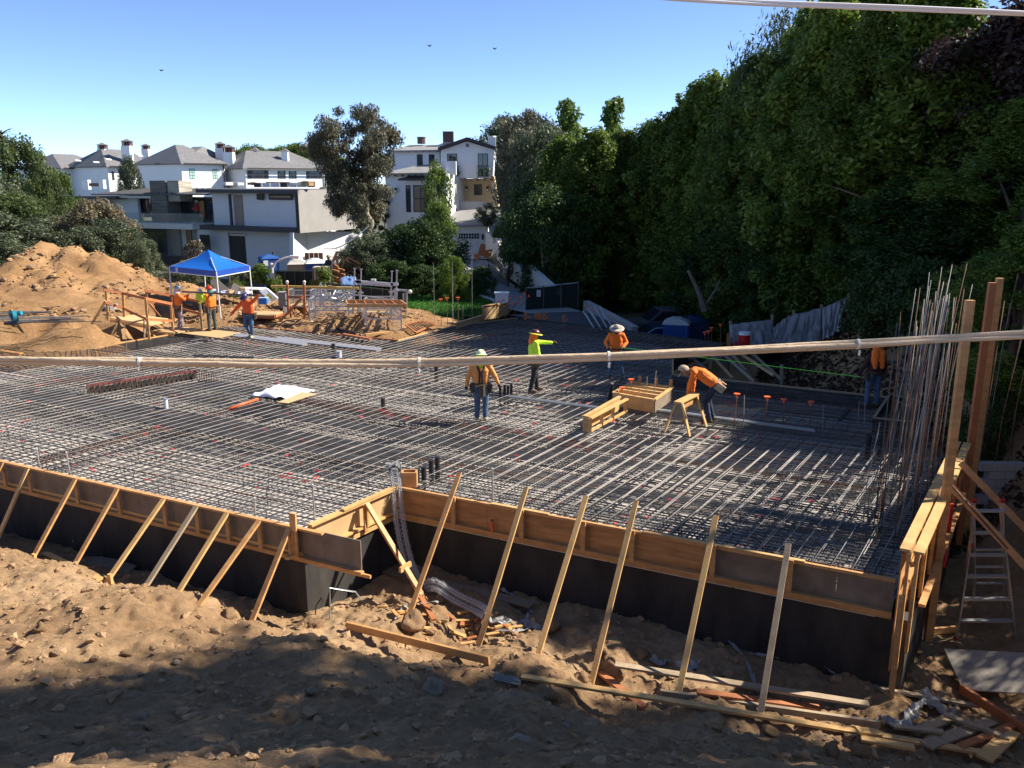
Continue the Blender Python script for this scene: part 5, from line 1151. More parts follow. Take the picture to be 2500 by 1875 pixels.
# wire baskets
def basket(px0, px1, yb, yt, Y, dep, lab, floor=True, skew=0):
    bl = D(px0, yb, Y); br = D(px1, yb, Y); h = D(px0, yt, Y).z - bl.z; bk_ = V(skew, dep, 0); z0 = bl.z; bl.z = br.z = z0
    t = thing('wire_basket', lab, 'basket', bl, 0, 'galvanised wire mesh stillages')
    c4 = [bl, br, br + bk_, bl + bk_]
    for c in c4: part('corner_post', GALV, t, lambda m: m.beam(c, c + UP * h, .05, .05, up=(0, 1, 0)))
    for i in range(4):
        a, b = c4[i], c4[(i + 1) % 4]
        for f in (.08, .55, .98): part('rail', GALV, t, lambda m: m.beam(a + UP * h * f, b + UP * h * f, .035, .05))
        m = MB(); k = int((b - a).length / .06)
        for j in range(1, k): p = a.lerp(b, j / k); m.tube([p + UP * h * .08, p + UP * h * .95], .004, 4, False)
        for j in range(1, 9): m.tube([a + UP * h * (.08 + .1 * j), b + UP * h * (.08 + .1 * j)], .0035, 4, False)
        m.build('wire_mesh', GALV, t)
    m = MB(); m.extr([c + UP * .09 for c in c4], UP * .02); m.build('floor_board', PLYP, t); return c4, h
c4, h4 = basket(757, 853, 792, 730, 34.9, 1.1, 'wire mesh stillage right of the trestle with a plywood floor')
c5, h5 = basket(896, 981, 811, 752, 33.7, 1.5, 'wire mesh stillage nearest the mat, under the orange timber tray', skew=-.6)
c6, h6 = basket(770, 850, 762, 706, 37.3, 1.0, 'wire mesh stillage behind the first one full of clamps'); basket(705, 760, 752, 708, 38.2, 1.0, 'far wire mesh stillage behind the trestle'); basket(890, 960, 770, 730, 37.2, .9, 'half hidden wire mesh stillage between the scaffold legs')
m = MB(); random.seed(9)
for i in range(46):
    p = c6[0].lerp(c6[1], rnd(.05, .95)) + V(0, rnd(.1, .9), rnd(.15, h6 * 1.0)); a_ = rnd(0, 6.3); e = rnd(-.6, .6); l = rnd(.15, .35); d = V(math.cos(a_) * math.cos(e), math.sin(a_) * math.cos(e), math.sin(e)); m.tube([p - d * l, p + d * l], rnd(.015, .03), 5)
o = m.build('clamp_pile', GALV, None, loc=c6[0]); setp(o, 'tangled heap of steel clamps and shores filling the back stillage', 'scrap steel', kind='stuff')
for i, (x0, y0, x1, y1) in enumerate(((752, 735, 785, 690), (782, 692, 812, 735), (760, 722, 800, 728), (800, 725, 850, 712), (783, 740, 783, 690), (852, 718, 946, 730), (850, 712, 860, 735))):
    a, b = D(x0, y0, 36.4), D(x1, y1, 36.6); m = MB(); m.beam(a, b, .07, .05); o = m.build('steel_shore', GALV, None, loc=a); setp(o, ['steel shore slanting up to the left behind the first stillage', 'steel shore slanting down to the right behind the first stillage', 'steel shore lying across the back stillage', 'pale steel shore sloping toward the scaffold', 'short upright steel shore between the slanting pair', 'long steel shore running behind the scaffold legs', 'short steel shore at the left scaffold leg'][i], 'shore', 'steel shores lying around the stillages')
# timber tray on the near basket
zt = c5[0].z + h5 + .04; P_ = [D(849, 750, 33.6), D(993, 750, 33.6), V(0, 0, 0), V(0, 0, 0)]; P_[0].z = P_[1].z = zt; P_[2] = P_[1] + V(-.4, 1.2, 0); P_[3] = P_[0] + V(-.3, 1.2, 0)
t = thing('timber_tray', 'shallow orange timber frame lying on top of the nearest stillage', 'timber frame', P_[0])
for i in range(4): part('edge_board', WOOD, t, lambda m: m.beam(P_[i] + UP * .07, P_[(i + 1) % 4] + UP * .07, .04, .14))
for f in (.17, .33, .5, .67, .83): part('cross_slat', WOODR, t, lambda m: m.beam(P_[0].lerp(P_[1], f) + UP * .06, P_[3].lerp(P_[2], f) + UP * .06, .04, .10))
# shoring towers
t = thing('scaffold_tower', 'galvanised shoring tower with two U shaped heads joined by a beam', 'scaffold', D(870, 780, 36))
for (x, yt, yb, xb) in ((866, 655, 780, 861), (882, 657, 782, 878), (957, 662, 770, 953), (969, 660, 765, 966)):
    a = D(x, yt, 36); b = D(xb, yb, 36); mid = a.lerp(b, .42)
    part('u_head', GALV, t, lambda m: (m.beam(a, mid, .05, .035, up=(0, 1, 0)), m.box(a, (.12, .06, .03)))); part('leg', GALV, t, lambda m: m.beam(mid, b, .10, .07, up=(0, 1, 0)))
    part('jack_screw', GALV, t, lambda m: (m.tube([mid - UP * .1, mid + UP * .12], .035, 8), m.box(mid - UP * .08, (.22, .08, .05))))
for (x0, y0, x1, y1, w) in ((864, 687, 882, 687, .12), (955, 694, 972, 694, .12), (868, 687, 960, 694, .11), (870, 693, 958, 699, .04)): part('ledger', M('galv_light', (.62, .63, .64), .4, .1, metal=.4), t, lambda m: m.beam(D(x0, y0, 36), D(x1, y1, 36), .10, w))
part('packing', WHITE, t, lambda m: m.box(D(912, 687, 36) + UP * .06, (.2, .1, .08)))
t = thing('scaffold_tower', 'low galvanised frame right of the shoring tower in front of the lawn', 'scaffold', D(990, 740, 36.4))
for (x0, y0, x1, y1) in ((965, 706, 962, 745), (995, 708, 990, 785), (962, 706, 1002, 710), (985, 716, 985, 740)): part('tube', GALV, t, lambda m: m.beam(D(x0, y0, 36.2), D(x1, y1, 36.2), .06, .06, up=(0, 1, 0)))
part('clamp', TIEM, t, lambda m: m.sphere(D(1001, 712, 36.2), .09, 8, 6))
a = D(852, 790, 35.2); m = MB(); m.extr([D(846, 779, 35.6), D(872, 782, 35.4), D(868, 788, 34.9), D(850, 786, 35)], -UP * .05); m.tube([D(851, 786, 35.1), D(851, 802, 35.1)], .02, 5); m.tube([D(866, 788, 35), D(866, 800, 35)], .02, 5); o = m.build('steel_table', M('grey_plate', (.3, .3, .3)), None, loc=a); setp(o, 'small grey steel stand between the two stillages', 'stand')
for i, (a, b, mm, lab) in enumerate((((893, 817), (950, 812), WOODP, 'short yellow timber below the nearest stillage'), ((838, 816), (905, 828), WOODR, 'brown board lying on the dirt point by the mat edge'), ((805, 806), (880, 800), STEELD, 'dark bars lying below the gap between the stillages'), ((800, 800), (870, 812), BLACKP, 'black hose lying behind the dirt lump'))):
    A_, B_ = G(*a, .12), G(*b, .12); m = MB(); m.beam(A_, B_, .13, .07); o = m.build('loose_timber' if mm in (WOODP, WOODR) else 'loose_bars', mm, None, loc=A_); setp(o, lab, 'timber' if mm in (WOODP, WOODR) else 'bars')
P_ = [G(x, y, z) for x, y, z in ((990, 793, .3), (1030, 783, .35), (1063, 790, .15), (1015, 812, .1))]; t = thing('grille', 'slatted grille half buried in the tan sand at the dirt point', 'grille', P_[0])
part('frame_board', WOODR, t, lambda m: [m.beam(P_[i], P_[(i + 1) % 4], .05, .06) for i in range(4)]); part('slats', RUST, t, lambda m: [m.beam(P_[0].lerp(P_[1], k / 9), P_[3].lerp(P_[2], k / 9), .04, .03) for k in range(1, 9)])
# pale plywood upstand along the far left of the apex
t = thing('plywood_upstand', 'pale plywood form panels standing along the far corner of the mat', 'formwork', BK[5])
for (a, b, h) in (((1113, 803), (1177, 783), .22), ((1177, 783), (1218, 775), .62), ((1214, 776), (1240, 768), .55)):
    A_, B_ = G(*a), G(*b); m = MB(); m.extr([A_, B_, B_ + UP * h, A_ + UP * h], V(.02, .03, 0)); m.build('plywood_panel', PLYP, t); part('cap_board', WOODP, t, lambda m: m.beam(A_ + UP * (h + .02), B_ + UP * (h + .02), .12, .03))
for i, (x, y, h) in enumerate(((1283, 780, .3), (1313, 779, .25), (1328, 781, .35), (1376, 786, .3))):
    p = G(x, y) ; m = MB(); m.box(p + UP * h / 2, (.12 + .2 * (i == 1), .1, h)); m.box(p + UP * h * .3 + V(.1, .0, 0), (.2, .05, .1)); o = m.build('timber_block', WOODR, None, loc=p); setp(o, ['first', 'second', 'third', 'fourth'][i] + ' orange timber block from the left on the far edge of the mat', 'timber')
# leaning bright tubes
for i, (x0, y0, x1, y1) in enumerate(((1425, 762, 1458, 812), (1437, 756, 1470, 806), (1452, 750, 1482, 800), (1466, 752, 1494, 797), (1430, 766, 1446, 795), (1445, 762, 1465, 800), (1466, 750, 1478, 780))):
    a, b = D(x0, y0, 36.2), D(x1, y1, 34.6); m = MB(); m.tube([a, b], .028, 6); m.tube([a, a + (a - b).normalized() * .06], .04, 6); o = m.build('steel_tube', GALV, None, loc=b); setp(o, 'pale steel tube leaning in the fan of tubes at the far edge of the mat', 'tube', 'fan of leaning steel tubes at the far edge')
# kickers of the inner right form and its lit frame
for (x0, y0, Y0, x1, y1, Y1, mm) in ((1641, 912, 28.2, 1735, 866, 30.5, WOODP), (1735, 866, 30.5, 1788, 923, 27.8, WOOD), (1735, 868, 30.5, 1733, 900, 30, WOODP), (1690, 875, 29.6, 1752, 925, 27.2, WOODG), (1767, 866, 30.4, 1841, 932, 27, WOODG), (1785, 862, 30.4, 1820, 905, 28.5, WOODG), (1806, 862, 30.6, 1888, 916, 27.6, WOODP), (1835, 862, 30.8, 1908, 928, 27.4, WOODG), (1779, 813, 31.2, 1776, 850, 31.2, WOODR), (1908, 890, 27, 1908, 938, 27, WOODG)):
    part('brace', mm, fb2, lambda m: m.beam(D(x0, y0, Y0), D(x1, y1, Y1), .10, .05, up=(0, 1, 0)))
part('edge_board', BLACK, fb2, lambda m: m.beam(G(2050, 1025), G(2070, 1000), .1, .05))
# corner box at the right of the recess
t = thing('corner_box', 'dark timber corner box in the shade at the foot of the right bank', 'form box', G(2150, 1030)); C_ = [G(2132, 1030), G(2228, 1040), G(2235, 985), G(2172, 972)]
for i in range(4): part('side_board', BLACK, t, lambda m: m.beam(C_[i] - UP * .1, C_[(i + 1) % 4] - UP * .1, .03, .4)); part('top_rail', WOODG, t, lambda m: m.beam(C_[i] + UP * .11, C_[(i + 1) % 4] + UP * .11, .07, .03))
# red water cooler on crates
p = D(1816, 849, 30.9); t = thing('water_cooler', 'round red drinks cooler with a white lid in front of the tarps', 'cooler', p)
CR = M('cooler_red', (.55, .02, .02), .4); part('barrel', CR, t, lambda m: m.tube([p, p + UP * .25, p + UP * .5], [.19, .205, .22], 16)); part('lid', WHITE, t, lambda m: m.tube([p + UP * .5, p + UP * .6], [.23, .2], 16)); part('spout', WHITE, t, lambda m: m.box(p + V(0, -.22, .08), (.05, .06, .05))); part('side_handle', CR, t, lambda m: m.box(p + V(-.23, 0, .42), (.05, .1, .04)))
q = p - UP * .02; m = MB(); m.box(V(q.x - .3, q.y - .2, q.z + .12), (.28, .24, .26)); m.tube([V(q.x - .4, q.y - .2, q.z + .25), V(q.x - .3, q.y - .2, q.z + .34), V(q.x - .2, q.y - .2, q.z + .25)], .02, 5); o = m.build('red_bag', M('dark_red_cloth', (.35, .02, .03)), None, loc=q); setp(o, 'dark red bag standing left of the red drinks cooler', 'bag')
t = thing('work_bench', 'rough timber bench holding the red cooler behind the mat', 'bench', V(q.x, q.y, q.z - .8)); part('bench_top', WOODG, t, lambda m: m.box(q - UP * .03 + V(-.1, 0, 0), (1.1, .6, .05)))
for sx in (-.5, .4): part('leg', WOODG, t, lambda m: m.box(q + V(sx, 0, -.5), (.07, .5, .9)))
# tarps on the bank
def tarp(pts, Ys, lab):
    P_ = [D(x, y, Y) for (x, y), Y in zip(pts, Ys)]; m = MB(); n = 22
    for i in range(n + 1):
        for j in range(n + 1):
            u, v = i / n, j / n; p = P_[0].lerp(P_[1], u).lerp(P_[3].lerp(P_[2], u), v); f = .34 * mnoise.noise(Vector((u * 9, v * 1.5, P_[0].x))) + .05 * mnoise.noise(Vector((u * 22, v * 3, 5))); m.v.append((p.x, p.y - abs(f) * (.4 + v), p.z + .05 * mnoise.noise(Vector((u * 6, 3, P_[0].x)))))
    for i in range(n):
        for j in range(n): k = i * (n + 1) + j; m.f.append((k, k + n + 1, k + n + 2, k + 1))
    o = m.build('tarpaulin', M('grey_tarp', (.24, .225, .22), .55, .25, 3, .6, 10), None, loc=P_[3], smooth=True); md = o.modifiers.new('s', 'SOLIDIFY'); md.thickness = .01; setp(o, lab, 'tarp', 'grey tarpaulins hung on the bank')
tarp([(1782, 792), (1884, 780), (1886, 846), (1780, 838)], (32.5, 32.5, 31.6, 31.6), 'low grey tarpaulin behind the red cooler'); tarp([(1925, 770), (2004, 752), (2002, 838), (1890, 848)], (32.5, 32.2, 31, 31.4), 'wide grey tarpaulin in the middle of the bank'); tarp([(2008, 752), (2070, 724), (2042, 805), (2006, 832)], (32, 31.8, 30.8, 30.9), 'tall pointed grey tarpaulin at the right end of the row'); tarp([(1886, 800), (1920, 774), (1905, 848), (1882, 846)], (32.4, 32.4, 31.4, 31.5), 'narrow grey tarpaulin strip between the low and the wide one')
for i, x in enumerate((1783, 1885, 1938, 2006, 2072)):
    p = D(x, 850 - i * 6, 32.6); m = MB(); q_ = D(x, (785, 770, 758, 745, 716)[i], 32.6); m.beam(p, q_, .07, .07, up=(0, 1, 0)); m.box(q_, (.09, .09, .04)); o = m.build('tarp_post', WOODG, None, loc=p); setp(o, ['first', 'second', 'third', 'fourth', 'fifth'][i] + ' timber post from the left behind the grey tarpaulins', 'post', 'posts behind the tarpaulins')
# rebar pieces with hooks near far right edge
for i in range(5):
    p = G(1555 + i * 42, 868 + i * 3); q = p + d2 * .9 + V(0, .5, .28); m = MB(); m.tube([p, q, q - UP * .3], .012, 5); m.tube([p + V(.1, 0, 0), q + V(.1, 0, -.02), q + V(.1, 0, -.3)], .012, 5); o = m.build('bent_bar', STEEL, None, loc=p); setp(o, 'pale bent bar standing up from the far right edge of the mat', 'rebar', 'bent bars along the far right edge')
# ---- portable toilets
TB = M('toilet_blue', (.02, .09, .33), .45, .12, 3); TR = M('toilet_roof', (.45, .45, .43), .6, .1, 3); TT = M('toilet_tan', (.42, .28, .17), .5, .1)
def toilet(c, rz, bodym, roofm, lab, sign=None):
    t = thing('portable_toilet', lab, 'toilet', c); mx = Matrix.Rotation(rz, 3, 'Z'); c = Vector(c); P = lambda x, y, z: c + mx @ V(x, y, z)
    part('cabin', bodym, t, lambda m: (m.box(P(0, 0, 1.02), (1.16, 1.2, 2.0), rz), [m.box(P(x, -.61, 1.0), (.05, .03, 1.9), rz) for x in (-.54, -.36, .36, .54)], [m.box(P(sx * .59, y, 1.0), (.03, .05, 1.9), rz) for sx in (-1, 1) for y in (-.4, 0, .4)]))
    part('door', M('toilet_door', tuple(v * .8 for v in (.02, .09, .33))) if bodym is TB else bodym, t, lambda m: m.box(P(0, -.615, 1.0), (.66, .03, 1.8), rz))
    m = MB(); r0 = [P(x, y, 2.02) for x, y in ((-.63, -.65), (.63, -.65), (.63, .65), (-.63, .65))]; r1 = [P(x, y, 2.14) for x, y in ((-.5, -.5), (.5, -.5), (.5, .5), (-.5, .5))]; r2 = [P(x, y, 2.27) for x, y in ((-.18, -.4), (.18, -.4), (.18, .4), (-.18, .4))]
    m.add(r0 + r1 + r2, [(3, 2, 1, 0)] + [(k + i, k + (i + 1) % 4, k + 4 + (i + 1) % 4, k + 4 + i) for k in (0, 4) for i in range(4)] + [(8, 9, 10, 11)]); m.build('roof', roofm, t)
    part('vent_pipe', BLACKP, t, lambda m: m.tube([P(.4, .4, 2.1), P(.4, .4, 2.4)], .05, 8))
    if sign:
        part('sign_plate', WHITE, t, lambda m: m.box(P(sign[1], -.64, sign[2]), (sign[3], .01, sign[4]), rz))
        if sign[0]: text_mesh(sign[0], sign[4] * .62, M('black_ink', (.02, .02, .02)), t, P(sign[1], -.65, sign[2]), mx @ V(1, 0, 0), UP)
    return t
p = D(1653, 780, 39.5); toilet((p.x, 39.6, p.z - 2.2), -.25, TB, TR, 'blue portable toilet with a white name plate beside the parked truck', ('NATIONAL', -.03, .72, .62, .17))
p = D(1700, 776, 41); toilet((p.x, 41.2, p.z - 2.2), -.1, M('toilet_dark', (.008, .025, .09), .5), M('toilet_dark', (.01, .03, .1)), 'dark blue portable toilet half hidden behind the one with the name plate')
p = D(655, 622, 58); toilet((p.x, 58, p.z - 2.25), .5, TB, TB, 'blue portable toilet standing against the white wall of the modern house', (None, -.35, 1.75, .3, .35))
p = D(726, 636, 52); toilet((p.x, 52, p.z - 2.2), .25, TT, M('pale_roof', (.55, .5, .44)), 'tan portable toilet with a pale roof behind the mesh fence'); p = D(769, 634, 52); toilet((p.x, 52, p.z - 2.2), .3, TB, M('white_roof', (.7, .68, .66)), 'blue portable toilet with a white roof beside the tan one')
# ---- mesh fence, pillar, hedge wall, lamp
GMESH = M('dark_green_mesh', (.006, .018, .014), .8, .3, 6)
def meshfence(x0, y0, x1, y1, Y0, Y1, h, lab, n=4, col=GMESH):
    a, b = D(x0, y0, Y0), D(x1, y1, Y1); t = thing('mesh_fence', lab, 'fence', a - UP * h); d = b - a
    m = MB(); m.extr([a - UP * .05, b - UP * .05, b - UP * h, a - UP * h], V(0, .02, 0)); m.build('mesh_screen', col, t)
    part('top_tube', GALV if n == 3 else M('green_tube', (.05, .09, .06)), t, lambda m: m.tube([a, b], .025, 6))
    for i in range(n + 1): p = a + d * (i / n); part('post', STEELD, t, lambda m: m.tube([p - UP * (h + .1) + V(0, -.03, 0), p + UP * .04 + V(0, -.03, 0)], .03, 6))
    return a, b, t
meshfence(672, 660, 768, 661, 49, 48, 1.6, 'dark mesh fence between the street lamp and the stone pillar'); meshfence(797, 690, 880, 700, 45, 44, 1.3, 'low dark mesh fence behind the scaffolding')
meshfence(880, 700, 990, 712, 44, 43, 1.3, 'dark fence panel behind the shoring tower')
a, b, t = meshfence(1284, 703, 1412, 690, 44.5, 45.5, 1.5, 'green mesh gate panel at the end of the driveway with a faint round emblem', 3)
mid = a.lerp(b, .63); part('emblem_ring', M('pale_mesh', (.10, .13, .13)), t, lambda m: m.tube([mid + V(.16 * math.cos(q), -.04, -.38 + .16 * math.sin(q)) for q in [i / 16 * math.tau for i in range(17)]], .014, 4, False)); part('emblem_mark', M('pale_mesh', (.1, .13, .13)), t, lambda m: (m.box(mid + V(-.02, -.04, -.36), (.16, .01, .03)), m.box(mid + V(.02, -.04, -.42), (.12, .01, .03))))
q = a.lerp(b, .24); part('paper_notice', M('grey_paper', (.45, .5, .55)), t, lambda m: m.box(q + V(0, -.05, -.35), (.22, .01, .36)))
t = thing('stone_pillar', 'pale square gate pillar right of the mesh fence', 'pillar', D(782, 700, 47.5)); a = D(782, 655, 47.5); part('shaft', M('pillar_stone', (.50, .44, .34), .9, .1), t, lambda m: m.box(a - UP * 1.2, (.62, .62, 2.4))); part('cap', M('pillar_stone', (.5, .44, .34)), t, lambda m: m.box(a + UP * .04, (.74, .74, .1)))
t = thing('street_lamp', 'white street lamp with a curved arm and paper notices on its post', 'street lamp', D(667, 720, 45))
a = D(663, 650, 45); b = D(667, 724, 45); part('pole', M('lamp_grey', (.5, .48, .46)), t, lambda m: m.tube([b - UP * 1.5, b, a], .10, 10)); part('finial', M('lamp_grey', (.5, .48, .46)), t, lambda m: m.sphere(a + UP * .06, .12, 10, 8))
arm = smoothp([D(665, 658, 45), D(673, 642, 45), D(688, 632, 45), D(710, 626, 45)], 5); part('arm', WHITE, t, lambda m: m.tube(arm, .05, 8)); part('lamp_head', WHITE, t, lambda m: (m.beam(D(708, 626, 45), D(731, 627, 45), .22, .10), m.beam(D(712, 627, 45) - UP * .06, D(728, 628, 45) - UP * .06, .16, .06)))
part('notice', PAPER, t, lambda m: m.box(D(667, 676, 44.88), (.28, .02, .42))); part('red_notice', M('faded_red', (.45, .13, .08)), t, lambda m: m.tube([D(667, 685, 45), D(667, 698, 45)], .12, 10, False)); part('notice', PAPER, t, lambda m: m.box(D(668, 704, 44.88), (.2, .02, .24)))
# lumber heap beyond the pillar
for i in range(26):
    if i < 12: a, b = D(840 - i * 0 + rnd(-4, 4), 612 + i * 7.4, 53), D(875 + rnd(-10, 12), 640 + i * 5.4, 51)
    else: a, b = D(795 + rnd(-6, 20), 640 + (i - 12) * 4.2, 51), D(830 + rnd(-6, 12), 652 + (i - 12) * 3.8, 50)
    m = MB(); m.beam(a, b, .09, .07); o = m.build('stacked_lumber', [WOODR, WOOD][i % 2], None, loc=a); setp(o, 'reddish lumber stick stacked on the slope beyond the stone pillar' if i < 12 else 'orange lumber stick in the lower heap beyond the stone pillar', 'lumber', 'lumber stacked beyond the pillar' if i < 12 else 'lower lumber heap beyond the pillar')
for (pts, lab) in ((((812, 640), (822, 616), (843, 618), (834, 660)), 'tall orange timber gable frame standing in the lumber yard'),):
    P_ = [D(x, y, 51.5) for x, y in pts]; t = thing('timber_gable', lab, 'timber frame', P_[0])
    for i in range(3): part('member', WOOD, t, lambda m: m.beam(P_[i], P_[i + 1], .14, .08, up=(0, 1, 0)))
    part('member', WOOD, t, lambda m: m.beam(D(820, 622, 51.5), D(832, 690, 51), .14, .08, up=(0, 1, 0)))
t = thing('plywood_shed', 'small red plywood hut wall behind the white roofed toilet', 'hut', D(770, 640, 55)); a = D(767, 640, 55); part('panel', WOODR, t, lambda m: [m.box(a + V(k * .3 - .45, 0, -.2), (.27, .05, 1.6)) for k in range(4)]); part('panel_side', WOODR, t, lambda m: m.box(a + V(1.3, .2, -.7), (1.3, .05, 1.0)))
P_ = [D(x, y, Y) for x, y, Y in ((832, 680, 49), (868, 676, 49), (872, 698, 47), (832, 700, 47))]; m = MB(); n = 10
for i in range(n + 1):
    for j in range(n + 1): u, v = i / n, j / n; p = P_[0].lerp(P_[1], u).lerp(P_[3].lerp(P_[2], u), v); m.v.append((p.x, p.y, p.z + .25 * abs(mnoise.noise(Vector((u * 5, v * 5, 2))))))
for i in range(n):
    for j in range(n): k = i * (n + 1) + j; m.f.append((k, k + n + 1, k + n + 2, k + 1))
o = m.build('blue_tarp', M('blue_tarp', (.16, .26, .5), .5, .3, 5), None, loc=P_[3], smooth=True); o.modifiers.new('s', 'SOLIDIFY').thickness = .01; setp(o, 'crumpled pale blue tarp at the foot of the lumber heap', 'tarp')
m = MB(); q = smoothp([D(790, 607, 51), D(820, 606, 51), D(850, 592, 50), D(880, 570, 50), D(900, 552, 50)], 6); m.tube(q, .035, 6); o = m.build('slack_cable', WHITE, None, loc=q[0]); setp(o, 'slack white cable hanging from the grey tree down to the lumber yard', 'cable')
# chop saw by the far left rebar pile
p = G(33, 792, .88); t = thing('chop_saw', 'teal chop saw standing at the edge of the left dirt shelf', 'saw', p); TEAL = M('teal_paint', (.02, .22, .30), .45)
part('base', BLACKP, t, lambda m: m.box(p + UP * .05, (.5, .35, .08))); part('blade_guard', TEAL, t, lambda m: m.tube([p + V(.02, -.03, .30), p + V(.12, .05, .30)], .20, 18)); part('blade', GALV, t, lambda m: m.tube([p + V(.14, .06, .28), p + V(.145, .065, .28)], .17, 18)); part('motor', TEAL, t, lambda m: (m.tube([p + V(.1, .05, .38), p + V(.32, .05, .42)], .09, 10), m.beam(p + V(0, 0, .1), p + V(-.1, 0, .45), .08, .06)))
for i in range(34):
    a_ = rnd(-.15, .2); p = G(rnd(-60, 95), rnd(752, 785), .88); l = rnd(1.2, 3.5)
    if i > 22: p = G(rnd(60, 150), rnd(774, 790), .88); a_ = .12 + rnd(-.02, .02); l = rnd(1.5, 3)
    m = MB(); d = V(math.cos(a_), math.sin(a_), 0); m.tube([p - d * l * .5 + UP * .05, p + d * l * .5 + UP * rnd(.02, .15)], .016, 5); o = m.build('stock_rebar', [STEEL, STEELD][i % 2], None, loc=p); setp(o, 'loose reinforcing bar in the pile beside the teal saw' if i <= 22 else 'loose bar in the flat row running right from the teal saw', 'rebar', 'rebar pile by the saw' if i <= 22 else 'row of bars right of the saw')
p = G(270, 757, .9); m = MB(); m.tube([p, p + UP * .18], [.2, .24], 8); m.box(p + V(.1, 0, .22), (.35, .2, .06)); o = m.build('dusty_block', CONC, None, loc=p); setp(o, 'pale dusty bucket on the dirt behind the ramp rail', 'bucket')
# ---- truck and car
def vehicle_truck(c, rz):
    t = thing('pickup_truck', 'old dusty grey pickup truck parked in the shade of the trees', 'truck', c, 0); c = Vector(c); mx = Matrix.Rotation(rz, 3, 'Z'); P = lambda x, y, z: c + mx @ V(x, y, z)
    TG = M('truck_grey', (.10, .095, .11), .4, .15, 3)
    prof = [(-2.6, .45), (-2.62, .95), (-2.45, 1.08), (-1.3, 1.18), (-.95, 1.22), (2.6, 1.15), (2.6, .5), (2.2, .45), (1.9, .45), (-1.35, .42), (-1.55, .45)]
    m = MB(); m.extr([P(x, -.9, z) for x, z in prof], (mx @ V(0, 1.8, 0))); m.build('body', TG, t)
    cabp = [(-1.15, 1.2), (-.45, 1.78), (.55, 1.80), (.72, 1.2)]; m = MB(); m.extr([P(x, -.78, z) for x, z in cabp], mx @ V(0, 1.56, 0)); m.build('cab', TG, t)
    m = MB(); m.extr([P(x, -.80, z) for x, z in ((-.95, 1.25), (-.42, 1.70), (.45, 1.71), (.5, 1.25))], mx @ V(0, .015, 0)); m.build('side_window', M('dark_glass', (.02, .025, .03), .1), t)
    m = MB(); m.extr([P(-1.13, -.68, 1.24), P(-.5, -.68, 1.75), P(-.5, .68, 1.75), P(-1.13, .68, 1.24)], mx @ V(-.02, 0, .02)); m.build('windscreen', M('dark_glass', (.02, .025, .03)), t)
    for x in (-1.75, 1.6):
        for y in (-.86, .86): w = part('wheel', BLACKP, t, lambda m: m.tube([P(x, y - .1, .36), P(x, y + .1, .36)], .36, 16)); part('rim', GALV, w, lambda m: m.tube([P(x, y - .115, .36), P(x, y + .115, .36)], .2, 12))
    for y in (-.6, .6): part('headlight', WHITE, t, lambda m: m.box(P(-2.62, y, .85), (.04, .28, .16), rz))
    part('bumper', GALV, t, lambda m: m.box(P(-2.68, 0, .5), (.1, 1.8, .16), rz)); part('bed_rail', BLACKP, t, lambda m: m.box(P(1.65, 0, 1.19), (1.8, 1.7, .05), rz)); return t
p = D(1612, 752, 45); vehicle_truck((p.x + .3, 45, p.z - 1.8), .12)
def car(c, rz):
    t = thing('parked_car', 'dark blue car with a light edged windscreen parked in front of the truck', 'car', c); c = Vector(c); mx = Matrix.Rotation(rz, 3, 'Z'); P = lambda x, y, z: c + mx @ V(x, y, z); CB = M('car_blue', (.015, .03, .10), .2, .1)
    m = MB(); m.extr([P(x, -.85, z) for x, z in ((-2.1, .3), (-2.15, .65), (-1.2, .9), (1.7, .95), (2.1, .85), (2.1, .35))], mx @ V(0, 1.7, 0)); m.build('body', CB, t)
    m = MB(); m.extr([P(x, -.72, z) for x, z in ((-1.25, .88), (-.5, 1.38), (.6, 1.42), (1.5, .93))], mx @ V(0, 1.44, 0)); m.build('cabin', CB, t)
    m = MB(); m.extr([P(-1.27, -.66, .93), P(-.55, -.66, 1.36), P(-.55, .66, 1.36), P(-1.27, .66, .93)], mx @ V(-.02, 0, .015)); m.build('windscreen', M('dark_glass', (.02, .025, .03)), t)
    part('window_trim', M('blue_trim', (.25, .45, .6), .3), t, lambda m: m.tube([P(-1.25, -.74, .92), P(-.9, -.74, 1.18), P(-.5, -.74, 1.40), P(.3, -.74, 1.46)], .03, 6))
    for x in (-1.35, 1.3):
        for y in (-.8, .8): w = part('wheel', BLACKP, t, lambda m: m.tube([P(x, y - .1, .32), P(x, y + .1, .32)], .32, 16)); part('rim', GALV, w, lambda m: m.tube([P(x, y - .11, .32), P(x, y + .11, .32)], .18, 12))
    for y in (-.6, .6): part('headlight', WHITE, t, lambda m: m.box(P(-2.13, y, .62), (.04, .3, .1), rz))
p = D(1600, 797, 41); car((p.x + .3, 41.3, p.z - 1.42), .15)
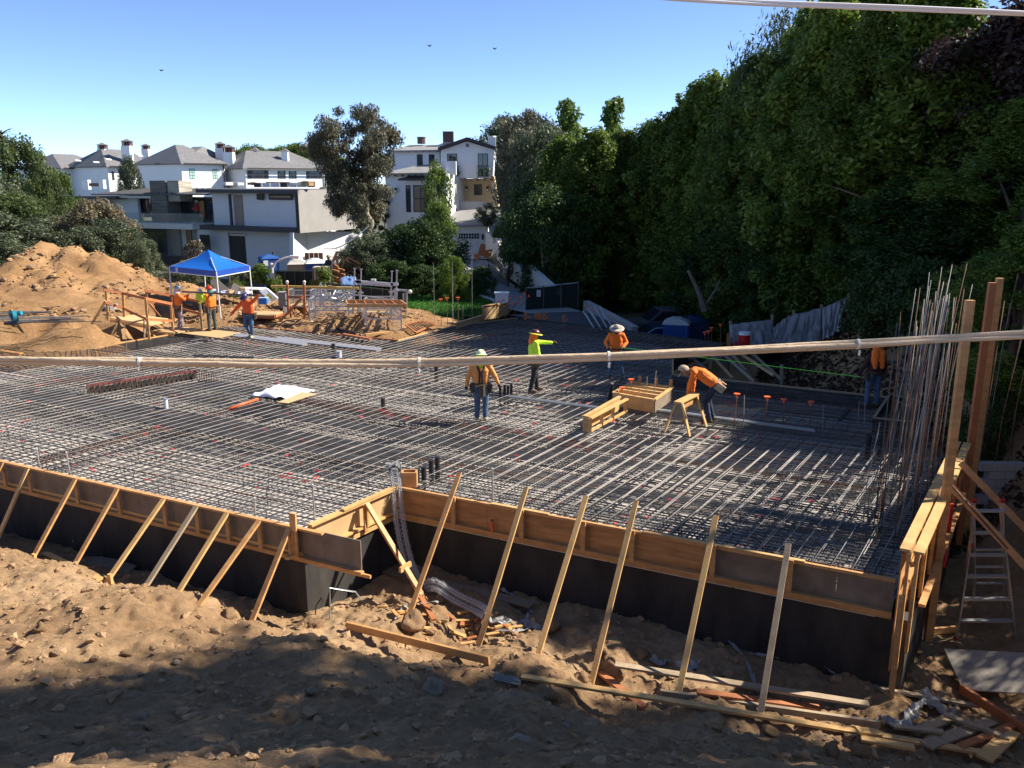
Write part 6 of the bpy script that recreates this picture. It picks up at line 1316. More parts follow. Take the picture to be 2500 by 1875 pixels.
# ================================================================ houses
random.seed(31)
STUC = M('white_stucco', (.80, .80, .80), .85, .04, 1.2, .15, 12); STUCC = M('cream_stucco', (.66, .50, .30), .85, .05, 1.5); SLATE = M('slate_roof', (.17, .165, .165), .8, .28, 1.6, .5, 6, stretch=(1, 1, 4))
DARKF = M('dark_frame', (.035, .030, .03), .5, .1); GLASS = M('window_glass', (.03, .04, .045), .08, .3, .6, spec=.8); GREYP = M('grey_panel', (.33, .31, .29), .7, .08, 1.5); CHARC = M('charcoal_fascia', (.075, .07, .075), .7, .1)
class Face:
    """vertical wall plane through P running along d; pixels are projected on to it"""
    def __init__(s, x0, Y0, x1, Y1):
        s.a = D(x0, 500, Y0); s.b = D(x1, 500, Y1); s.d = Vector((s.b.x - s.a.x, s.b.y - s.a.y, 0)).normalized(); s.n = Vector((s.d.y, -s.d.x, 0))
    def at(s, x, y, out=0.0):
        r = ray(x, y); o = Vector((0, 0, CAMZ)); t = (s.a - o).dot(s.n) / r.dot(s.n); p = o + r * t; return p + s.n * out
    def rect(s, mb, x0, y0, x1, y1, out=.02, th=.06, z=None):
        a = s.at((x0 + x1) / 2, (y0 + y1) / 2); l = s.at(x0, (y0 + y1) / 2); r_ = s.at(x1, (y0 + y1) / 2); zt = s.at((x0 + x1) / 2, y0).z; zb = s.at((x0 + x1) / 2, y1).z
        mb.extr([V(l.x, l.y, zb) + s.n * out, V(r_.x, r_.y, zb) + s.n * out, V(r_.x, r_.y, zt) + s.n * out, V(l.x, l.y, zt) + s.n * out], -s.n * th); return l, r_, zb, zt
    def window(s, root, x0, y0, x1, y1, frame=DARKF, glass=GLASS, nx=2, ny=2, shut=False, name='window'):
        m = MB(); l, r_, zb, zt = s.rect(m, x0, y0, x1, y1, .03, .05); w = (r_ - l).length; fwid = max(.05, w * .07)
        f = m.build(name, frame, root)
        m = MB(); d = s.d
        for i in range(nx):
            for j in range(ny):
                a = V(l.x, l.y, 0) + d * (fwid + (w - fwid) * i / nx); b = V(l.x, l.y, 0) + d * ((w - fwid) * (i + 1) / nx); z0 = zb + fwid + (zt - zb - fwid) * j / ny; z1 = zb + (zt - zb - fwid) * (j + 1) / ny
                m.extr([a + UP * z0 + s.n * .036, b + UP * z0 + s.n * .036, b + UP * z1 + s.n * .036, a + UP * z1 + s.n * .036], -s.n * .003)
        m.build('pane', glass, f)
        if shut:
            ww = (x1 - x0) * .42
            for (a, b) in ((x0 - ww - 1, x0 - 1), (x1 + 1, x1 + ww + 1)): m = MB(); s.rect(m, a, y0, b, y1, .05, .05); m.build('shutter', DARKF, root)
        return f
def hip(P_, ze, zr, over, frac=.3):
    """hip roof over the quad P_ (front-left, front-right, back-right, back-left)"""
    c = sum(P_, Vector((0, 0, 0))) / 4; Q = [p + (p - c).normalized() * over for p in P_]; m = MB()
    l = (Q[0] + Q[3]) / 2; r = (Q[1] + Q[2]) / 2; ra = l.lerp(r, frac); rb = l.lerp(r, 1 - frac)
    vs = [V(q.x, q.y, ze) for q in Q] + [V(ra.x, ra.y, zr), V(rb.x, rb.y, zr)] + [V(q.x, q.y, ze - .18) for q in Q]
    m.add(vs, [(0, 1, 5, 4), (1, 2, 5), (2, 3, 4, 5), (3, 0, 4), (9, 8, 7, 6), (0, 6, 7, 1), (1, 7, 8, 2), (2, 8, 9, 3), (3, 9, 6, 0)]); return m
# ---- far white mansion
mn = thing('white_mansion', 'long white two storey mansion with hipped slate roofs and many chimneys', 'house', V(-50, 150, 0))
def block(x0, Y0, x1, Y1, ye, yr, depth, wins=(), shut=False, frac=.3, base=470, side=True):
    f = Face(x0, Y0, x1, Y1); l = f.at(x0, ye); r_ = f.at(x1, ye); zb = f.at(x0, base).z; l.z = r_.z = (l.z + r_.z) / 2; P_ = [l, r_, r_ - f.n * depth, l - f.n * depth]
    m = MB(); m.prism([(p.x, p.y) for p in P_], zb - 6, l.z); m.build('wall', STUC, mn)
    zr = f.at((x0 + x1) / 2, yr).z * 1.0 + (l.z - f.at((x0 + x1) / 2, ye).z) * .3; hip(P_, l.z + .02, zr + .8, .9, frac).build('roof', SLATE, mn)
    for w in wins: f.window(mn, *w[:4], nx=2, ny=3, shut=shut and len(w) < 5, glass=M('green_glass', (.35, .55, .5), .3) if len(w) > 5 else GLASS)
    part('gutter', DARKF, mn, lambda m: m.beam(l + f.n * .9, r_ + f.n * .9, .15, .18)); part('downpipe', DARKF, mn, lambda m: m.tube([r_ + f.n * .2 - f.d * .4, V(r_.x, r_.y, zb) + f.n * .2 - f.d * .4], .10, 5)); return f
block(150, 157, 268, 166, 411, 386, 12, [(165, 424, 172, 434), (197, 422, 210, 438), (223, 420, 240, 446)])
block(262, 153, 392, 162, 407, 374, 12, [(273, 418, 279, 440), (291, 417, 307, 440), (314, 416, 330, 440), (345, 416, 352, 440)])
block(388, 150, 442, 148, 400, 366, 14, [(398, 414, 413, 437), (423, 413, 440, 437)], base=470)
block(442, 145, 548, 152, 400, 363, 13, [(462, 412, 476, 437, 0, 1), (519, 413, 531, 437, 0, 1)], frac=.42)
block(536, 154, 600, 157, 411, 385, 10, [(552, 417, 568, 436)], shut=True)
block(598, 149, 796, 160, 412, 378, 13, [(616, 416, 643, 436), (683, 417, 692, 436), (710, 418, 719, 436), (757, 418, 777, 436)], shut=True, frac=.25)
for (x0, x1, y0, y1, Y, cup) in ((240, 262, 364, 392, 160, 0), (299, 323, 356, 388, 158, 0), (347, 366, 364, 374, 158, 0), (527, 550, 362, 380, 156, 0), (546, 573, 372, 390, 154, 0), (613, 632, 368, 381, 158, 1), (687, 705, 370, 382, 158, 1)):
    a = D((x0 + x1) / 2, y0, Y); b = D((x0 + x1) / 2, y1 + 6, Y); w = (D(x1, y0, Y) - D(x0, y0, Y)).x
    ch_ = part('chimney', STUC, mn, lambda m: m.box((a + b) / 2 - UP * .5, (w * .86, w * .8, (a.z - b.z) + 1)))
    hh = w * .42
    if not cup: part('chimney_cage', M('copper', (.16, .06, .04), .6), ch_, lambda m: [m.box(a + UP * hh / 2 + V(sx * w * .36 * .99, sy * w * .33, 0), (w * .1, w * .1, hh)) for sx in (-1, -.33, .33, 1) for sy in (-1, 1)] and m.box(a + UP * hh * .5, (w * .6, w * .5, hh * .96)))
    m = MB(); z = a.z + (hh if not cup else 0); q = [V(a.x + sx * w * .56, a.y + sy * w * .52, z) for sx, sy in ((-1, -1), (1, -1), (1, 1), (-1, 1))]; m.add(q + [V(a.x, a.y, z + w * (.28 if not cup else .5))], [(3, 2, 1, 0)] + [(i, (i + 1) % 4, 4) for i in range(4)])
    if cup: m.tube([V(a.x, a.y, z + w * .4), V(a.x, a.y, z + w * .95)], .06, 5)
    m.build('chimney_cap', SLATE, ch_)
for x, y in ((225, 397), (255, 390), (333, 381), (430, 372), (440, 379), (180, 393)): part('roof_vent', WHITE, mn, lambda m: m.extr([D(x, y, 152), D(x + 5, y, 152), D(x + 2.5, y - 3, 152)], V(0, 2, 0)))
f = Face(196, 148, 252, 146); m = MB(); f.rect(m, 200, 439, 215, 463, 0, .6); m.build('terrace_pier', STUC, mn); m = MB(); f.rect(m, 241, 439, 252, 461, 0, .6); m.build('terrace_pier', STUC, mn); m = MB(); f.rect(m, 217, 447, 240, 455, 0, .1); m.build('terrace_rail', M('copper', (.16, .06, .04)), mn)
# ---- modern house
mh = thing('modern_house', 'modern white and grey flat roofed house with a framed box storey', 'house', V(-20, 68, -2))
f = Face(480, 71, 729, 66)
def fr(name, mat_, x0, y0, x1, y1, out, th): m = MB(); f.rect(m, x0, y0, x1, y1, out, th); return m.build(name, mat_, mh)
zt_ = f.at(729, 460).z; fr('upper_wall', STUC, 500, 472, 722, 556, -.9, .3)
def slab_(name, mat_, x0, x1, ytl, ybl, ytr, ybr, out, th):
    a, b = f.at(x0, ytl), f.at(x1, ytr); c, d_ = f.at(x1, ybr), f.at(x0, ybl); zt = (a.z + b.z) / 2; zb = (c.z + d_.z) / 2
    m = MB(); m.extr([V(a.x, a.y, zt) + f.n * out, V(b.x, b.y, zt) + f.n * out, V(b.x, b.y, zb) + f.n * out, V(a.x, a.y, zb) + f.n * out], -f.n * th); return m.build(name, mat_, mh), zt, zb
_, ztop, _z = slab_('roof_slab', CHARC, 477, 722, 463, 472, 462, 471, 0, 7.5); _, _zt, zbot = slab_('floor_slab', CHARC, 487, 722, 550, 562, 556, 567, 0, 7.5)
q0 = f.at(721, 500); q1 = f.at(729, 500)
m = MB(); m.extr([V(q0.x, q0.y, zbot), V(q1.x, q1.y, zbot), V(q1.x, q1.y, ztop), V(q0.x, q0.y, ztop)], f.n * .01); m.build('end_frame', CHARC, mh)
m = MB(); e = f.at(729, 500) + f.n * .01; m.extr([V(e.x, e.y, zbot), V(e.x, e.y, ztop), V(e.x, e.y, ztop) - f.n * 7.4, V(e.x, e.y, zbot) - f.n * 7.4], -f.d * .3); m.build('side_panel', GREYP, mh)
fr('corner_fin', CHARC, 546, 474, 550, 552, -.6, .3); fr('door_panel', M('tan_panel', (.35, .27, .22)), 555, 476, 574, 551, -.82, .1); fr('door_jamb', WHITE, 550, 474, 554, 551, -.75, .1)
ff = Face(480, 71.9, 729, 66.9)
ff.window(mh, 627, 473, 644, 488, nx=1, ny=1); ff.window(mh, 656, 473, 714, 488, nx=1, ny=1)
for i in range(7): x = 575 + i * 22; part('wall_lamp' if i % 3 == 0 else 'rooftop_unit', GALV if i % 3 else DARKF, mh, lambda m: m.box(f.at(x, 460) - f.n * 2.5 + UP * .25, (.5 + .1 * (i % 3), .5, .35)))
random.seed(8)
for i in range(16): x = rnd(505, 735); part('rooftop_material', [WOODR, WHITE, PLYP, GALV][i % 4], mh, lambda m: m.box(f.at(x, 458) - f.n * rnd(1, 5) + UP * rnd(.25, .35), (rnd(.3, 1.2), rnd(.3, .8), rnd(.1, .4)), rnd(0, 1)))
g = Face(470, 71.5, 800, 66)
def gr_(name, mat_, x0, y0, x1, y1, out, th, root=mh): m = MB(); g.rect(m, x0, y0, x1, y1, out, th); return m.build(name, mat_, root)
gr_('lower_wall', STUC, 470, 566, 716, 700, -.8, .3); gr_('door_recess', BLACKP, 545, 571, 586, 700, -.78, .05); gr_('garage_track', STUC, 541, 569, 547, 700, -.7, .1); gr_('door_header', WHITE, 546, 572, 586, 577, -.68, .06)
g.window(mh, 489, 573, 513, 612, nx=1, ny=1)
# sloping white garden wall to the right of the house, sunlit
sidew = [D(715, 571, 66.6), D(720, 575, 66.6)]
m = MB(); a, b = g.at(714, 600, -.9), g.at(714, 600, -.9) - g.n * 7 + g.d * 2.2; zt = D(716, 570, 66).z; m.extr([V(a.x, a.y, -3.5), V(b.x, b.y, -3.5), V(b.x, b.y, zt - .3), V(a.x, a.y, zt)], -g.d * .3); m.build('side_wall', STUC, mh)
gw = thing('garden_wall', 'white garden wall right of the modern house with tree shadows on it', 'wall', D(770, 640, 66)); h_ = Face(714, 66, 820, 77)
m = MB(); pts = [h_.at(x, y) for x, y in ((716, 690), (819, 690), (819, 548), (800, 546), (764, 545), (744, 566), (716, 568))]; m.extr(pts, -h_.n * .3); m.build('wall_body', STUC, gw); m = MB(); h_.rect(m, 764, 543, 803, 546, .1, .5); m.build('coping', GREYP, gw)
# external red stair scaffold
t = thing('red_scaffold', 'narrow rust red scaffold tower at the right end of the modern house', 'scaffold', D(778, 545, 70)); RS = M('scaffold_red', (.30, .07, .05), .6)
for x in (770, 784):
    for yy in (70, 71.2): part('standard', RS, t, lambda m: m.tube([D(x + (yy - 70) * 2, 546, yy), D(x + (yy - 70) * 2, 466, yy)], .05, 5))
for y in (470, 481, 493, 504, 516, 528, 540): part('ledger', RS, t, lambda m: (m.tube([D(769, y, 70), D(786, y + 1, 70)], .04, 5), m.tube([D(771, y, 71.2), D(788, y + 1, 71.2)], .04, 5)))
# left wing
w = Face(145, 79, 480, 72.5)
def wr(name, mat_, x0, y0, x1, y1, out, th, root=mh): m = MB(); w.rect(m, x0, y0, x1, y1, out, th); return m.build(name, mat_, root)
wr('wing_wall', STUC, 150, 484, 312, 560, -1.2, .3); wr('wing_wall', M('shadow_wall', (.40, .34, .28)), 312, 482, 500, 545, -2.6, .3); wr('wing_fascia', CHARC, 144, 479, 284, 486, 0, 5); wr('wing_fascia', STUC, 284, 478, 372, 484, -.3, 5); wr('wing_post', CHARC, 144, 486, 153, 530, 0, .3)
w.window(mh, 172, 486, 194, 520, nx=1, ny=1); w.window(mh, 196, 486, 240, 530, nx=2, ny=1)
ww = Face(145, 81.3, 480, 74.8); ww.window(mh, 316, 484, 366, 522, nx=3, ny=1); ww.window(mh, 412, 484, 455, 535, nx=2, ny=1); ww.window(mh, 460, 484, 502, 535, nx=2, ny=1)
m = MB(); zz_ = w.at(300, 478).z; m.extr([w.at(222, 473), w.at(500, 473, -.2), w.at(500, 462, -.2) - w.n * 5, w.at(265, 462) - w.n * 5], -UP * .12); m.build('wing_roof', M('metal_roof', (.13, .13, .145), .5, .15, 2), mh)
for i in range(16): a = w.at(240 + i * 16, 473, .02) + UP * .04; b = w.at(262 + i * 15, 462) - w.n * 4.9 + UP * .06; part('roof_seam', CHARC, mh, lambda m: m.beam(a, b, .05, .06))
sc_ = M('stacked_stone', (.20, .18, .15), .9, .5, 1.2, .4, 6, stretch=(.4, .4, 6)); m = MB(); w.rect(m, 365, 441, 403, 545, -.2, 1.6); m.build('stone_chimney', sc_, mh)
m = MB(); w.rect(m, 403, 441, 431, 492, -.3, 1.5); m.build('stone_chimney', M('pale_stacked_stone', (.42, .38, .30), .9, .5, 1.2, .4, 6, stretch=(.4, .4, 6)), mh)
wr('terrace_slab', WHITE, 246, 543, 486, 556, .8, 3.4); m = MB(); w.rect(m, 290, 519, 512, 543, .75, .02)
GB = bpy.data.materials.new('balcony_glass'); GB.use_nodes = True; n_ = GB.node_tree; mxs = n_.nodes.new('ShaderNodeMixShader'); tr_ = n_.nodes.new('ShaderNodeBsdfTransparent'); mxs.inputs[0].default_value = .22; n_.links.new(tr_.outputs[0], mxs.inputs[1]); n_.links.new(n_.nodes['Principled BSDF'].outputs[0], mxs.inputs[2]); n_.links.new(mxs.outputs[0], n_.nodes['Material Output'].inputs[0]); n_.nodes['Principled BSDF'].inputs['Base Color'].default_value = (.5, .55, .5, 1); n_.nodes['Principled BSDF'].inputs['Roughness'].default_value = .1
m.build('glass_balustrade', GB, mh)
wr('ground_wall', STUC, 320, 556, 490, 640, -.5, .3); wr('ground_pier', GREYP, 408, 558, 434, 625, -.3, .3); w.window(mh, 326, 558, 406, 622, nx=4, ny=1); w.window(mh, 455, 558, 469, 600, nx=1, ny=1); wr('base_wall', M('dark_base', (.06, .05, .05)), 320, 625, 490, 660, .3, .4)
# two figures on the balcony and one in the lumber yard
mid_ = w.at(478, 543, -1.0); z_ = w.at(478, 543).z + .02
def farperson(lab, P_, s, top_m, leg_m, hatm_, face):
    ps = dict(STAND); t = thing('person', lab, 'person', (0, 0, 0), 0, 'people in the distance'); c = []
    pv, ch, nk, H = (Vector(ps[k]) for k in ('pelvis', 'chest', 'neck', 'head'))
    tor = [(pv + V(k * .07, 0, 0), ch + V(k * .08, 0, 0), .12, .12) for k in (-1, 1)] + [(ch, nk, .12, .06), (nk - UP * .05, V(-.19, 0, 1.4), .07, .06), (nk - UP * .05, V(.19, 0, 1.4), .07, .06)]
    arm = [(V(s_ * .19, 0, 1.4), V(s_ * .27, .1, 1.13), .055, .045) for s_ in (-1, 1)] + [(V(s_ * .27, .1, 1.13), V(s_ * .2, .32, 1.1), .045, .035) for s_ in (-1, 1)]
    lg = [(V(s_ * .1, 0, .9), V(s_ * .12, .03, .5), .09, .065) for s_ in (-1, 1)] + [(V(s_ * .12, .03, .5), V(s_ * .14, 0, .08), .06, .045) for s_ in (-1, 1)] + [(V(s_ * .14, -.02, .05), V(s_ * .14, .15, .04), .05, .04) for s_ in (-1, 1)]
    hd = [(nk, H, .06, .06), (H + UP * .02, H + UP * .03, .1, .095), (H - UP * .05 + V(0, .03, 0), H - UP * .03 + V(0, .04, 0), .07, .07)] + [(V(s_ * .2, .32, 1.1), V(s_ * .18, .40, 1.1), .035, .03) for s_ in (-1, 1)]
    blob('body', hd + tor + arm + lg, .025, SKIN, t); up_ = lambda cs: [(a, b, r + .02, q + .02) for a, b, r, q in cs]; blob('shirt', up_(tor + arm), .025, top_m, t); blob('trousers', up_(lg[:4]), .025, leg_m, t)
    m = MB(); m.sphere(H + UP * .06, .12, 10, 8, z0=-.1); m.tube([H + UP * .05, H + UP * .06], .18, 12); m.build('hat', hatm_, t, smooth=True); t.location = P_; t.scale = (s, s, s); t.rotation_euler = (0, 0, R(face))
farperson('distant person in a red shirt on the glass balcony of the modern house', V(mid_.x - .5, mid_.y, z_), 1.0, M('red_cloth', (.7, .03, .06), .8), DARKC, WHITE, 90)
farperson('distant person in dark clothes on the glass balcony of the modern house', V(mid_.x + .6, mid_.y + .3, z_), 1.05, M('navy_cloth', (.03, .05, .10), .8), JEANSD, DARKC, 200)
p = D(806, 696, 50); farperson('distant person in a straw hat beside the lumber heap', V(p.x, 50, p.z), 1.0, DARKC, DARKC, BEIGE, 150)
t = thing('ladder', 'small pinkish ladder standing on the balcony of the modern house', 'ladder', w.at(338, 520)); part('rail', RUST, t, lambda m: [m.tube([w.at(x, 520, -1.2), w.at(x + 1, 477, -1.2)], .04, 4) for x in (334, 341)]); part('rung', RUST, t, lambda m: [m.tube([w.at(334, y, -1.2), w.at(341, y, -1.2)], .03, 4) for y in range(480, 520, 6)])
# ---- Spanish style house
sh = thing('stucco_house', 'white stucco house with gabled wing, bay window and garage below', 'house', V(-2, 82, -1.3)); TILE = M('grey_shingle', (.27, .26, .25), .85, .15, 1.5, .3, 8)
A = Face(944, 84, 1073, 84)
def wallquad(fc, pts, name, mat_, th=.3, root=sh, out=0.0): m = MB(); m.extr([fc.at(x, y, out) for x, y in pts], -fc.n * th); return m.build(name, mat_, root)
# upper left block
A = Face(944, 86, 1073, 86); wallquad(A, ((937, 425), (1073, 425), (1073, 367), (944, 367)), 'upper_wall', STUC, 6)
m = MB(); m.extr([A.at(955, 368, .6), A.at(1075, 366, .6), A.at(1110, 349) - A.n * 4, A.at(990, 349) - A.n * 4], -UP * .15); m.build('roof', TILE, sh)
for (a, b, c, d_) in ((949, 377, 963, 406), (1018, 377, 1032, 405), (1047, 377, 1061, 406)): A.window(sh, a, b, c, d_, nx=2, ny=1)
# gabled right wing
B = Face(1072, 81, 1210, 81); wallquad(B, ((1076, 435), (1076, 367), (1140, 345), (1207, 366), (1203, 435)), 'gable_wall', STUC, 7)
for (p0, p1) in (((1070, 368), (1141, 343)), ((1141, 343), (1211, 366))):
    m = MB(); a, b = B.at(*p0, .5), B.at(*p1, .5); m.extr([a, b, b - B.n * 8, a - B.n * 8], UP * .28); m.build('roof', M('dark_tile', (.06, .05, .05), .8), sh)
B.window(sh, 1092, 375, 1116, 424, nx=2, ny=1); B.window(sh, 1167, 375, 1191, 430, nx=2, ny=1); B.window(sh, 1137, 351, 1145, 359, nx=1, ny=1)
for x0, x1 in ((1105, 1120), (1165, 1194)):
    bl_ = part('balconet', DARKF, sh, lambda m: ([m.tube([B.at(x0 + k * (x1 - x0) / 8, 405, .5), B.at(x0 + k * (x1 - x0) / 8, 430, .5)], .02, 4) for k in range(9)], m.beam(B.at(x0, 405, .5), B.at(x1, 405, .5), .05, .05), m.box((B.at(x0, 430, .25) + B.at(x1, 430, .25)) / 2, ((x1 - x0) / 26, .5, .08))))
    part('balcony_plants', M('dull_leaf', (.07, .10, .04)), bl_, lambda m: [m.sphere(B.at(rnd(x0, x1), rnd(408, 426), .5), rnd(.08, .2), 5, 4) for k in range(16)])
for i in range(6): part('beam_end', M('beam_brown', (.20, .12, .08)), sh, lambda m: m.box(B.at(1114 + i * 17.5, 439, -.1), (.28, .6, .22)))
C2 = Face(1105, 82.5, 1210, 82.5); wallquad(C2, ((1100, 495), (1205, 495), (1204, 436), (1100, 436)), 'cream_wall', STUCC, .3); C2.window(sh, 1157, 450, 1177, 476, nx=2, ny=1)
wallquad(B, ((1202, 505), (1218, 505), (1206, 430), (1199, 430)), 'side_wall', STUCC, 5)
wallquad(B, ((1100, 520), (1184, 520), (1184, 492), (1100, 492)), 'terrace_parapet', M('grey_stucco', (.36, .37, .40)), .4)
# bay wing
Bw = Face(938, 79, 1090, 77.5); wallquad(Bw, ((944, 560), (1090, 560), (1090, 424), (940, 426)), 'bay_wall', STUC, 6)
m = MB(); m.extr([Bw.at(934, 427, .6), Bw.at(1085, 424, .6), Bw.at(1060, 407) - Bw.n * 2, Bw.at(1018, 403) - Bw.n * 3, Bw.at(990, 408) - Bw.n * 2], UP * .12); m.build('roof', TILE, sh)
Bw.window(sh, 1009, 452, 1046, 518, nx=2, ny=2); Bw.window(sh, 991, 452, 1003, 518, nx=1, ny=2); Bw.window(sh, 1054, 460, 1062, 515, nx=1, ny=2); Bw.window(sh, 943, 452, 948, 520, nx=1, ny=1)
m = MB(); m.extr([Bw.at(980, 441, .9), Bw.at(1066, 441, .9), Bw.at(1050, 434, .1), Bw.at(1000, 434, .1)], UP * .15); m.build('bay_canopy', M('dark_tile', (.06, .05, .05)), sh)
for i in range(9): part('rafter_end', DARKF, sh, lambda m: m.box(Bw.at(952 + i * 16, 429, .3), (.14, .5, .14)))
for i in range(7): part('rafter_end', DARKF, sh, lambda m: m.box(A.at(965 + i * 17, 370, .3), (.14, .5, .14)))
for (fc, x, y) in ((Bw, 968, 467), (C2, 1139, 463), (C2, 1190, 463)):
    l_ = part('wall_lantern', DARKF, sh, lambda m: (m.box(fc.at(x, y, .25), (.18, .18, .35)), m.extr([fc.at(x - 4, y - 5, .35), fc.at(x + 4, y - 5, .35), fc.at(x, y - 9, .25)], fc.n * -.2)))
    part('lantern_glass', WHITE, l_, lambda m: m.box(fc.at(x, y + 1, .26), (.14, .2, .2)))
# chimney, rooftop units
p = B.at(1199, 345) - B.n * 3; part('chimney', WHITE, sh, lambda m: (m.box(p - UP * .6, (.75, .7, 2.2)), m.tube([p + UP * .5, p + UP * .62], .42, 10)))
p = A.at(1021, 343) - A.n * 3; part('rooftop_vent', M('vent_brown', (.10, .06, .05)), sh, lambda m: (m.tube([p - UP * .2, p + UP * .4], .42, 12), m.tube([p + UP * .4, p + UP * .48], .46, 12)))
p = A.at(1089, 330) - A.n * 3; part('rooftop_box', M('ac_brown', (.10, .05, .05)), sh, lambda m: m.box(p - UP * .0, (1.05, 1, 1.0))); part('rooftop_box_base', M('ac_grey', (.25, .23, .24)), sh, lambda m: m.box(p - UP * .9, (1.05, 1, .75))); part('skylight_dome', WHITE, sh, lambda m: m.sphere(p + V(-.2, .8, -1.3), 1.3, 14, 8, (1, 1, .6)))
p = Bw.at(1088, 404, -1.5); part('lantern_pier', STUC, sh, lambda m: m.box(p - UP * .2, (.95, .8, 1.2))); part('pier_lantern', DARKF, sh, lambda m: m.box(p + UP * .65, (.35, .3, .5)))
# garage
Gf = Face(1085, 76.5, 1190, 76.5); wallquad(Gf, ((1080, 632), (1190, 632), (1190, 553), (1080, 553)), 'garage_wall', STUC, 5)
m = MB(); m.extr([Gf.at(1078, 554, .6), Gf.at(1190, 552, .6), Gf.at(1180, 518) - Gf.n * 4, Gf.at(1080, 520) - Gf.n * 4], UP * .12); m.build('garage_roof', TILE, sh)
gd_ = Gf.window(sh, 1112, 566, 1175, 628, frame=WHITE, glass=M('garage_white', (.68, .68, .70)), nx=2, ny=1, name='garage_door')
for x in (1119, 1145):
    for i in range(4):
        for j in range(2): m = MB(); Gf.rect(m, x + i * 6.4, 570 + j * 7, x + i * 6.4 + 5, 575.5 + j * 7, .06, .02); m.build('door_pane', GLASS, gd_)
part('wall_lantern', DARKF, sh, lambda m: m.box(Gf.at(1179, 578, .25), (.2, .2, .45)))
# stepped white retaining walls beside the driveway
rw = thing('retaining_wall', 'stepped white retaining wall running down the right side of the driveway', 'wall', D(1230, 650, 62))
for (x0, y0, x1, y1, yb, Y0, Y1) in ((1185, 566, 1202, 578, 645, 75, 71), (1202, 578, 1213, 582, 655, 71, 69), (1213, 584, 1227, 615, 655, 69, 64), (1227, 616, 1285, 668, 672, 64, 52), (1285, 645, 1345, 700, 712, 52, 46.5)):
    a, b = D(x0, y0, Y0), D(x1, y1, Y1); m = MB(); m.extr([a, b, V(b.x, b.y, b.z - 1.0), V(a.x, a.y, a.z - 1.6)], V(.35, .1, 0)); m.build('wall_section', M('cream_wall', (.68, .64, .57), .85, .08), rw)
rw2 = thing('retaining_wall', 'low pale wall along the street behind the leaning steel tubes', 'wall', D(1480, 780, 43)); a, b = D(1424, 738, 45), D(1542, 802, 39); m = MB(); m.extr([a, b, V(b.x, b.y, b.z - .5), V(a.x, a.y, a.z - .6)], V(.3, .1, 0)); m.build('wall_section', M('grey_wall', (.40, .38, .36)), rw2)
m = MB(); m.extr([a + UP * .02, b + UP * .02, b + UP * .08, a + UP * .08], V(.34, .1, 0)); m.build('coping', CONC, rw2)
rw3 = thing('garden_wall', 'low white curved wall between the lawn and the driveway', 'wall', D(1180, 720, 47)); q = [D(1120, 706, 52), D(1160, 716, 49), D(1205, 733, 46.5)]; 
for i in range(2): m = MB(); m.extr([q[i], q[i + 1], q[i + 1] - UP * .35, q[i] - UP * .35], V(.05, .3, 0)); m.build('wall_section', WHITE, rw3)
p = D(1225, 745, 45.5); t = thing('gate_pier', 'white gate pier at the foot of the driveway with capped rods in front', 'pillar', p); part('pier', STUC, t, lambda m: m.box(p + UP * .1, (.7, .6, 1.1))); part('cap', STUC, t, lambda m: m.box(p + UP * .68, (.8, .7, .08)))
t = thing('picket_gate', 'black metal picket gate half open across the driveway', 'gate', D(1215, 720, 55)); a, b = D(1193, 648, 58), D(1242, 655, 54); hh = 2.3
for k in range(20): p = a.lerp(b, k / 19); part('picket', BLACKP, t, lambda m: m.tube([p, p - UP * hh], .025, 4))
for z in (.1, hh - .15): part('gate_rail', BLACKP, t, lambda m: m.beam(a - UP * z, b - UP * z, .04, .06))
for q in (a, b): part('gate_post', BLACKP, t, lambda m: m.beam(q + UP * .1, q - UP * (hh + .1), .1, .1, up=(0, 1, 0)))
for i, (x0, y0, x1, y1) in enumerate(((1178, 625, 1186, 598), (1184, 627, 1193, 602), (1172, 625, 1160, 628))): a, b = D(x0, y0, 75), D(x1, y1, 75.6); m = MB(); m.beam(a, b, .9 if i < 2 else .5, .06, up=(0, 1, 0)); o = m.build('leaning_board', WOODR, None, loc=a); setp(o, ['left reddish board leaning beside the garage door', 'right tan board leaning beside the garage door', 'scrap lying on the driveway at the garage door'][i], 'board')
# driveway, road, lawn
def patch(name, pts, mat_, sub=1):
    P_ = [D(x, y, Y) for x, y, Y in pts]; m = MB(); m.add(P_, [tuple(range(len(P_)))]); o = m.build(name, mat_); setp(o, kind='structure'); clean(o); bm = bmesh.new(); bm.from_mesh(o.data); bmesh.ops.triangulate(bm, faces=bm.faces)
    for f_ in bm.faces:
        if f_.normal.z < 0: f_.normal_flip()
    bm.to_mesh(o.data); bm.free(); return o
ASPH = M('asphalt', (.075, .072, .075), .9, .15, 1.5, .2, 20); patch('driveway', [(1085, 634, 76.4), (1185, 634, 76.4), (1215, 652, 68), (1232, 680, 60), (1290, 720, 50), (1420, 760, 44), (1290, 765, 43.5), (1200, 745, 46), (1150, 690, 54)], M('driveway_concrete', (.30, .29, .29), .9, .1, 1.5))
patch('road', [(1240, 768, 42.5), (1430, 760, 43), (1640, 850, 36.5), (1800, 890, 34), (1600, 875, 34.5), (1400, 800, 38)], ASPH)
patch('terrace', [(1184, 520, 79), (1250, 520, 79), (1240, 600, 72), (1200, 590, 72)], CONC)
LAWNM = M('lawn', (.05, .15, .02), .9, .35, 3, .6, 60); pl = [(985, 775, 43.5), (985, 735, 46), (1010, 722, 49), (1060, 712, 52), (1120, 712, 52), (1165, 722, 49), (1205, 740, 46), (1190, 770, 43), (1060, 776, 42.5)]
lw = patch('lawn', pl, LAWNM)
gm = MB(); P_ = [D(*q) for q in pl]; ymin, ymax = 42.3, 52.3; xmin, xmax = min(p.x for p in P_), max(p.x for p in P_)
from mathutils.bvhtree import BVHTree
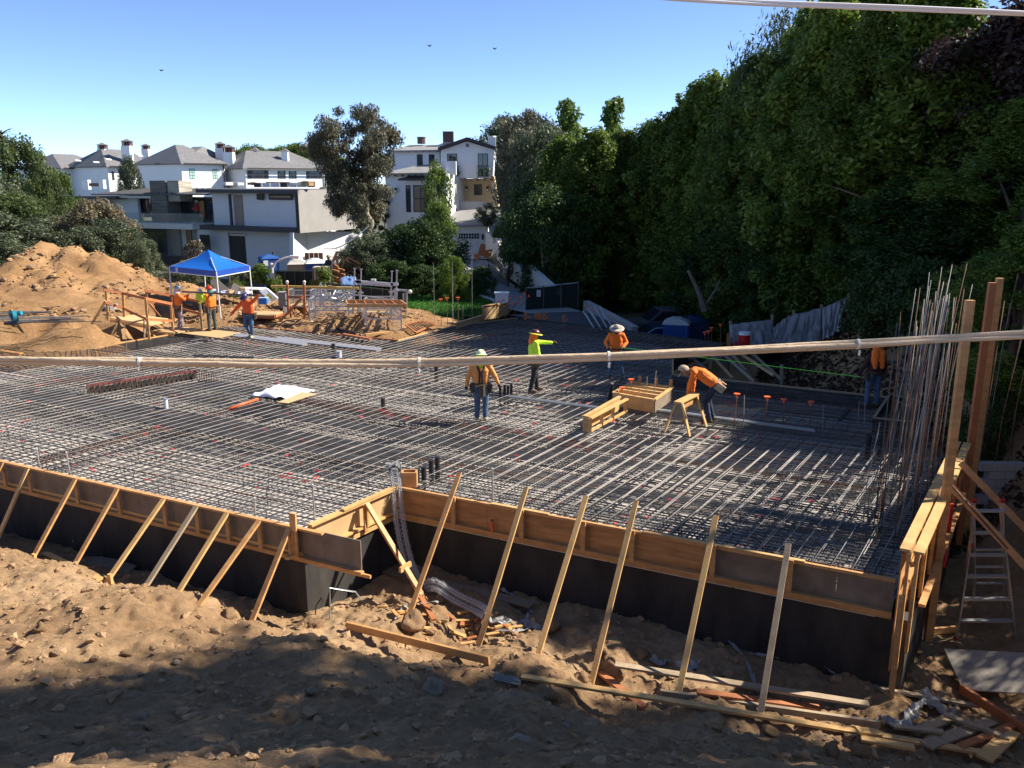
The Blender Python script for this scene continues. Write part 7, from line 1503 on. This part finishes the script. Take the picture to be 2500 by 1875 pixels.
bm = bmesh.new(); bm.from_mesh(lw.data); bv = BVHTree.FromBMesh(bm); bm.free(); random.seed(2)
for i in range(9000):
    x, y = rnd(xmin, xmax), rnd(ymin, ymax); h = bv.ray_cast(Vector((x, y, 30)), Vector((0, 0, -1)))[0]
    if h is None: continue
    a_ = rnd(0, 3.14); s_ = V(math.cos(a_), math.sin(a_), 0) * .03; gm.add([h - s_, h + s_, h + V(rnd(-.05, .05), rnd(-.05, .05), rnd(.06, .16))], [(0, 1, 2)])
go_ = gm.build('lawn_grass', M('grass_blade', (.06, .19, .02), .8, .3, 2, trans=.3)); setp(go_, 'sunlit short grass blades on the lawn patch', 'grass', kind='stuff')
m = MB(); m.beam(D(985, 772, 42.8), D(1065, 775, 42.6), .5, .1); m.beam(D(1000, 776, 42.3), D(1050, 777, 42.2), .3, .08); o = m.build('folded_tarp', M('blue_tarp', (.16, .26, .5)), None, loc=D(985, 772, 42.8)); setp(o, 'folded blue tarp lying along the foot of the lawn', 'tarp')
# ================================================================ vegetation
random.seed(77); np.random.seed(77)
def leafmat(name, c, c2, trans=.35, rough=.5, spec=.3):
    m = bpy.data.materials.new(name); m.use_nodes = True; n = m.node_tree; L = n.links; b = n.nodes['Principled BSDF']; b.inputs['Roughness'].default_value = rough; b.inputs['Specular IOR Level'].default_value = spec
    at_ = n.nodes.new('ShaderNodeAttribute'); at_.attribute_name = 'tone'; oi = n.nodes.new('ShaderNodeObjectInfo'); mr = n.nodes.new('ShaderNodeMapRange'); mr.inputs[3].default_value = .8; mr.inputs[4].default_value = 1.2; L.new(oi.outputs['Random'], mr.inputs[0])
    mx = n.nodes.new('ShaderNodeMixRGB'); mx.inputs[1].default_value = (*c, 1); mx.inputs[2].default_value = (*c2, 1); L.new(at_.outputs['Fac'], mx.inputs[0])
    hs = n.nodes.new('ShaderNodeHueSaturation'); L.new(mx.outputs[0], hs.inputs['Color']); L.new(mr.outputs[0], hs.inputs['Value']); L.new(hs.outputs[0], b.inputs['Base Color'])
    tr = n.nodes.new('ShaderNodeBsdfTranslucent'); L.new(hs.outputs[0], tr.inputs[0]); ms = n.nodes.new('ShaderNodeMixShader'); ms.inputs[0].default_value = trans
    L.new(b.outputs[0], ms.inputs[1]); L.new(tr.outputs[0], ms.inputs[2]); L.new(ms.outputs[0], n.nodes['Material Output'].inputs[0]); return m
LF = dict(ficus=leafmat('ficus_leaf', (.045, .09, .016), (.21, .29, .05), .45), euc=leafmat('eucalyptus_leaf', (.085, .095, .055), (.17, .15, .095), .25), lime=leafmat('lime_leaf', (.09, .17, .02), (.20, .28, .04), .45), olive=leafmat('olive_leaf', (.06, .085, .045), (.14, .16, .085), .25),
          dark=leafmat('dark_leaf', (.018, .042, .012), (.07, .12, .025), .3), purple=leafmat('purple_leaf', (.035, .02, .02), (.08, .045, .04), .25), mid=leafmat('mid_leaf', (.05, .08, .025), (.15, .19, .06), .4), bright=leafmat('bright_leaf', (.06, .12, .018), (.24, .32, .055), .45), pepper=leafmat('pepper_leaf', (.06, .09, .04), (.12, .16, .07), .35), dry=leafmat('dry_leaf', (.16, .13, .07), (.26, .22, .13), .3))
BARK = M('bark', (.16, .12, .09), .9, .3, 4, .5, 15); BARKP = M('pale_bark', (.36, .29, .22), .85, .3, 4, .4, 12)
def crown(name, centers, radii, nleaf, ls, mat_, droop=0.0, flat=.8, aspect=.5):
    """leaf clumps: centers (k,3), radii (k) -> mesh of small quads on and in each clump"""
    k = len(centers); w = radii ** 2; idx = np.random.choice(k, nleaf, p=w / w.sum())
    d = np.random.normal(size=(nleaf, 3)); d /= np.linalg.norm(d, axis=1)[:, None]; r = np.random.random(nleaf) ** .45
    p = centers[idx] + d * (radii[idx] * r)[:, None] * np.array([1, 1, flat])
    if droop: p[:, 2] -= droop * np.random.random(nleaf) ** 2 * radii[idx]
    n = d * .7 + np.random.normal(size=(nleaf, 3)) * .6 + np.array([0, 0, .4]); n /= np.linalg.norm(n, axis=1)[:, None]
    t = np.cross(n, np.random.normal(size=(nleaf, 3))); t /= np.linalg.norm(t, axis=1)[:, None] + 1e-9
    if droop: t = t * .5 + np.array([0, 0, -1.0]); t -= n * (t * n).sum(1)[:, None]; t /= np.linalg.norm(t, axis=1)[:, None] + 1e-9
    b = np.cross(n, t); s = ls * (.6 + .8 * np.random.random(nleaf))[:, None]
    v = np.stack([p - t * s, p + b * s * aspect, p + t * s, p - b * s * aspect], 1).reshape(-1, 3)
    me = bpy.data.meshes.new(name); me.vertices.add(nleaf * 4); me.vertices.foreach_set('co', v.ravel().astype(np.float32)); me.loops.add(nleaf * 4); me.loops.foreach_set('vertex_index', np.arange(nleaf * 4, dtype=np.int32))
    me.polygons.add(nleaf); me.polygons.foreach_set('loop_start', np.arange(0, nleaf * 4, 4, dtype=np.int32)); me.polygons.foreach_set('loop_total', np.full(nleaf, 4, dtype=np.int32))
    tone = np.clip(.45 * np.random.random(nleaf) + .55 * (np.random.random(k)[idx]), 0, 1); a = me.attributes.new('tone', 'FLOAT', 'POINT'); a.data.foreach_set('value', np.repeat(tone, 4).astype(np.float32))
    me.update(); me.materials.append(mat_); return me
def env_centers(kind, n):
    out = []; 
    while len(out) < n:
        z = random.random(); a = rnd(0, math.tau); q = math.sqrt(random.random())
        if kind == 'column': rr = (.55 + .45 * math.sin(math.pi * min(1, z * 1.02) ** .8)) * (1 - max(0, z - .70) * 2.3) ; rr *= .78 + .6 * mnoise.noise(Vector((math.cos(a) * 1.3, math.sin(a) * 1.3, z * 3.5 + SEED))) ; q = q ** .6
        elif kind == 'round': rr = math.sqrt(max(0, 1 - (2 * z - 1) ** 2)) * (.8 + .5 * mnoise.noise(Vector((math.cos(a) * 1.5, math.sin(a) * 1.5, z * 3 + SEED)))); q = q ** .7
        elif kind == 'spire': rr = (1 - z) ** .8 * .8 + .06
        else: rr = 1
        out.append((math.cos(a) * rr * q, math.sin(a) * rr * q, z))
    return np.array(out)
SEED = 0
# protos are unit-size crowns at real scale; (mesh, trunk mesh)
def proto(kind, H, Rr, nc, cr, nl, ls, mat_, z0=.0, **k):
    global SEED; SEED += 3.7; c = env_centers(kind, nc) * np.array([Rr, Rr, H * (1 - z0)]) + np.array([0, 0, H * z0]); rad = np.random.uniform(cr * .6, cr * 1.35, nc)
    if kind == 'column':
        j = np.random.choice(nc, 90); c[j] *= np.array([1.22, 1.22, 1.04]); rad[j] *= .55
    cm_ = crown('crown', c, rad, nl, ls, mat_, **k)
    m = MB(); tr = max(.10, H * .018); pts = [V(0, 0, -.6), V(rnd(-.1, .1), rnd(-.1, .1), H * .3), V(rnd(-.3, .3), rnd(-.3, .3), H * .6), V(0, 0, H * .85)]; m.tube(pts, [tr * 1.3, tr, tr * .7, tr * .25], 8)
    for i in range(9):
        j = random.randrange(nc); e = Vector(c[j]); s_ = V(0, 0, max(.1, e.z * rnd(.45, .75))); m.tube([s_, s_.lerp(e, .5) + UP * rnd(-.1, .3), e], [tr * .5, tr * .3, tr * .1], 5)
    me = bpy.data.meshes.new('trunk'); me.from_pydata(m.v, [], m.f); me.materials.append(BARKP if mat_ in (LF['euc'], LF['olive'], LF['dry']) else BARK); me.shade_smooth(); return cm_, me
def tree(pr, loc, sx, sz, rz, name, label, cat, group=None, sy=None, matl=None):
    t = thing(name, label, cat, loc, rz, group); t.scale = (sx, sy or sx, sz)
    for nm, me in (('crown', pr[0]), ('trunk', pr[1])):
        o = bpy.data.objects.new(nm, me); COL.objects.link(o); o.parent = t
        if nm == 'crown' and matl: o.material_slots[0].link = 'OBJECT'; o.material_slots[0].material = matl
    return t
PF = [proto('column', 14, 3.1, nc_, .46 * k_, nl_, ls_, LF['ficus'], z0=.0, flat=fl_) for nc_, k_, nl_, ls_, fl_ in ((420, 1.0, 62000, .09, 1.6), (330, 1.15, 50000, .115, 1.2), (480, .9, 40000, .135, 1.9))]
PR_ = [proto('round', 7, 3.2, 170, .65, 26000, .095, LF['euc'], z0=.22), proto('round', 6, 3.4, 150, .6, 24000, .09, LF['ficus'], z0=.12)]
PB = [proto('round', 2.2, 1.5, 50, .42, 9000, .06, LF['olive'], z0=.0), proto('round', 2.0, 1.4, 46, .4, 8000, .055, LF['ficus'], z0=.0)]
PS = proto('spire', 5, 1.7, 34, .42, 3000, .13, LF['ficus'], z0=.1)
PW = proto('round', 9, 3.2, 120, .8, 16000, .10, LF['pepper'], z0=.25, droop=2.6, aspect=.28)
PL = proto('round', 4.5, 1.3, 46, .42, 5200, .075, LF['ficus'], z0=.3)
def topz(x, y, Y): return D(x, y, Y).z
def place(pr, H, px, Y, ytop, rad_scale, name, label, cat, group=None, gz_=None, sy=None, matl=None):
    p = D(px, 700, Y); z0 = ground_z(p.x, Y) - .1 if gz_ is None else gz_
    sz = (topz(px, ytop, Y) - z0) / H; return tree(pr, V(p.x, Y, z0), rad_scale, sz, rnd(0, 6.28), name, label, cat, group, sy, matl)
HG = 'tall hedge trees on the right bank'
HED = [  # px, Y, top px y, width scale, label
    (2480, 27, 250, 1.0, 'dark hedge tree at the right edge of the view, below the purple tree'), (2370, 31, 60, 1.05, 'tall hedge tree near the right edge, left of the purple tree'), (2240, 33, -40, 1.1, 'tallest hedge tree, reaching out of the top of the view'),
    (2110, 35, -60, 1.1, 'very tall hedge tree left of the tallest one'), (1985, 38, -10, 1.1, 'tall lit hedge tree whose crown reaches the white cable'), (1850, 43, 165, 1.1, 'dark hedge tree right of the bright pointed pair'),
    (1790, 47, 180, .9, 'bright topped hedge tree in the middle of the row'), (1690, 51, 215, 1.1, 'dark broad hedge tree with a pointed top'), (1610, 53, 300, 1.1, 'hedge tree stepping down left of the pointed ones'),
    (1520, 56, 330, 1.1, 'dark hedge tree above the parked truck'), (1440, 54, 330, 1.1, 'bright yellow green hedge tree near the left end of the row'), (1370, 58, 345, 1.0, 'hedge tree left of the bright yellow green one'),
    (2080, 38.5, 480, .8, 'lower dark hedge tree above the pointed tarpaulin'), (2200, 31.5, 430, .85, 'lower dark hedge tree behind the vertical bars'), (2330, 28, 470, .8, 'lower leafy hedge tree behind the doubled posts'), (1900, 38, 520, .8, 'lower dark hedge tree above the wide tarpaulin'),
    (1760, 45, 520, .9, 'lower dark hedge tree behind the dark blue toilet'), (1640, 53, 560, .9, 'dark lower hedge tree directly behind the truck'), (1490, 54, 560, .9, 'dark lower hedge tree left of the truck'), (1390, 54, 520, .8, 'bright strip of hedge tree beside the white retaining wall')]
for i, (x, Y, yt, w_, lab) in enumerate(HED):
    place(PF[i % 3], 14, x, Y, yt, w_, 'hedge_tree', lab, 'tree', HG, sy=w_, matl=LF['dark'] if yt > 400 and i != 19 else LF['bright'] if i in (4, 6, 10, 19, 2) else None)  # low trees get dark leaves: shade of the lower hedge put into colour
for i, (x, Y, yt, w_) in enumerate(((1650, 52.5, 250, .9), (1735, 49.5, 200, .95), (1570, 55, 312, .9), (1480, 58, 345, .9), (1405, 61, 352, .8), (1820, 46, 150, 1.0), (1905, 44, 95, 1.0), (1950, 42, 35, 1.1), (2050, 40, -30, 1.1), (2175, 37, -50, 1.1), (2420, 22.5, 640, .6), (2500, 20.5, 560, .6), (1830, 41, 430, .9), (1950, 40, 330, 1.0), (2080, 38, 200, 1.0), (1560, 58, 430, 1.0), (2300, 36, 200, 1.0), (1720, 49, 380, 1.0))):
    place(PF[(i + 1) % 3], 14, x, Y, yt, w_, 'hedge_tree', ['hedge tree right of the dark broad pointed one', 'hedge tree left of the bright topped one', 'hedge tree left of the dark broad pointed one', 'hedge tree right of the bright yellow green one', 'hedge tree at the low left end of the row', 'hedge tree right of the bright topped one', 'hedge tree below the pale feathery tree', 'hedge tree left of the lit crown at the cable', 'hedge tree right of the lit crown at the cable', 'hedge tree left of the tallest one'] [i] if i < 10 else ['low hedge tree in the shade at the right edge above the pit', 'low hedge tree at the far right edge of the view', 'second row hedge tree above the low tarpaulin', 'second row hedge tree above the wide tarpaulin', 'second row hedge tree left of the tallest', 'second row hedge tree above the truck', 'second row hedge tree right of the tallest', 'second row hedge tree above the blue toilet'][i - 10], 'tree', HG)
place(PW, 9, 1880, 46, 35, 1.35, 'weeping_tree', 'pale feathery weeping tree rising behind the hedge row', 'tree'); place(PW, 9, 1990, 44, -10, 1.2, 'weeping_tree', 'taller weeping tree beside the pale feathery one', 'tree')
place(PR_[0], 7, 2500, 30, -10, 1.3, 'purple_tree', 'dark purple leaved tree at the top right corner', 'tree', matl=LF['purple']); place(PR_[0], 7, 2430, 33, 60, 1.0, 'purple_tree', 'smaller purple leaved tree left of the corner one', 'tree', matl=LF['purple'])
place(PS, 5, 1386, 78, 240, 1.6, 'cypress', 'left pointed conifer behind the hedge row', 'tree'); place(PS, 5, 1485, 80, 235, 1.7, 'cypress', 'right pointed conifer behind the hedge row', 'tree')
for i, (x, Y, yt, w_, k, lab) in enumerate(((1272, 70, 330, .85, 'euc', 'grey green tree at the left end of the hedge beside the gabled house'), (1325, 63, 320, 1.0, 'olive', 'olive toned tree just right of the grey green one'), (1230, 95, 295, 1.3, 'olive', 'distant bushy tree behind the gable chimney'), (1290, 90, 280, 1.3, 'euc', 'thin topped distant tree behind the hedge end'), (1330, 74, 320, 1.2, 'olive', 'olive tree behind the hedge end'), (1300, 58, 450, .7, 'dark', 'dark shrub tree beside the stepped retaining wall'), (1330, 52, 470, .9, 'dark', 'dark tree overhanging the driveway'))):
    place(PR_[i % 2], (7, 6)[i % 2], x, Y, yt, w_, 'bushy_tree', lab, 'tree', 'trees at the end of the hedge', matl=LF[k])
# grey eucalyptus in the centre
eb = D(880, 560, 63); t = thing('eucalyptus_tree', 'large grey brown eucalyptus between the modern house and the gabled house', 'tree', V(eb.x, 63, -1.5))
cs_ = []; random.seed(12)
for (x, y, r_) in ((850, 300, 1.3), (880, 285, 1.2), (910, 305, 1.4), (935, 340, 1.2), (800, 330, 1.1), (790, 355, 1.0), (830, 350, 1.5), (870, 350, 1.6), (910, 370, 1.5), (850, 400, 1.6), (890, 410, 1.5), (925, 400, 1.2), (820, 420, 1.3), (840, 450, 1.2), (880, 460, 1.4), (910, 450, 1.1), (855, 490, 1.1), (890, 500, 1.0), (830, 510, .8), (920, 330, 1.1), (780, 380, .7), (905, 530, .6)):
    c = D(x, y, 63); 
    for _ in range(7): cs_.append((c.x + random.gauss(0, r_ * .5) - eb.x, random.gauss(0, 1.6), c.z + random.gauss(0, r_ * .45) + 1.5))
cs_ = np.array(cs_); me = crown('crown', cs_, np.random.uniform(.35, .85, len(cs_)), 52000, .11, LF['euc'], droop=.6, aspect=.35); o = bpy.data.objects.new('crown', me); COL.objects.link(o); o.parent = t
m = MB(); b0 = V(eb.x + .9, 63, -2)
forks = [((893, 560), (880, 500), (855, 430), (845, 340)), ((895, 565), (893, 500), (890, 420), (905, 330)), ((893, 570), (905, 540), (870, 500), (820, 440), (800, 370))]
for fk in forks:
    q = smoothp([V(D(x, y, 63).x, 63, D(x, y, 63).z) for x, y in fk], 4); m.tube([b0] + q, [.3 - .24 * i / len(q) for i in range(len(q) + 1)], 7)
m.build('trunk', BARKP, t, smooth=True)
# dark mass in front of the gabled house
for i, (x, Y, yt, w_, pr, k, lab) in enumerate(((930, 55, 600, .9, 1, 'dark', 'dark bush tree at the left of the mass before the gabled house'), (990, 56, 555, 1.0, 1, 'dark', 'dark rounded tree in front of the bay window'), (1040, 53, 545, .95, 0, 'dark', 'dark tree left of the slender one'), (1065, 51, 610, .6, 1, 'dark', 'dark tree beside the yellow green one'), (905, 52, 580, .6, 0, 'olive', 'olive sprig topped bush at the end of the slack cable'), (960, 50, 640, .7, 1, 'dark', 'low dark bush behind the shoring tower'), (1030, 49, 650, .6, 1, 'dark', 'low dark bush above the lawn'), (870, 58, 610, .6, 0, 'dark', 'dark bush right of the lumber heap'))):
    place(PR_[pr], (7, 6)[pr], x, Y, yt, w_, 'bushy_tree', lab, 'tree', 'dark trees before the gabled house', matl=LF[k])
place(PL, 4.5, 1075, 56, 400, .85, 'slender_tree', 'slender bright tree in front of the bay window of the gabled house', 'tree', gz_=-1.5); place(PL, 4.5, 1078, 54.5, 490, .8, 'slender_tree', 'lower leaning slender tree before the garage', 'tree', gz_=-1.5)
place(PR_[1], 6, 1108, 47, 632, .36, 'lime_tree', 'small bright yellow green tree beside the lawn', 'tree', matl=LF['lime'], gz_=-1.6); place(PR_[1], 6, 1175, 49, 655, .4, 'shrub', 'dark green shrub behind the black picket gate', 'shrub', matl=LF['dark'])
place(PB[1], 2, 1260, 60, 560, .8, 'shrub', 'shrub on the terrace steps by the retaining wall', 'shrub'); place(PB[0], 2.2, 1190, 76, 500, .7, 'shrub', 'blue green shrub on the terrace of the gabled house', 'shrub', gz_=2.2); place(PB[1], 2, 1215, 70, 555, .5, 'shrub', 'shrub planted behind the stepped white wall', 'shrub', gz_=1.0); place(PB[1], 2, 1190, 39, 772, .5, 'shrub', 'scrubby shrub among the rods at the far corner', 'shrub', gz_=-.9); place(PB[1], 2, 1120, 38, 778, .4, 'shrub', 'low scrub at the foot of the capped rods', 'shrub', gz_=-.7)
# left trees
LT = [(85, 66, 352, .95, 0, 'mid', 'tall dark green tree at the left behind the mound'), (140, 64, 420, .55, 1, 'mid', 'green tree right of the tall left one'), (10, 56, 440, .9, 1, 'olive', 'green tree at the left edge'), (60, 52, 480, 1.0, 1, 'mid', 'leafy light green tree low at the left'), (-30, 45, 520, 1.0, 0, 'olive', 'yellow green foliage at the left edge above the mound'),
      (165, 72, 425, .8, 1, 'ficus', 'bright shrub tree below the mansion terrace'), (110, 50, 540, .9, 1, 'olive', 'olive bush behind the mound at the left'), (185, 52, 535, .9, 0, 'olive', 'olive bush behind the top of the mound'), (250, 50, 500, .8, 0, 'dry', 'dry brown topped bush behind the mound'), (290, 48, 545, .7, 0, 'olive', 'olive bush at the right of the bush row'), (215, 47, 560, .7, 1, 'olive', 'lower olive bush touching the mound crest'), (20, 44, 590, .7, 1, 'olive', 'low bush beside the left mound slope'),
      (345, 88, 395, .5, 0, 'olive', 'slim tree in front of the mansion above the stone chimney'), (360, 46, 588, .38, 1, 'olive', 'round bush beside the mound and the canopy')]
for (x, Y, yt, w_, pr, k, lab) in LT: place(PR_[pr], (7, 6)[pr], x, Y, yt, w_, 'bushy_tree', lab, 'tree', 'trees and bushes behind the mound', matl=LF[k])
for i, (x, yt) in enumerate(((640, 360), (680, 368), (715, 362), (745, 355), (780, 362), (610, 378), (820, 380))): place(PR_[i % 2], (7, 6)[i % 2], x, 185, yt, 1.9, 'bushy_tree', ['distant tree', 'distant tree', 'distant round tree', 'distant tree', 'distant brownish tree', 'distant low tree', 'distant tree'][i] + [' between the two cupolas', ' just left of the right cupola', ' right of the right cupola', ' touching the eucalyptus crown', ' behind the eucalyptus', ' left of the first cupola', ' hidden behind the eucalyptus trunk'][i], 'tree', 'distant trees behind the mansion', matl=LF['ficus'])
# hedges in the middle distance
def hedge(px0, px1, yt, yb, Y, dep, lab, mat_=LF['ficus'], nl=14000):
    a, b = D(px0, yt, Y), D(px1, yt, Y); zb = D(px0, yb, Y).z; n = int((b.x - a.x) * 9); c = np.array([(rnd(a.x, b.x), Y + rnd(0, dep), rnd(zb, a.z - .12)) for _ in range(n)]) - np.array([a.x, Y, zb])
    t = thing('hedge', lab, 'hedge', V(a.x, Y, zb)); me = crown('foliage', c, np.random.uniform(.25, .45, n), nl, .06, mat_); o = bpy.data.objects.new('foliage', me); COL.objects.link(o); o.parent = t
    m = MB(); [m.tube([V(a.x + (b.x - a.x) * k / 5, Y + dep / 2, zb - .3), V(a.x + (b.x - a.x) * k / 5, Y + dep / 2, a.z - .3)], .05, 5) for k in range(6)]; m.build('stems', BARK, t)
hedge(470, 662, 655, 735, 44, 1.5, 'trimmed hedge behind the canopy and the tables', nl=20000); hedge(780, 850, 455, 545, 74, 2, 'tall square hedge right of the red scaffold'); hedge(872, 948, 470, 560, 78, 2, 'tall dark hedge between the eucalyptus trunk and the gabled house', LF['dark'], 9000); hedge(800, 870, 560, 600, 72, 1.5, 'dark hedge behind the lumber yard', LF['dark'], 9000); hedge(760, 800, 640, 700, 46, .6, 'climbing shrub in front of the stone pillar', LF['ficus'], 2500)
bs = [(455, 42, 640, .5), (575, 41, 690, .4), (585, 47, 655, .4)]
for i, (x, Y, yt, w_) in enumerate(bs): place(PB[i % 2], (2.2, 2)[i % 2], x, Y, yt, w_, 'shrub', ['thin shrub under the left side of the canopy', 'shrub behind the right canopy leg', 'tall thin shrub in front of the dark garage opening'][i], 'shrub', 'shrubs near the canopy')
# bare twisted shrub
p = D(468, 650, 56); t = thing('bare_shrub', 'pale twisted bare shrub in front of the modern house', 'shrub', V(p.x, 56, p.z - 1)); m = MB()
for q in (((468, 660), (470, 625), (480, 600), (488, 586), (478, 598)), ((468, 660), (466, 630), (462, 600), (470, 590)), ((470, 640), (485, 620), (492, 612), (482, 616)), ((467, 645), (458, 622), (455, 608))): m.tube(smoothp([D(x, y, 56) for x, y in q], 4), .06, 5)
m.build('branches', BARKP, t, smooth=True); c = np.array([tuple(D(rnd(450, 492), rnd(592, 630), 56) - t.location) for _ in range(14)]); o = bpy.data.objects.new('leaves', crown('leaves', c, np.full(14, .3), 900, .07, LF['dry'])); COL.objects.link(o); o.parent = t
# palm at the left edge
p = D(0, 330, 110); t = thing('palm_tree', 'palm crown just entering at the left edge of the view', 'tree', V(p.x, 110, 0)); m = MB(); m.tube([V(p.x - .3, 110, -1), V(p.x, 110, p.z)], .28, 8); m.build('trunk', BARK, t)
m = MB()
for i in range(46):
    a_ = rnd(0, 6.28); e = rnd(-.9, 1.2); pts = [p + V(math.cos(a_) * s_, math.sin(a_) * s_, math.sin(e) * s_ - s_ * s_ * .22) for s_ in (0, .8, 1.6, 2.2)]
    for k in range(3): d = pts[k + 1] - pts[k]; w_ = V(-d.y, d.x, 0).normalized() * (.22 - .05 * k); m.add([pts[k] - w_, pts[k] + w_, pts[k + 1] + w_ * .8, pts[k + 1] - w_ * .8], [(0, 1, 2, 3)])
m.build('fronds', M('palm_frond', (.06, .07, .03), .6), t)
# leaning trunk showing in the shade of the hedge
for i, (q, lab) in enumerate(((((1722, 760), (1712, 730), (1700, 700), (1680, 660)), 'bare leaning trunk showing in the shade above the toilet'),)):
    P_ = smoothp([D(x, y, 37.5) for x, y in q], 5); m = MB(); m.tube(P_, [.16 - .1 * k / len(P_) for k in range(len(P_))], 7); m.tube([P_[2], P_[2] + V(.5, 0, .8), P_[2] + V(.7, .1, 1.3)], [.08, .05, .02], 5); o = m.build('bare_tree', BARK, None, loc=P_[0], smooth=True); setp(o, lab, 'trunk')
# trees outside the view that throw the shade on the near slope and the right bank
PT = proto('round', 19, 3.6, 90, .95, 12000, .15, LF['ficus'], z0=.50)
for i, (x, y, H_, w_, pr) in enumerate(((15.8, 12.4, 19.5, .9, PT), (21.5, 13.6, 23.5, .95, PT), (16.8, 8.4, 16.8, 1.0, PT), (14.6, 16.2, 10, .3, PT), (19, 27.5, 14, 1.0, 2), (20, 22.5, 12, 1.0, 0), (24.5, 24, 15, 1.0, 1), (22, 31, 15, 1.0, 2))):
    q = PF[pr] if isinstance(pr, int) else pr
    t = tree(q, V(x, y, ground_z(x, y) - .2), w_, (H_ - ground_z(x, y)) / (14 if isinstance(pr, int) else 19), rnd(0, 6), 'shade_tree', ['tall tree outside the right of the view that shades the foreground slope', 'taller tree behind the first one outside the right of the view', 'lower tree nearest the camera outside the right of the view', 'thin sapling outside the right of the view by the pit', 'tree outside the right of the view above the bank shrubs', 'tree outside the right of the view beside the bank shrubs', 'tree farther back outside the right of the view', 'tree farthest back outside the right of the view'][i], 'tree', 'trees right of the view')
for i, (x, Y, yt, w_) in enumerate(((2190, 27.5, 640, 1.1), (2260, 26, 650, 1.2), (2380, 24, 680, 1.2), (2480, 22, 740, 1.0), (2450, 19.5, 960, .6))):
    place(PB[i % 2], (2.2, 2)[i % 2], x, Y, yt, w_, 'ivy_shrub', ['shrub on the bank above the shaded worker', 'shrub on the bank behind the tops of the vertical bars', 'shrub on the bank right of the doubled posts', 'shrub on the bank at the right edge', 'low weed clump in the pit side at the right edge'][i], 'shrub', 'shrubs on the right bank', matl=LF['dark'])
for i, (x, y, zt, w_) in enumerate(((13.8, 12.3, 5.0, 1.3), (13.8, 15, 5.0, 1.3), (13.6, 17.4, 4.0, 1.1), (13.2, 10.2, 4.2, 1.2))):  # unseen bushes added to keep the ladder pit in shade
    z0 = ground_z(x, y) - .1; t = tree(PB[1], V(x, y, z0), w_, (zt - z0) / 2.0, rnd(0, 6), 'shade_bush', ['unseen bush added level with the ladder to shade the pit', 'unseen bush added beside the pit to shade it', 'low unseen bush added by the block wall to shade the pit', 'unseen bush added nearest the camera to shade the pit'][i], 'shrub', 'unseen bushes added right of the view', matl=LF['dark'])
# dark brown leaves added over the right bank to deepen its shade
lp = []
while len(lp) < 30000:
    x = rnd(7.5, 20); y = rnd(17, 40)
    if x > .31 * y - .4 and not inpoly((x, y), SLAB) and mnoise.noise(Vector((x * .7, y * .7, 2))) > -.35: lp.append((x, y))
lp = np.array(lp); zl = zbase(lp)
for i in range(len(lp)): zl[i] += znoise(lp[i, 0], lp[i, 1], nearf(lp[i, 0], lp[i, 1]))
me = crown('bank_shade_leaves', np.column_stack([lp, zl + .03]), np.full(len(lp), .05), 46000, .075, leafmat('shade_leaf', (.035, .022, .013), (.09, .055, .03), .1), flat=.5)
o = bpy.data.objects.new('bank_shade_leaves', me); COL.objects.link(o); setp(o, 'dark brown leaves added over the right bank to deepen its shade', 'leaf litter', kind='stuff')
